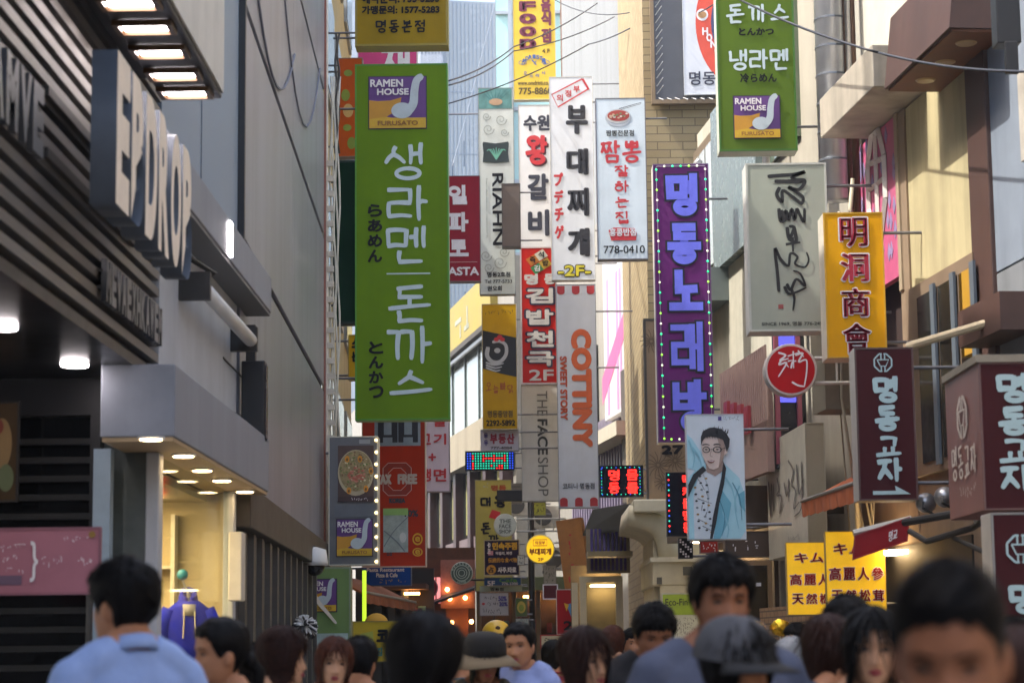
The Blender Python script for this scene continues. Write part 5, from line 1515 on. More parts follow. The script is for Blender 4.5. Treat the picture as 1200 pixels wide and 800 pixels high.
S.poly([(822, 522), (822, 512), (825, 505), (832, 501.5), (838, 501), (846, 503), (852, 508), (856, 515), (855, 524), (852, 530), (850, 522), (848, 516), (842, 513), (834, 511.5), (827, 513), (824, 517)], HR, 8)
for k in range(22): S.stroke([(824 + k * 1.4, 508 + (k % 3)), (824.5 + k * 1.45 + rnd.uniform(-1.2, 1.8), 499.0 + rnd.random() * 2.2 + abs(k - 11) * .28)], 1.6, .5, HR, 8, 'picture', False)
for k in range(8): S.stroke([(826 + k * 3, 511), (827 + k * 3, 514 + rnd.random() * 1.5)], 1.4, .3, HR, 8, 'picture', False)
MID = M('pic_skin_mid', 'bba89c', .45); JM = M('pic_jacket_mid', '86bfd0', .45); TSD = M('pic_shirt_shade', 'aab8c2', .45)
S.poly([(836, 514), (842, 513), (845, 530), (842, 545), (838, 549), (840, 536), (838, 526)], MID, 6)
for a in ([(850, 560), (858, 575), (862, 600)], [(866, 570), (860, 590), (864, 620)], [(846, 600), (852, 618), (850, 630)], [(812, 524), (820, 536), (822, 548)], [(808, 516), (814, 534), (812, 548)]): S.stroke(a, 2.4, .8, JM, 4, 'picture')
for a in ([(858, 566), (866, 584), (868, 610)], [(842, 585), (848, 606), (844, 628)]): S.stroke(a, 1.2, .5, M('pic_jacket_dark', '3f7f98', .45), 4, 'picture')
for a in ([(824, 556), (830, 575), (828, 600)], [(834, 560), (833, 580), (835, 604)]): S.stroke(a, 1.6, .6, TSD, 3, 'picture')
S.stroke([(829, 540), (833, 543), (838, 540)], 1.0, .6, SKs, 8, 'picture')
for u, rx in ((828, 4.4), (841, 5.2)):
    S.oval(u, 527.2, rx, 3.7, BK, 9, hole=.76); S.oval(u, 527, 1.7, .7, BK, 9, n=12); S.stroke([(u - 4, 521.5), (u, 520.6), (u + 4, 521.8)], 1.4, .8, HR, 9, 'picture')
S.stroke([(832, 527), (836, 526.6)], .8, .8, BK, 9, 'picture', False); S.stroke([(846, 526.5), (851, 525)], .9, .9, BK, 9, 'picture', False)
S.stroke([(834, 528), (832.5, 534), (835, 535.5)], .7, .9, SKs, 9, 'picture'); S.oval(833.5, 541, 3.6, 1.5, M('pic_lip', '8a4a48', .4), 9); S.rect(831, 540.3, 836, 541.1, PW, 10)
for k in range(26):
    t = k / 26
    S.oval(820 + 8 * math.sin(k * 2.1) + t * 6, 558 + t * 68, 1.7, 1.2, M(*[('flower_ink', '2a3038', .5), ('flower_amber', 'a8884a', .5), ('flower_grey', '7a8a92', .5), ('flower_ink', '2a3038', .5)][k % 4]), 4, n=8)
for k in range(8): S.stroke([(817 + k % 3 * 5, 560 + k * 8), (821 + k % 4 * 4, 566 + k * 8)], 1.0, .6, M('flower_ink', '2a3038', .5), 4, 'picture', False)
S.rect(843, 488, 847, 492.5, M('ink_violet', '4a3a8a', .5)); S.scrib(849, 488, 868, 493, M('ink_slate', '4a4e58', .5), 2, 8, 1, 7, .4); S.done()
# ---- LED signs
S = led_board('led_board', 'square black board with red light letters over the purple blinds', (702, 545, 754, 582), 34, 0, group=GR, bracket=(1, .3))
LRD = M('led_red_bar', 'ff2a22', .4, emit='ff281e', es=.7)
for i, c in enumerate('명동'): S.text(c, (713, 550 + i * 15, 726, 563 + i * 15), LRD, .45)
for i, c in enumerate('믐를'): S.text(c, (734, 550 + i * 15, 748, 563 + i * 15), LRD, .45)
for k in range(9):
    for u, v in ((705, 549 + k * 3.6), (750, 549 + k * 3.6), (706 + k * 5.4, 547.5), (706 + k * 5.4, 579)): S.oval(u, v, .6, .6, LT if k % 3 else LB2, 1, 'led', n=8)
S.done()
S = led_board('led_board', 'tall black board with a red light column left of the portrait banner', (781, 553, 812, 628), 25.6, 0, group=GR, bracket=(1, .8))
for i, c in enumerate('막커들명동'): S.text(c, (800, 556 + i * 14, 808, 568 + i * 14), LRD, .5)
for k in range(12): S.oval(784, 556 + k * 6, 1, 1, (LT, LR, LB2)[k % 3], 1, 'led', n=8)
S.done()
S = Sign('panel_sign', 'beige framed panel with flower outlines and dark numerals behind the purple sign', 'sign', (756, 373, 806, 594), 31.5, 0.2, face='947f68', case='4a4540', group=GR, rim=0.035, frimc='4a4540', bracket=(1, .3))
FLW = M('flower_line', '5a4a3a', .5)
for cu, cv, r0 in ((770, 545, 16), (790, 540, 13), (765, 400, 14), (776, 565, 11)):
    for k in range(14):
        a = k * 6.28 / 14
        S.stroke([(cu + 2 * math.cos(a), cv + 2 * math.sin(a)), (cu + r0 * .6 * math.cos(a + .15), cv + r0 * .6 * math.sin(a + .15)), (cu + r0 * math.cos(a), cv + r0 * math.sin(a))], .9, .6, FLW, 1)
S.text('27', (774, 522, 800, 533), INK, 1.0, 3); S.done()
S = Sign('checker_sign', 'small black and white chequered sign below the tall light board', 'sign', (795, 630, 812, 654), 26.2, 0.12, face='202022', case='303030', group=GR, bracket=(1, .8))
for i in range(5):
    for j in range(8):
        if (i * 3 + j * 5) % 4 < 2: S.rect(796.5 + i * 3, 631 + j * 2.8, 798.6 + i * 3, 633 + j * 2.8, PW)
S.done()
# ---- white slanted sign lying along the street
p0, p1 = at(945, 640, 22.4), at(897, 640, 25.0)
S = Sign('calligraphy_sign', 'tall weathered white box sign with grey running script beside the orange awning', 'sign', (945, 495, 968, 645), 22.4, 2.5, face='aaa694', case='b4b2a2', group=GR, rim=0.01, rz=R(3))
S.side = 'left'; S.sspan = (0, 100)
GI = M('ink_washed', '55524c', .5)
for ln in ([(6, 545), (10, 590), (14, 548), (18, 585), (20, 550)], [(30, 545), (34, 560), (28, 566), (40, 570), (34, 590), (42, 580)], [(48, 555), (54, 572), (60, 552), (58, 580)], [(60, 530), (72, 545), (66, 560), (76, 570), (70, 590), (84, 585)], [(80, 540), (84, 575), (96, 560)], [(92, 540), (90, 590), (72, 600)]): S.stroke(ln, 3, 1.8, GI, 2)
S.scrib(55, 622, 86, 628, GI, 1, 9, 2, 3, .8)
MB().box(-.02, S.w / 2 + .5, .3, .36, S.h * .3, S.h * .36).box(-.02, S.w / 2 + .5, 2.0, 2.06, S.h * .6, S.h * .66).build('bracket', DSTEEL, S.root); S.done()
# ---- kimchi signs
for i, (box, Y, lab) in enumerate((((968, 622, 1038, 719), 20.3, 'nearer yellow sign with three lines of red characters under the little red flag'),
                                   ((922, 635, 971, 720), 21.4, 'farther yellow sign with three lines of red characters, half hidden by its twin'),
                                   ((1034, 640, 1066, 683), 21.0, 'small glowing yellow sign behind the little red flag'))):
    S = Sign('food_sign', lab, 'sign', box, Y, 0.1, face='cd9a10', fm=M('lit_amber', 'e2b418', .35, emit='ffc81e', es=0.12), case='b89a4a', group='yellow food signs', rim=0.006, bracket=(1, .35))
    u0, v0, u1, v1 = box
    if i < 2:
        wd = 70
        for t, a, b, c, d in (('キムチ', .12, .90, .14, .29), ('高麗人參', .03, .98, .43, .60), ('天然松茸', .06, .98, .70, .86)):
            n = len(t)
            for k, ch in enumerate(t):
                if i == 1 and u0 + wd * (a + (b - a) * (k + 1) / n) > u1 + 6: continue
                bx_ = (u0 + wd * (a + (b - a) * k / n) + .6, v0 + (c * (v1 - v0)), u0 + wd * (a + (b - a) * (k + 1) / n) - .6, v0 + d * (v1 - v0))
                if bx_[2] > u1: bx_ = (bx_[0], bx_[1], u1, bx_[3])
                S.text(ch, bx_, PW, .9, 2); S.text(ch, (bx_[0] + .9, bx_[1] + .9, bx_[2] - .9, bx_[3] - .9), RED, .2, 3, xb=.25)
    else:
        for k, ch in enumerate('品目'): S.text(ch, (u0 + 5 + k * 13, v0 + 6, u0 + 16 + k * 13, v0 + 30), RED, .5)
    S.done()
# ================================================================== street level clutter
S = Sign('hoist_board', 'tall orange wooden board with red marks leaning up beside the door frames', 'sign', (662, 607, 692, 696), 38, 0.25, face='b0763a', fm=WOODO, cm=WOODO, case='6a4424', rz=R(-14), group=None)
S.scrib(668, 660, 682, 690, RED, 3, 2, 1, 2, 1.6); S.scrib(672, 625, 677, 650, RED, 2, 1, 1, 5, 1.6); S.done()
for o in S.root.children: o.rotation_euler.y = R(-7)
fr = thing('glass_door_frame', 'cream double door frame with glass beside the wooden board', 'door frame', (at(701, 757, 35).x, 35, 0))
zt = at(700, 682, 35).z
wd = at(731, 700, 35).x - at(671, 700, 35).x
for x0, x1, y in ((-wd / 2, -wd / 2 + 0.1, 0.0), (-wd / 2 + .13, -wd / 2 + .24, 0.0), (wd / 2 - 0.12, wd / 2, 0)):
    MB().box(x0, x1, y, y + .08, 0, zt).build('post', M('frame_cream', 'c8b894', .5, var=.08), fr)
MB().box(-wd / 2 + .13, wd / 2, 0.0, .085, zt, zt + .1).build('lintel', M('frame_cream', 'c8b894', .5), fr)
MB().box(-wd / 2 + .24, wd / 2 - .12, .03, .04, 0, zt).build('pane', glass, fr)
MB().box(-wd / 2, wd / 2, .6, .7, 0, zt + .3).build('back_wall', M('back_olive', '6a5c40', .7, var=.25), fr)
MB().box(-.1, .3, .3, .5, zt - .06, zt - .03).build('lamp', LAMPY, fr)
S = Sign('stall_sign', 'red upright stall board with a black number and blue yellow shapes', 'sign', (652, 690, 676, 743), 36.5, 0.12, face='a81c20', case='c8b8b0')
S.text('2', (660, 727, 671, 738), INK, .6); S.poly([(664, 708), (671, 706), (675, 718), (669, 722)], M('sky_print', '4a8ac0', .5)); S.poly([(661, 706), (667, 708), (664, 716)], GOLD); S.done()
S = Sign('stall_sign', 'maroon tilted stall panel edged with white lamps by the red board', 'sign', (636, 684, 654, 702), 37, 0.1, face='5a2428', case='d8d4d8', rim=.02, frimc='e0dce4'); S.done()
S = Sign('food_sign', 'cream price board with dark print and a red edge low behind the crowd', 'sign', (633, 743, 660, 760), 34, 0.05, face='c8bc98', case='a83028', rim=.02, frimc='a83028'); S.scrib(636, 747, 657, 757, INK, 2, 5, 1, 2, 1); S.done()
MB().box(-.02, .02, .02, .05, -S.loc.z, 0).build('stand', DSTEEL, S.root)
# stall with warm light, left of centre
wl = thing('wood_stall', 'warm lit wooden stall front with dark awnings left of the violet sign', 'stall', (at(530, 757, 44).x, 44, 0))
X = lambda u, Y=44: at(u, 700, Y).x - wl.location.x
Z = lambda v, Y=44: at(530, v, Y).z
MB().box(X(470), X(556), .5, .7, 0, Z(640)).build('back_wall', M('stall_umber', '5a3a28', .7, var=.3), wl)
MB().box(X(522), X(548), .3, .5, 0, Z(712)).build('wood_panel', M('stall_wood', '8a5030', .6, var=.2, streak=.2), wl)
MB().add([(X(490), -.6, Z(712)), (X(557), -.9, Z(690)), (X(557), .5, Z(684)), (X(490), .5, Z(700)), (X(490), -.6, Z(715)), (X(557), -.9, Z(693)), (X(557), .5, Z(687)), (X(490), .5, Z(703))], [(0, 1, 2, 3), (7, 6, 5, 4), (0, 4, 5, 1), (1, 5, 6, 2), (2, 6, 7, 3), (3, 7, 4, 0)]).build('awning', M('awning_navy', '24262c', .7), wl)
MB().box(X(516), X(556), .2, .49, Z(712), Z(655)).build('pink_panel', M('stall_rose', '9a6a5c', .6, var=.3), wl)
for u, v in ((524, 690), (527, 701), (545, 700), (529, 729), (552, 728)): MB().ball((X(u), .1, Z(v)), .045, 10, 7).build('lamp', M('stall_lamp', 'ffd8a0', .4, emit='ffb060', es=7), wl, smooth=True)
for k in range(3): MB().box(X(500 + k * 6), X(504 + k * 6), -.1, .05, Z(706), Z(676)).build('lamp_tube', M('tube_rose', 'c8a0a0', .3, emit='ff8a8a', es=.35), wl)
nl = thing('street_lamp', 'dark street lamp post with a slim flat arm in the middle of the street', 'lamp post', (at(624, 757, 43).x, 43, 0))
zt = at(624, 562, 43).z
MB().tube([(0, 0, 0), (0, 0, zt)], .065, 12).build('post', BLACK, nl, smooth=True)
MB().tube([(0, 0, zt), (0, 0, at(624, 538, 43).z)], .02, 8).build('finial', BLACK, nl)
MB().box(-.68, -.02, -.06, .06, at(600, 587, 43).z, at(600, 574, 43).z).build('arm', M('arm_dark', '2c2826', .5), nl, bevel=.01)
MB().lathe([(.1, 0), (.1, .5), (.075, .6)], 14).build('base', BLACK, nl)
# yellow stall board and ball
S = Sign('stall_board', 'yellow stall board with bold black letters behind the dark bobbed head', 'sign', (413, 727, 480, 775), 22.5, 0.06, face='b8a02c', case='8a7a34', group=None)
S.text('코', (441, 737, 456, 752), INK, 1.2); S.text('코넛', (458, 736, 478, 753), INK, 1.0); S.poly([(422, 742), (437, 739), (438, 752), (424, 754)], M('tag_lime', '9aa03c', .5)); S.scrib(424, 746, 436, 751, RED, 1, 4, 2, 3, .8); S.text('김', (441, 758, 448, 768), M('print_teal', '2c8a8c', .5), .5); S.done()
MB().box(-.3, -.25, .01, .05, -S.loc.z, 0).box(.25, .3, .01, .05, -S.loc.z, 0).build('stand', DSTEEL, S.root)
c = at(441, 729, 22.8)
og = thing('cushion', 'yellow domed cushion on top of the yellow stall board', 'cushion', (c.x, c.y, c.z - .1))
MB().ball((0, 0, .08), (.13, .1, .12)).build('cover', M('cushion_gold', 'b88a1c', .7), og, smooth=True)
c = at(582, 744, 30)
yb_ = thing('yellow_ball', 'big yellow ball with dark round holes above the crowd', 'ball', (c.x, c.y, c.z - .2))
MB().ball((0, 0, .2), .215, 24, 16).build('body', M('ball_yellow', 'd8b030', .35, var=.05), yb_, smooth=True)
for a, b in ((.02, .30), (-.11, .19), (.06, .20), (.14, .12)):
    r2 = .215 ** 2 - a * a - (b - .2) ** 2
    MB().ball((a, -math.sqrt(r2) - .0, b), (.035, .012, .03)).build('hole', M('hole_dark', '4a3414', .6), yb_, smooth=True)
MB().tube([(0, 0, -c.z + .2), (0, 0, 0)], .015, 8).build('stand', DSTEEL, yb_)
# orange awning mass lower left, awnings on the right
def awning(name, label, u0, v0, u1, v1, Y0, Y1, drop, col, slope=.25, out=.5):
    """cloth awning from (u0,v0) at depth Y0 to (u1,v1) at depth Y1, its front valance hanging down"""
    a, b = at(u0, v0, Y0), at(u1, v1, Y1)
    r = thing(name, label, 'awning', tuple(a))
    d = b - a
    n = Vector((-d.y, d.x, 0)).normalized() * out
    if n.x * (1 if (a.x > 0) else -1) < 0: n = -n
    up = Vector((0, 0, slope))
    t = Vector((0, 0, -.03))
    m = MB()
    m.add([(0, 0, 0), d, d + n + up, n + up, t, d + t, d + n + up + t, n + up + t], [(0, 1, 2, 3), (7, 6, 5, 4), (0, 4, 5, 1), (1, 5, 6, 2), (2, 6, 7, 3), (3, 7, 4, 0)])
    m.build('cover', M('cloth_' + col, col, .8, var=.15, streak=.2), r)
    v = MB()
    N_ = 14
    vs = []
    dn = -n.normalized() * .012
    for k in range(N_ + 1):
        p = d * (k / N_)
        w_ = dn * (1 if k % 2 else -.6)
        vs += [p + dn * 1.5 + Vector((0, 0, -.01)), p + dn * 1.5 + w_ + Vector((0, 0, -drop - .015 * (k % 2)))]
    v.add(vs, [(2 * k, 2 * k + 2, 2 * k + 3, 2 * k + 1) for k in range(N_)])
    vo = v.build('valance', M('cloth2_' + col, col, .8, var=.2, streak=.3), r)
    sm = vo.modifiers.new('thickness', 'SOLIDIFY'); sm.thickness = .006
    MB().tube([Vector((0, 0, .01)) + dn * 1.2, d + Vector((0, 0, .01)) + dn * 1.2], .018, 8).build('bar', M('bar_grey', '8d8a82', .5, .3), r)
    return r
awning('cloth_awning', 'orange cloth awning with a grey front bar beside the slanted white sign', 941, 588, 1003, 567, 22.0, 18.3, .15, 'b05a24')
awning('cloth_awning', 'tan brown cloth awning over the stall under the blue restaurant sign', 426, 694, 486, 706, 27, 33, .12, '8a4a20', .3, .6)
fl_ = Sign('pennant', 'small red slanted cloth pennant with pale letters on an awning arm', 'pennant', (1001, 616, 1064, 645), 16.8, 0.012, face='8c2026', case='8c2026')
fl_.text('명교', (1041, 625, 1051, 638), PW, .3); fl_.done()
for o in fl_.root.children:
    for vtx in o.data.vertices: vtx.co.z += (vtx.co.x) * .34; vtx.co.x += -(vtx.co.z - fl_.h / 2) * -.12
arm = MB()
q = lambda u, v, Y: at(u, v, Y) - fl_.loc
arm.tube([q(1000, 625, 16.85), q(1068, 608, 16.85)], .03, 8)
arm.build('roller', M('bar_pale', 'a8a49a', .5, .3), fl_.root)
ra = thing('awning_arm', 'grey folding awning arm jointed behind the short haired man on the right', 'awning arm', tuple(at(1160, 640, 15.6)))
q = lambda u, v, Y: at(u, v, Y) - ra.location
MB().tube([q(1066, 622, 16.4), q(1086, 634, 16.2), q(1140, 618, 15.8), q(1152, 610, 15.6)], .024, 8).build('arm', DSTEEL, ra)
MB().tube([q(1118, 630, 16), q(1165, 652, 15.4)], .02, 8).tube([q(1060, 612, 16.5), q(1150, 596, 15.6)], .03, 8).build('strut', DSTEEL, ra)
MB().ball(q(1148, 608, 15.7), .05).build('joint', STEEL, ra, smooth=True)
for i, (u, v, Y) in enumerate(((1082, 588, 17.4), (1104, 581, 17.0))):
    c = at(u, v, Y)
    sl_ = thing('spot_lamp', ('left' if i == 0 else 'right') + ' one of two silver dome spot lamps under the upright maroon sign', 'lamp', tuple(c), R(-20))
    MB().lathe([(.02, .0), (.055, .02), (.08, .08), (.085, .13)], 18, (0, 0, 0), 'y').build('shade', STEEL, sl_, smooth=True)
    MB().tube([(0, 0, 0), (.0, -.04, -.05), (.1, .1, -.12)], .012, 6).build('bracket', DSTEEL, sl_)
# hoodie on a stand in the clothes shop doorway
c = at(221, 697, 15.2)
ho = thing('display_hoodie', 'bright blue hooded top on a stand in the clothes shop window', 'hoodie', (c.x, c.y, 0), R(14))
ho.scale = (.72, .72, .72)
z0 = c.z / .72
def loft(m, secs, n=20, cap=True):
    """rings of (z, half width, half depth, y centre, x centre)"""
    vs, fs = [], []
    for z, a, b, yc_, xc_ in secs:
        for k in range(n):
            t = 2 * math.pi * k / n
            vs.append((xc_ + a * math.cos(t), yc_ + b * math.sin(t), z))
    for i in range(len(secs) - 1):
        for k in range(n): fs.append((i * n + k, i * n + (k + 1) % n, (i + 1) * n + (k + 1) % n, (i + 1) * n + k))
    if cap: fs += [tuple(range(n - 1, -1, -1)), tuple((len(secs) - 1) * n + k for k in range(n))]
    m.add(vs, fs)
m = MB()
loft(m, [(z0 - .75, .2, .12, 0, 0), (z0 - .5, .21, .12, 0, 0), (z0 - .25, .22, .12, 0, 0), (z0 - .13, .2, .1, 0, 0), (z0 - .06, .11, .08, 0, 0)])
for s in (-1, 1): m.tube([(s * .18, 0, z0 - .14), (s * .26, .0, z0 - .3), (s * .28, -.02, z0 - .7)], [.075, .075, .055], 12)
m.build('body', M('hoodie_blue', '0c1ca8', .9, var=.15, bump=.2), ho, smooth=True)
m = MB()
for k in range(4):
    m.tube([((.085 - .006 * k) * math.sin(a), .03 - (.075 - .004 * k) * math.cos(a), z0 - .135 + .03 * k + (.05 + .02 * k) * (1 - math.cos(a)) * .5) for a in np.linspace(.25, 2 * math.pi - .25, 18)], .03 - .003 * k, 8)
m.build('hood', M('hoodie_blue', '1a2a9a'), ho, smooth=True)
MB().lathe([(.09, z0 - .2), (.075, z0 - .09)], 16, (0, -.045, 0)).build('inner_shirt', M('shirt_grey_pale', 'a09c98', .8), ho, smooth=True)
m = MB()
for s in (-1, 1): m.tube([(s * .05, -.115, z0 - .16), (s * .055, -.135, z0 - .3), (s * .06, -.13, z0 - .42)], .007, 6)
m.build('cord', M('cord_cream', 'c8bca0', .7), ho)
m = MB().tube([(0, 0, 0.03), (0, 0, z0 + .02)], .02, 10).lathe([(.2, .006), (.2, .03)], 20)
m.build('stand', STEEL, ho)
MB().ball((-.06, .02, z0 + .2), .055).build('finial', M('teal_ball', '3c8a9a', .4), ho, smooth=True)
MB().tube([(-.06, .02, z0 + .15), (0, 0, z0)], .012, 8).build('finial_rod', STEEL, ho)
# gold balloons and pom pom
for i, (u, v, r, lab) in enumerate(((885, 738, 13, 'left gold foil balloon in front of the dark cafe'), (914, 735, 11.5, 'right gold foil balloon in front of the dark cafe'))):
    c = at(u, v, 18)
    bl = thing('foil_balloon', lab, 'balloon', tuple(c), 0, 'gold foil balloons')
    rr = r / F * 18
    m = MB(); m.ball((0, 0, 0), (rr, rr * .55, rr * .86), 28, 18)
    for k, p in enumerate(m.v):
        n_ = mnoise.noise(Vector(p) * 38 + Vector((i * 9, 0, 0))) * .16 + 1
        m.v[k] = (p[0] * n_, p[1] * n_, p[2] * n_)
    m.build('body', M('gold_foil', 'e0b030', .22, .9, var=.25, scale=20), bl, smooth=True)
    MB().tube([(0, 0, -rr * .85), (0, 0, -c.z)], .004, 5).build('string', M('string_white', 'c8c4b8', .6), bl)
c = at(357, 733, 20)
pom = MB(); rnd = random.Random(6)
for k in range(150):
    d = Vector((rnd.gauss(0, 1), rnd.gauss(0, 1), rnd.gauss(0, 1))).normalized()
    pom.cur = k % 2
    pom.tube([d * .02, d * .07, d * .125 + Vector((0, 0, -.02))], [.012, .014, .008], 5)
po = pom.build('ribbon_pompom', [M('ribbon_white', 'd0d0d0', .4), M('ribbon_black', '18181a', .4)], None)
po.location = c; tag(po, 'black and white ribbon pompom against the low green ramen sign', 'pompom')
# overhead wires
def wire(name, label, pts, Ys, sag_, r, col='20222a'):
    m = MB()
    P_ = [at(u, v, Y) for (u, v), Y in zip(pts, Ys)]
    o_ = []
    for a, b in zip(P_[:-1], P_[1:]): o_ += sag(a, b, sag_)
    m.tube(o_, r, 6)
    tag(m.build(name, M('wire_' + col, col, .5), smooth=True), label, 'wire')
wire('overhead_wire', 'thick black wire sweeping from the green ramen sign to the right edge', [(860, -4), (1030, 62), (1230, 84)], [22.3, 18, 14.5], .05, .012)
wire('overhead_wire', 'thin dark wire crossing behind the yellow food sign up to the white billboard', [(524, 122), (690, 52), (780, 6)], [38, 42, 36], .1, .013)
wire('overhead_wire', 'upper of two dark wires right of the big green sign', [(522, 96), (602, 55), (700, 4)], [30, 40, 44], .08, .013)
wire('overhead_wire', 'lower of two dark wires right of the big green sign', [(522, 101), (602, 60), (720, 20)], [30, 40, 44], .1, .012)
wire('overhead_wire', 'faint grey wire slanting steeply before the pale tower', [(530, 195), (558, 90), (582, -5)], [60, 66, 70], .05, .012, '6a7480')
wire('overhead_wire', 'thin wire sagging across the top of the white circle billboard', [(640, -6), (756, 10), (846, -2)], [42, 38, 33], .25, .010)
wire('overhead_wire', 'thin wire hanging before the cream wall at the upper right', [(1034, 75), (1046, -6)], [21, 21.4], .0, .008, '4a4a4a')
wire('overhead_wire', 'curled black wire by the cream wall above the roof hood', [(1065, -4), (1082, 15), (1106, 26)], [20, 19.6, 19], .03, .009)
# small boxes on the right wall at the top
a = at(1182, 20, 15.6)
tag(MB().box(-.09, .09, 0, .2, -.2, .25).box(-.05, .05, -.05, 0, -.45, -.2).build('junction_box', BLACK, None, bevel=.01), 'black electrical box on the slate wall by the roof hood', 'electrical box').location = a
# parasol / dark cafe front on the right at street level
S = Sign('cafe_sign', 'taupe cafe fascia with small pale letters under the portrait banner', 'sign', (850, 622, 906, 652), 25.3, 0.3, face='5c4e44', case='4c4038', bracket=(1, .3))
for k, u in enumerate((858, 872, 884)): S.scrib(u, 633, u + 7, 645, PW, 1, 1, 1, 20 + k, 1.2)
S.done()
S = Sign('shop_sign', 'red sign scrap with white print beside the chequered sign', 'sign', (820, 632, 842, 648), 26.4, 0.1, face='a83028', case='8a6a64', bracket=(1, .4)); S.scrib(823, 635, 839, 645, PW, 2, 4, 1, 4, 1); S.done()
cd = thing('cafe_door', 'timber framed cafe door with notes stuck on its glass', 'door', (at(888, 757, 25.0).x, 25.0, 0))
zt = at(888, 656, 25).z; w_ = at(908, 700, 25).x - at(870, 700, 25).x
m = MB()
for a, b in ((-w_ / 2, -w_ / 2 + .05), (w_ / 2 - .05, w_ / 2)): m.box(a, b, 0, .06, 0, zt)
m.box(-w_ / 2 + .05, w_ / 2 - .05, 0, .06, zt - .06, zt); m.build('frame', M('timber_tan', '8a6f4e', .5, var=.15), cd)
MB().box(-w_ / 2 + .05, w_ / 2 - .05, .02, .03, 0, zt - .06).build('pane', glass, cd)
MB().box(-w_ / 2, w_ / 2, .5, .6, 0, zt).build('back_wall', M('cafe_brown', '5a4630', .7, var=.3), cd)
MB().box(-.14, -.06, .012, .018, zt - .18, zt - .1).build('note', RED, cd); MB().box(0, .06, .012, .018, zt - .3, zt - .26).build('note', PW, cd)
bw = Fac('brick_stall_wall', 'low wall of small reddish bricks under the yellow food signs', 'wall', 3.2, 21.6, -0.106)
MB().box(-.25, .05, 0, 3, 0, 2.0).build('wall', brick_mat('stall_brick', '8a6a4c', '9a7a58', '5a4a3a', 1.0, .2, .07), bw.root)

# ---- small things crowding the walls beyond the lamp post
for i, (u, v, Y, lab) in enumerate(((608, 604, 50, 'air conditioner box under the ivory cosmetics sign, left of the lamp post'), (640, 618, 48, 'air conditioner box right of the lamp post, above the round yellow sign'), (652, 668, 46, 'air conditioner box low on the wall beside the wooden board'))):
    c = at(u, v, Y)
    a_ = thing('air_conditioner', lab, 'air conditioner', tuple(c), R(-6), 'wall mounted air conditioners')
    MB().box(-.3, .3, 0, .26, 0, .5).build('case', M('ac_ivory', 'b0aea4', .5, var=.15, streak=.25), a_, bevel=.015)
    MB().lathe([(.19, -.012), (.2, -.002)], 20, (-.06, 0, .25), 'y').build('fan_grille', M('grille_dark', '4c4c4a', .6), a_)
    MB().box(-.3, -.26, .0, .5, -.06, -.01).box(.26, .3, .0, .5, -.06, -.01).build('bracket', DSTEEL, a_)
for nm, lab, box, Y, fc, ink, t in (('wall_sign', 'narrow grey sign with faint vertical print beside the round yellow sign', (637, 662, 652, 694), 45, '9a9a94', '5a5a58', 0),
                                 ('wall_sign', 'small olive menu panel with a food picture left of the red stall board', (604, 700, 618, 722), 42, '5c7040', 'c8b04a', 1),
                                 ('wall_sign', 'small white menu panel with a teal arc under the olive food panel', (604, 724, 620, 741), 42, 'c4c8c0', '2c7a78', 2),
                                 ('wall_sign', 'grey brown shutter box sign above the yellow green menu sign', (588, 566, 612, 590), 49, '6a665e', '4a4844', 3),
                                 ('wall_sign', 'lime sign sliver with dark print just under the scalloped sign', (622, 588, 640, 604), 46, 'a8ae50', '2a2a20', 0),
                                 ('wall_sign', 'tiny white lit panel left of the round yellow sign', (606, 650, 615, 662), 44, 'd8dcd8', '6a7a84', 0)):
    S = Sign(nm, lab, 'sign', box, Y, .12, face=fc, case='6a6862', group='small signs on the far walls', bracket=(1, .1))
    mk = M('mk_' + ink, ink, .5)
    u0, v0, u1, v1 = box
    if t == 1: S.oval((u0 + u1) / 2, (v0 + v1) / 2, 5, 7, mk, 1); S.oval((u0 + u1) / 2, (v0 + v1) / 2 + 1, 3, 4, M('leaf_lime', '8a9a34'), 2)
    elif t == 2: S.stroke([(u0 + 2, v1 - 3), (u0 + 6, v0 + 8), (u1 - 2, v0 + 6)], 1.6, 1, mk, 1); S.scrib(u0 + 2, v0 + 1, u1 - 2, v0 + 4, mk, 1, 5, 1, 1, .5)
    elif t == 3: S.rect(u0 + 2, v0 + 3, u1 - 2, v0 + 5, mk); S.rect(u0 + 2, v0 + 8, u1 - 2, v0 + 10, mk); S.rect(u0 + 2, v0 + 13, u1 - 2, v0 + 15, mk)
    else: S.scrib(u0 + 2, v0 + 2, u1 - 2, v1 - 2, mk, max(2, int((v1 - v0) / 5)), 3, 1, 7, .8)
    S.done()
sf = thing('snack_shop', 'dim shop front with lit goods between the violet sign and the door frames', 'shop front', (at(615, 757, 47.5).x, 47.5, 0), R(-4))
X = lambda u: at(u, 700, 47.5).x - sf.location.x
Z = lambda v: at(615, v, 47.5).z
MB().box(X(556), X(672), .6, .75, 0, Z(692)).build('back_wall', M('front_umber', '46382c', .7, var=.4, scale=2), sf)
MB().box(X(556), X(672), -.3, .6, Z(692), Z(676)).build('fascia', M('front_moss', '5c6644', .7, var=.15, streak=.2), sf, bevel=.02)
for u in (558, 600, 628, 668): MB().box(X(u), X(u) + .1, .0, .1, 0, Z(692)).build('post', M('post_bronze', '6e5a40', .5), sf)
for u in (570, 612, 640, 655): MB().box(X(u), X(u + 8), .3, .4, Z(700), Z(697)).build('lamp', M('stall_lamp', 'ffd8a0'), sf)
rnd = random.Random(12)
m = MB(); m.mi = []
for k in range(30):
    m.cur = k % 3
    u = 560 + rnd.random() * 106; z = rnd.choice((.9, 1.4, 1.9))
    m.box(X(u), X(u) + rnd.uniform(.1, .25), .35, .58, z, z + rnd.uniform(.15, .4))
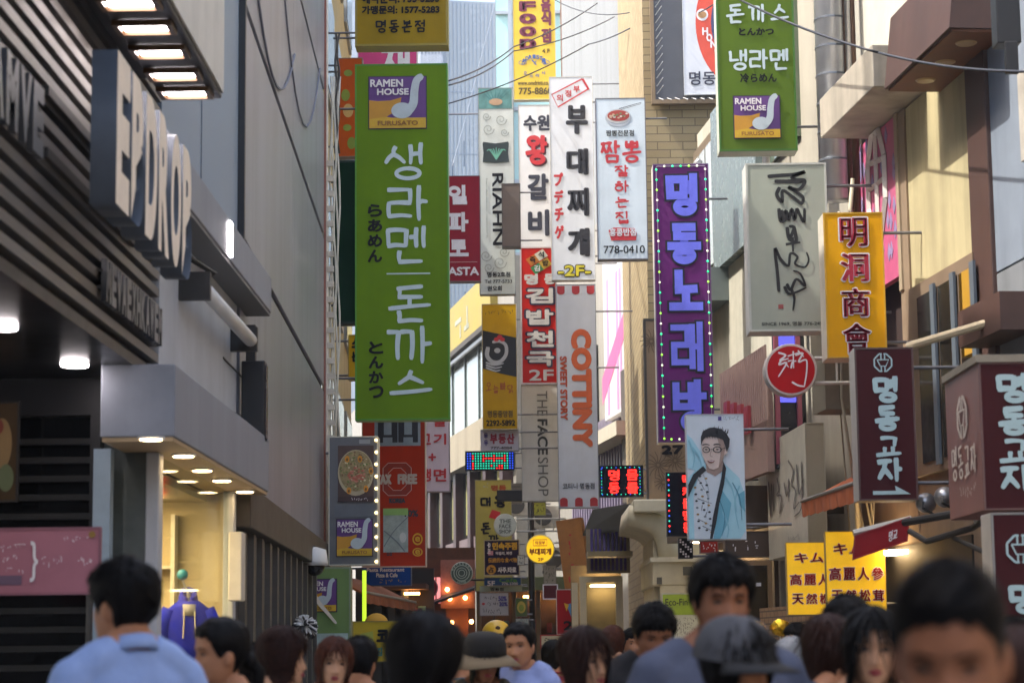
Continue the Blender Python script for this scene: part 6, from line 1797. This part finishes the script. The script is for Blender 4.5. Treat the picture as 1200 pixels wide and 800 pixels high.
m.build('goods', [M('goods_red', '8a3a34', .6, var=.4), M('goods_tan', 'a08a5a', .6, var=.4), M('goods_teal', '4a7a78', .6, var=.4)], sf)

ds = thing('corner_shop', 'dark recessed shop front with shelves behind the yellow stall board', 'shop front', (at(455, 757, 35).x, 35, 0))
X = lambda u: at(u, 700, 35).x - ds.location.x
Z = lambda v: at(455, v, 35).z
MB().box(X(412), X(506), .8, .95, 0, Z(664)).build('back_wall', M('recess_umber', '2c2520', .7, var=.4, scale=2), ds)
MB().box(X(432), X(500), -.2, .8, Z(690), Z(684)).build('fascia', M('fascia_rust', '5a3422', .7, var=.2), ds)
for u in (436, 452, 468): MB().box(X(u), X(u) + .12, .5, .8, 0, Z(690)).build('door_panel', M('panel_smoke', '3c4044', .2), ds)
m = MB(); m.mi = []; rnd = random.Random(9)
for k in range(14):
    m.cur = k % 3; u = 470 + rnd.random() * 26; z = rnd.choice((1.2, 1.6, 2.0)); m.box(X(u), X(u) + .12, .5, .75, z, z + rnd.uniform(.12, .3))
m.build('goods', [M('goods_rose', 'a05a5a', .6, var=.4), M('goods_tan', 'a08a5a', .6, var=.4), M('goods_mint', '7aa08a', .6, var=.4)], ds)
MB().box(X(472), X(490), .4, .5, Z(696), Z(693)).build('lamp', M('stall_lamp', 'ffd8a0'), ds)
# ================================================================== people
def interp(tab, z):
    for (a, *va), (b, *vb) in zip(tab[:-1], tab[1:]):
        if z <= b:
            t = max(0.0, (z - a) / (b - a))
            t = t * t * (3 - 2 * t) * 0.35 + t * 0.65
            return [p + (q - p) * t for p, q in zip(va, vb)]
    return list(tab[-1][1:])
# z above chin, half width, front depth, back depth
HEAD = [(-0.012, .020, .040, -.010), (0.0, .030, .070, .0), (.012, .043, .083, .012), (.03, .055, .086, .03), (.055, .064, .087, .052), (.085, .070, .088, .074), (.112, .073, .086, .088), (.14, .075, .091, .096),
        (.17, .073, .088, .096), (.195, .064, .076, .086), (.212, .048, .056, .066), (.223, .026, .030, .036), (.227, .006, .006, .008)]
def head_pt(z, a, face=True, male=True):
    """a = 0 front, pi = back; returns x, y (front is -y)"""
    w_, f, b = interp(HEAD, z)
    s, c = math.sin(a), math.cos(a)
    e = 0.86
    x = w_ * math.copysign(abs(s) ** e, s)
    y = -(f if c > 0 else b) * math.copysign(abs(c) ** 0.92, c)
    if face and c > 0.05:
        g = lambda u, s_: math.exp(-(u / s_) ** 2)
        t = min(1, max(0, (.125 - z) / .055))
        nose = .021 * t * g(x, .0095 + .005 * t) * (1 if z > .066 else math.exp(-((z - .066) / .007) ** 2))
        nose += .008 * g(abs(x) - .014, .007) * g(z - .069, .008)
        y -= nose
        y += .011 * g(abs(x) - .031, .017) * g(z - .113, .011)
        y -= .0035 * g(abs(x) - .03, .024) * g(z - .134, .009) * (1.2 if male else .6)
        y -= .0045 * g(x, .021) * (g(z - .048, .0055) + g(z - .037, .006))
        y += .0035 * g(x, .022) * g(z - .0425, .003)
        y += .003 * g(x, .02) * g(z - .026, .006)
        y -= .005 * g(x, .018) * g(z - .012, .010)
        y -= .004 * g(abs(x) - .043, .02) * g(z - .085, .018)
    return x, y
def head_mesh(m, male=True, n=44, rows=44):
    zs = [-.012 + .239 * (i / rows) for i in range(rows + 1)]
    vs, fs = [], []
    for z in zs:
        for k in range(n):
            a = 2 * math.pi * k / n
            x, y = head_pt(z, a, True, male)
            vs.append((x, y, z))
    for i in range(rows):
        for k in range(n): fs.append((i * n + k, i * n + (k + 1) % n, (i + 1) * n + (k + 1) % n, (i + 1) * n + k))
    fs += [tuple(range(n - 1, -1, -1)), tuple(rows * n + k for k in range(n))]
    m.add(vs, fs)
    for s in (-1, 1):
        m.ball((s * .076, .008, .098), (.009, .020, .031), 10, 8, Matrix.Rotation(R(-12), 3, 'X') @ Matrix.Rotation(s * R(18), 3, 'Z'))

def remesh(name, m, voxel, mat, parent, smooth_it=4, fold=0.0):
    me = m.mesh(name)
    bm = bmesh.new(); bm.from_mesh(me); bmesh.ops.recalc_face_normals(bm, faces=bm.faces); bm.to_mesh(me); bm.free()
    o = bpy.data.objects.new(name, me)
    tmp.collection.objects.link(o)
    r = o.modifiers.new('r', 'REMESH'); r.mode = 'VOXEL'; r.voxel_size = voxel; r.use_smooth_shade = True
    s = o.modifiers.new('s', 'SMOOTH'); s.factor = .5; s.iterations = smooth_it
    vl = tmp.view_layers[0]; vl.update()
    dg = vl.depsgraph
    me2 = bpy.data.meshes.new_from_object(o.evaluated_get(dg))
    me2.name = name
    bpy.data.objects.remove(o)
    if fold:
        co = [v.co.copy() for v in me2.vertices]
        no = [v.normal.copy() for v in me2.vertices]
        for v, c, n in zip(me2.vertices, co, no):
            f = mnoise.noise(Vector((c.x * 9, c.y * 9, c.z * 4.5))) + .6 * mnoise.noise(Vector((c.x * 14 + c.z * 12, c.y * 14, c.z * 9 + 5)))
            v.co = c + n * fold * (.55 * f + .45)
        me2.update()
    me2.materials.clear()
    me2.materials.append(mat)
    ob = bpy.data.objects.new(name, me2)
    COL.objects.link(ob)
    ob.parent = parent
    return ob
tmp = bpy.data.scenes.new('workbench')

SKIN = lambda k, c: M('skin_' + k, c, .52, var=.09, scale=11, spec=.3, bump=.06)
SKINS = {'light': SKIN('light', 'c89878'), 'mid': SKIN('mid', 'ae7a5a'), 'tan': SKIN('tan', '8e5e44')}
HAIRS = {'black': M('hair_black', '100e0e', .6, var=.6, scale=60, spec=.12), 'brown': M('hair_brown', '2e1a14', .6, var=.6, scale=60, spec=.12), 'auburn': M('hair_auburn', '4a2618', .6, var=.6, scale=60, spec=.12),
         'grey': M('hair_grey', '8d8f92', .5, var=.3, scale=40), 'blond': M('hair_blond', '9c7238', .45, var=.4, scale=40)}
EYEW = M('eye_white', '7d736c', .4, spec=.3)
EYED = M('eye_dark', '16100c', .15, coat=.8)
LIPM, LIPF = M('lip_natural', '7c4238', .4), M('lip_rose', '94323c', .35)
PIV = Vector((0, .015, -.045))      # neck pivot relative to chin

def hair_mesh(style, rnd, male):
    """hair in head coordinates: a thick cap following the skull plus locks"""
    m = MB()
    long_ = style in ('long', 'bob')
    lowz = {'short': .018, 'buzz': .045, 'bob': -.01, 'long': -.18, 'tied': .03}[style]
    thick = {'short': .021, 'buzz': .0035, 'bob': .022, 'long': .020, 'tied': .017}[style]
    def limit(a):
        d = abs((a + math.pi) % (2 * math.pi) - math.pi)
        if style in ('short', 'buzz', 'tied'):
            pts = [(0, .176 if style != 'short' else .158), (.6, .172 if style != 'short' else .160), (.95, .150), (1.2, .112), (1.42, .080 if style == 'short' else .10), (1.6, .12), (1.85, .115), (2.1, .05), (3.2, lowz)]
        else:
            pts = [(0, .172), (.45, .165), (.72, .13), (.95, .06 if style == 'bob' else .02), (1.15, lowz + .01), (3.2, lowz)]
        for (p, u), (q, v) in zip(pts[:-1], pts[1:]):
            if d <= q: return u + (v - u) * (d - p) / (q - p)
        return pts[-1][1]
    n, rows = 56, 26
    vs, fs = [], []
    for k in range(n):
        a = 2 * math.pi * k / n
        z0 = limit(a) + rnd.uniform(-.006, .006)
        for i in range(rows + 1):
            t = i / rows
            z = z0 + (.2275 - z0) * math.sin(t * math.pi / 2)
            zz = max(z, .05 if long_ else z)
            x, y = head_pt(zz, a, False)
            th = thick * (min(1, .25 + t * 4)) * (1 + .35 * mnoise.noise(Vector((x * 40, y * 40, z * 16))) + .18 * mnoise.noise(Vector((a * 9, 0, z * 9))))
            if style == 'buzz': th = (.003 + .014 * max(0, (z - .15) / .075)) * min(1, .3 + t * 3) * (1 + .25 * math.sin(k * 12.9898 + i * 78.233))
            if long_:
                th = thick * (1 + .3 * mnoise.noise(Vector((a * 7, 3, z * 7))) + .15 * mnoise.noise(Vector((a * 22, 1, z * 3))))
                if z < .05:
                    q = min(1, (.05 - z) / .12)
                    x *= 1 + .20 * q; y = y * (1 + .05 * q) + .012 * q
            d = Vector((x, y, (z - .12) * .55)).normalized()
            vs.append((x + d.x * th, y + d.y * th, z + max(0, d.z) * th * 1.3))
    for k in range(n):
        for i in range(rows):
            k2 = (k + 1) % n
            fs.append((k * (rows + 1) + i, k2 * (rows + 1) + i, k2 * (rows + 1) + i + 1, k * (rows + 1) + i + 1))
    m.add(vs, fs)
    # locks
    cnt = {'short': 620, 'buzz': 1500, 'bob': 420, 'long': 420, 'tied': 260}[style]
    for q in range(cnt):
        k = rnd.randrange(n); i = rnd.randrange(2, rows)
        if style == 'short' and rnd.random() < .5: i = rnd.randrange(rows // 2, rows)
        p = Vector(vs[k * (rows + 1) + i])
        out = Vector((p.x, p.y, (p.z - .1) * .7)).normalized()
        down = (Vector(vs[k * (rows + 1) + max(0, i - 3)]) - p)
        if down.length < 1e-5: down = Vector((0, -1, 0))
        down = down.normalized()
        ln = {'short': rnd.uniform(.02, .045), 'buzz': rnd.uniform(.006, .012), 'bob': rnd.uniform(.05, .1), 'long': rnd.uniform(.08, .16), 'tied': rnd.uniform(.04, .07)}[style]
        lift = {'short': rnd.uniform(.15, .7), 'buzz': 1.2, 'bob': .08, 'long': .05, 'tied': .05}[style]
        side = out.cross(down).normalized()
        if style == 'tied': down = (Vector((0, .09, .10)) - p).normalized()
        wv = rnd.uniform(-.4, .4)
        wd = rnd.uniform(.0016, .0036) * (.45 if style == 'buzz' else 1)
        p0 = p - out * .004
        p1 = p0 + (down + out * lift + side * wv * .5).normalized() * ln * .55
        p2 = p1 + (down + out * lift * .2 + side * wv).normalized() * ln * .45
        m.add([p0 - side * wd, p0 + side * wd, p1 + side * wd * .9 + out * .0015, p1 - side * wd * .9 + out * .0015, p2 + side * wd * .15, p2 - side * wd * .15], [(0, 1, 2, 3), (3, 2, 4, 5)])
    if style == 'tied':
        m.ball((0, .115, .085), (.032, .03, .036), 14, 10)
        m.tube([(0, .12, .09), (0, .15, .05), (0, .145, -.03), (0, .13, -.09)], [.02, .026, .022, .006], 10)
    return m

def eye_parts(parent, T, male, squint=1.0):
    for s in (-1, 1):
        m = MB()
        x = s * .0315
        y = head_pt(.113, math.atan2(abs(x), .08) * .95)[1] * 0 + -.0735
        m.ball((x, y, .1125), (.0130, .0080, .0050 * squint), 14, 8, Matrix.Rotation(-s * R(4), 3, 'Y'))
        m.cur = 1
        m.ball((x, y - .0048, .1122), (.0062, .0048, .0052 * squint), 10, 8)
        m.cur = 2
        m.tube([(x - .0145, y + .001, .1118), (x - .006, y - .0082, .1192 - .003 * (1 - squint)), (x + .006, y - .0082, .1192 - .003 * (1 - squint)), (x + .0145, y + .001, .1118)], [.0006, .0017, .0017, .0006], 6)
        for i, p in enumerate(m.v): m.v[i] = tuple(T @ Vector(p))
        m.build('eye', [EYEW, EYED, HAIRS['black']], parent, smooth=True)
        m = MB()
        pts = [(s * .014, -.0885, .130), (s * .026, -.0895, .1345), (s * .040, -.083, .1345), (s * .050, -.072, .130)]
        m.tube(pts, [.0025, .0036, .003, .001] if male else [.0018, .0026, .002, .001], 6)
        for i, p in enumerate(m.v): m.v[i] = tuple(T @ Vector(p))
        m.build('eyebrow', HAIRS['black'], parent, smooth=True)
    m = MB()
    yl = -.0915
    m.tube([(-.023, yl + .010, .0425), (-.011, yl + .001, .0462), (-.003, yl - .0015, .0475), (0, yl - .001, .0465), (.003, yl - .0015, .0475), (.011, yl + .001, .0462), (.023, yl + .010, .0425)], [.0008, .0034, .0042, .004, .0042, .0034, .0008], 8)
    m.tube([(-.021, yl + .009, .041), (-.010, yl + .0, .0375), (0, yl - .001, .0365), (.010, yl + .0, .0375), (.021, yl + .009, .041)], [.0008, .004, .005, .004, .0008], 8)
    for i, p in enumerate(m.v): m.v[i] = tuple(T @ Vector(p))
    m.build('lips', LIPM if male else LIPF, parent, smooth=True)

PEOPLE = {}
def person(label, u, v, hpx, yaw=0, hyaw=0, pitch=0, tilt=0, male=True, hair='short', hcol='black', skin='mid', top=('2a2e3a', 'tee'), legs='23262e', fine=True, hat=None, squint=.85, build=1.0, group='people walking in the crowd'):
    """yaw: 0 faces the camera, + turns towards the right of the picture, 180 shows the back"""
    sc = 1.0
    for _ in range(4):
        Y = F * .232 * sc / hpx
        sc = (at(u, v, Y).z - .004) / (1.725 if hair != 'buzz' else 1.712)
        sc = min(1.10, max(.82, sc))
    c = at(u, v, Y)
    root = thing('person', label, 'person', (c.x, c.y, 0), R(yaw), group)
    root.scale = (sc, sc, sc)
    skm = SKINS[skin]
    wS = (.185 if male else .160) * build
    CH = 1.495
    T = Matrix.Translation((0, -.012, CH)) @ Matrix.Translation(PIV) @ (Matrix.Rotation(R(hyaw), 4, 'Z') @ Matrix.Rotation(R(pitch), 4, 'X') @ Matrix.Rotation(R(tilt), 4, 'Y')) @ Matrix.Translation(-PIV)
    vox = .0062 if fine else .011
    m = MB()
    hm = MB(); head_mesh(hm, male, 44 if fine else 28, 44 if fine else 26)
    m.add([T @ Vector(p) for p in hm.v], hm.f)
    nk = .059 if male else .049
    m.tube([(0, .03, 1.38), (0, .02, 1.44), T @ Vector((0, .018, -.01)), T @ Vector((0, .02, .06))], [nk * 1.5, nk * 1.08, nk, nk], 16)
    for s_ in (-1, 1): m.tube([(s_ * .028, .035, 1.51), (s_ * .09, .03, 1.455), (s_ * wS * .85, .015, 1.405)], [.04, .046, .045], 12)
    TOR = [(.78, .155, .11, 0), (.88, .165, .115, 0), (1.0, .142 if male else .125, .095, 0), (1.1, .15 if male else .135, .1, 0), (1.22, wS * .92, .115 if male else .11, 0), (1.32, wS * .99, .108, .005), (1.40, wS * .90, .085, .012), (1.445, wS * .52, .064, .02), (1.478, .066, .055, .022)]
    def torso(mm, inf=0, z0=0, z1=9, k=1.0):
        loft(mm, [(z, a * k * (build if z > .95 else 1) ** .5 + inf, b * k + inf, y, 0) for z, a, b, y in TOR if z0 <= z <= z1], 24)
    def arms(mm, inf=0, end=3):
        for s in (-1, 1):
            P_ = [(s * wS * .88, .012, 1.395), (s * (wS + .022), .02, 1.28), (s * (wS + .045), .035, 1.1), (s * (wS + .035), -.045, .86)]
            rs = [.052, .05, .040, .027]
            mm.tube(P_[:end + 1], [r + inf for r in rs[:end + 1]], 14)
            mm.ball(P_[0], (.054 + inf,) * 3, 12, 8)
            if end < 3: mm.ball(P_[end], (rs[end] + inf,) * 3, 10, 6)
    def hands(mm):
        for s in (-1, 1):
            w0 = Vector((s * (wS + .035), -.045, .86))
            mm.ball(w0 + Vector((0, -.012, -.06)), (.018, .038, .05), 12, 8)
            for k in range(4):
                b0 = w0 + Vector((-s * .002, -.042 + .019 * k, -.095 + .006 * abs(k - 1)))
                L_ = (.062, .074, .07, .055)[k]
                mm.tube([b0, b0 + Vector((-s * .006, 0, -L_ * .5)), b0 + Vector((-s * .022, .004, -L_ * .92))], [.0085, .008, .006], 8)
            b0 = w0 + Vector((0, -.042, -.045))
            mm.tube([b0, b0 + Vector((-s * .012, -.026, -.03)), b0 + Vector((-s * .02, -.03, -.06))], [.011, .0095, .007], 8)
    def legz(mm, inf=0, foot=True):
        for i, s in enumerate((-1, 1)):
            d = -.10 if i == 0 else .12
            mm.tube([(s * .085, 0, .90), (s * .09, -.01 + d * .5, .49), (s * .092, .02 + d * 1.3, .09)], [.088 + inf, .056 + inf, .040 + inf * 1.3], 14)
            if foot: mm.ball((s * .095, -.05 + d * 1.3, .042), (.042, .12, .04), 14, 8)
    torso(m); arms(m); hands(m); legz(m)
    remesh('body', m, vox, skm, root)
    # clothes
    tc, kind = top
    cm = M('cloth_' + tc, tc, .85, var=.12, scale=5, bump=.25)
    m = MB()
    if kind == 'jacket':
        torso(m, .024, .78, 1.49); arms(m, .020, 3)
    else:
        torso(m, .013, .78, 1.49 if kind == 'shirt' else 1.45); arms(m, .014, 1 if kind in ('tee', 'vest') else 3)
    ti = .024 if kind == 'jacket' else .014
    for s_ in (-1, 1): m.tube([(s_ * (.05 if kind in ('shirt', 'jacket') else .085), .032, 1.485 if kind in ('shirt', 'jacket') else 1.462), (s_ * .10, .03, 1.452), (s_ * wS * .85, .015, 1.405)], [.034 + ti, .044 + ti, .045 + ti], 12)
    remesh('shirt' if kind != 'jacket' else 'jacket', m, .011, cm, root, 3, .010)
    m = MB()
    if kind in ('shirt', 'jacket'):
        nn = 26
        vs = []
        for k in range(nn + 1):
            a = -2.75 + 5.5 * k / nn
            x_, y_ = math.sin(a), math.cos(a)
            fr_z = (1 - math.cos(a - 0)) * 0
            zc = 1.455 + .02 * y_
            for r_, dz in ((.072, 0.0), (.066, .038), (.072, .044), (.092, .004)):
                vs.append((x_ * r_ * 1.02, .018 + y_ * r_ * .95, zc + dz + (.012 if y_ > 0 else 0)))
        fs = []
        for k in range(nn):
            for j in range(3): fs.append((k * 4 + j, (k + 1) * 4 + j, (k + 1) * 4 + j + 1, k * 4 + j + 1))
        m.add(vs, fs)
        o = m.build('collar', cm if kind == 'shirt' else M('collar_white', 'b8bcc4', .8), root, smooth=True)
        sm = o.modifiers.new('thickness', 'SOLIDIFY'); sm.thickness = .004
    else:
        m.tube([(math.sin(a) * .088, .02 + math.cos(a) * .078, 1.462 + .016 * math.cos(a)) for a in np.linspace(0, 2 * math.pi, 26)], .008, 8, caps=False)
        m.build('neckband', cm, root, smooth=True)
    m = MB(); torso(m, .010, .70, .95); m.ball((0, 0, .86), (.17, .122, .12), 20, 12); legz(m, .018, False)
    remesh('trousers', m, .014, M('denim_' + legs, legs, .85, var=.2), root, 3)
    m = MB()
    for i, s in enumerate((-1, 1)):
        d = -.10 if i == 0 else .12
        m = MB(); m.ball((s * .095, -.05 + d * 1.3, .046), (.050, .132, .046), 14, 8)
        m.build('shoe', M('shoe_dark', '1c1a1a', .5), root, smooth=True)
    rnd = random.Random(label)
    h = hair_mesh(hair, rnd, male)
    h.v = [tuple(T @ Vector(p)) for p in h.v]
    ho_ = h.build('hair', HAIRS[hcol], root, smooth=True, recalc=False)
    if fine or True:
        fz = MB()
        eye_parts(root, T, male, squint)
    if hat == 'cap':
        m = MB()
        n = 32
        vs, fs = [], []
        for i in range(9):
            t = i / 8
            for k in range(n):
                a = 2 * math.pi * k / n
                z = .135 + .125 * math.sin(t * math.pi / 2)
                r_ = math.cos(t * math.pi / 2) ** .8
                vs.append((.108 * math.sin(a) * max(r_, .02), .004 - (.118 if math.cos(a) > 0 else .134) * math.cos(a) * max(r_, .02), z))
        for i in range(8):
            for k in range(n): fs.append((i * n + k, i * n + (k + 1) % n, (i + 1) * n + (k + 1) % n, (i + 1) * n + k))
        fs.append(tuple(8 * n + k for k in range(n)))
        m.add(vs, fs); m.v = [tuple(T @ Vector(p)) for p in m.v]
        cmat = M('cap_grey', '4c4e54', .9, var=.15, bump=.3)
        co_ = m.build('cap', cmat, root, smooth=True)
        m = MB(); vs, fs = [], []
        for k in range(17):
            a = -1.15 + 2.3 * k / 16
            for r_, dz in ((1.0, .142), (1.0 + .62 * math.cos(a * .95) + .06, .125 - .02 * math.sin(a) ** 2)): vs.append((.107 * r_ * math.sin(a), .004 - .118 * r_ * math.cos(a), dz))
        for k in range(16): fs.append((2 * k, 2 * k + 2, 2 * k + 3, 2 * k + 1))
        m.add(vs, fs); m.v = [tuple(T @ Vector(p)) for p in m.v]
        o = m.build('brim', M('cap_brim', '1e2024', .8), co_, smooth=True)
        sm = o.modifiers.new('thickness', 'SOLIDIFY'); sm.thickness = .006
        m = MB(); m.ball((-.088, -.04, .165), .007, 8, 6); m.v = [tuple(T @ Vector(p)) for p in m.v]; m.build('stud', M('brass', 'a08030', .3, .9), co_)
    if hat == 'sun':
        m = MB()
        m.lathe([(.122, .135), (.122, .17), (.118, .21), (.10, .25), (.06, .265)], 28, (0, .004, 0)); m.v = [tuple(T @ Vector(p)) for p in m.v]
        co_ = m.build('hat', M('hat_black', '1e1c1a', .9), root, smooth=True)
        m = MB(); vs, fs = [], []
        for k in range(36):
            a = 2 * math.pi * k / 36
            for r_, z in ((.118, .148), (.16, .128 + .006 * math.sin(3 * a)), (.205, .095 + .016 * math.sin(2 * a + 1))): vs.append((r_ * math.sin(a), .004 - r_ * math.cos(a), z))
        for k in range(36):
            for j in range(2): fs.append((3 * k + j, (3 * k + 3) % 108 + j, (3 * k + 3) % 108 + j + 1, 3 * k + j + 1))
        m.add(vs, fs); m.v = [tuple(T @ Vector(p)) for p in m.v]
        o = m.build('brim', M('hat_tan', '7a6a52', .9), co_, smooth=True)
        sm = o.modifiers.new('thickness', 'SOLIDIFY'); sm.thickness = .005
    return root

person('man seen from behind in a pale blue collared shirt, at the far left', 149, 660, 94, yaw=-140, hyaw=14, male=True, hair='short', skin='mid', top=('8fa6d4', 'shirt'), build=1.05)
person('woman with tied back black hair smiling to the left beside the blue hoodie', 262, 727, 74, yaw=-52, hyaw=-10, male=False, hair='tied', skin='mid', top=('4a4650', 'tee'), squint=.6)
person('woman with a brown bob in profile facing right, left of the auburn woman', 328, 738, 62, yaw=75, hyaw=10, male=False, hair='bob', hcol='brown', skin='light', top=('2e2c34', 'tee'))
person('woman with auburn hair facing the camera, left of the yellow stall board', 388, 750, 54, yaw=8, hyaw=4, pitch=-4, tilt=5, male=False, hair='bob', hcol='auburn', skin='light', top=('5a3a40', 'tee'))
person('black haired person from behind right beside the auburn woman', 421, 749, 52, yaw=170, male=True, hair='short', skin='mid', top=('2c3850', 'tee'), fine=False)
person('person with a large black bob turned away, in front of the yellow board', 500, 724, 98, yaw=-138, hyaw=12, male=False, hair='bob', skin='mid', top=('24242c', 'tee'))
person('woman in a wide black and tan sun hat at the centre', 566, 746, 48, yaw=15, pitch=10, male=False, hair='bob', skin='tan', top=('55524a', 'tee'), hat='sun', fine=False)
person('small blond woman below the yellow ball', 589, 756, 30, yaw=40, male=False, hair='bob', hcol='blond', skin='light', top=('8a9ab4', 'tee'), fine=False)
person('woman in a pale blue cardigan with dark tied hair at the centre', 611, 731, 49, yaw=-12, hyaw=-6, tilt=-3, male=False, hair='tied', skin='mid', top=('8d9ccc', 'jacket'), squint=.7)
person('woman with long brown hair looking right, right of the cardigan woman', 681, 738, 69, yaw=38, hyaw=8, male=False, hair='long', hcol='brown', skin='light', top=('2a2024', 'tee'))
person('brown haired person from behind in front of the door frames', 718, 735, 33, yaw=175, male=False, hair='bob', hcol='auburn', skin='light', top=('6a5a58', 'tee'), fine=False)
person('man in a black suit jacket looking down, right of centre', 762, 707, 62, yaw=10, pitch=18, male=True, hair='short', skin='tan', top=('14151b', 'jacket'), squint=.5)
person('tall broad man in a grey blue tee in the middle of the crowd', 842, 655, 92, yaw=14, hyaw=-4, pitch=4, male=True, hair='short', skin='tan', top=('4c5368', 'tee'), build=1.18, squint=.6)
person('person in a dark grey cap before the tall broad man', 853, 730, 96, yaw=42, pitch=6, male=False, hair='bob', skin='mid', top=('3a3c44', 'tee'), hat='cap', squint=.7)
person('grey haired old woman seen from behind by the gold balloons', 926, 750, 50, yaw=150, male=False, hair='bob', hcol='grey', skin='mid', top=('3a4a6a', 'tee'), fine=False)
person('small dark haired man before the brick stall wall', 935, 732, 34, yaw=-60, male=True, hair='short', skin='light', top=('2c2c34', 'tee'), fine=False)
person('black haired person behind the pale faced woman on the right', 992, 702, 72, yaw=160, male=True, hair='short', skin='mid', top=('24262c', 'tee'), fine=False)
person('brown haired woman from behind left of the pale faced woman', 972, 724, 72, yaw=-150, male=False, hair='long', hcol='brown', skin='mid', top=('2a3448', 'tee'), fine=False)
person('pale faced woman with long black hair looking at the camera on the right', 1018, 716, 84, yaw=-2, tilt=2, male=False, hair='long', hcol='black', skin='light', top=('22222a', 'tee'), squint=1.05)
person('close man with cropped black hair looking down, nearest on the right', 1114, 672, 186, yaw=-16, pitch=14, male=True, hair='buzz', skin='tan', top=('2c2e36', 'tee'), squint=.5, build=1.08)
person('person with dark brown hair cut by the right edge of the picture', 1192, 742, 120, yaw=170, male=False, hair='long', hcol='brown', skin='mid', top=('3a2a2c', 'tee'), fine=False)
person('person in a white cap beyond the close man at the right edge', 1186, 728, 74, yaw=20, male=False, hair='short', hcol='black', skin='mid', top=('8a8c94', 'tee'), fine=False)
person('small dark haired person between the suit man and the door frames', 739, 738, 30, yaw=20, male=True, hair='short', skin='mid', top=('9a9aa4', 'tee'), fine=False)
person('small person with bobbed black hair below the stall price board', 648, 752, 32, yaw=-165, male=False, hair='bob', skin='mid', top=('8a2c34', 'tee'), fine=False)
person('small dark haired person just left of the woman in the sun hat', 545, 750, 40, yaw=178, male=True, hair='short', skin='mid', top=('4a5a6a', 'tee'), fine=False)
person('small person in pink between the brown haired woman and the suit man', 700, 752, 36, yaw=165, male=False, hair='long', hcol='black', skin='mid', top=('b07a8c', 'tee'), fine=False)
person('dark haired person beyond the smiling woman on the left', 300, 757, 56, yaw=120, male=True, hair='short', skin='mid', top=('2a2c30', 'tee'), fine=False)
person('dark haired woman in front of the dark cafe, left of the grey haired woman', 900, 750, 44, yaw=-20, male=False, hair='bob', skin='light', top=('2c3a5c', 'tee'), fine=False)
person('dark haired man far down the street right of the yellow ball', 668, 749, 26, yaw=175, male=True, hair='short', skin='mid', top=('6a6e74', 'tee'), fine=False)
person('far woman in white beyond the crowd at the centre', 528, 756, 24, yaw=170, male=False, hair='bob', skin='mid', top=('b4b4b8', 'tee'), fine=False)
bpy.data.scenes.remove(tmp)

# ---- the warm dusty air of the street, thickening with distance
hz_ = bpy.data.materials.new('street_air')
hz_.use_nodes = True
th_ = hz_.node_tree
for n in list(th_.nodes):
    if n.type != 'OUTPUT_MATERIAL': th_.nodes.remove(n)
pv = th_.nodes.new('ShaderNodeVolumePrincipled')
pv.inputs['Color'].default_value = (0.82, 0.88, 0.95, 1)
pv.inputs['Density'].default_value = 0.0010
pv.inputs['Anisotropy'].default_value = 0.2
th_.links.new(pv.outputs[0], [n for n in th_.nodes if n.type == 'OUTPUT_MATERIAL'][0].inputs['Volume'])
hz = MB().box(-320, 320, -70, 520, -1.4, 60).build('haze', hz_)
hz['kind'] = 'stuff'
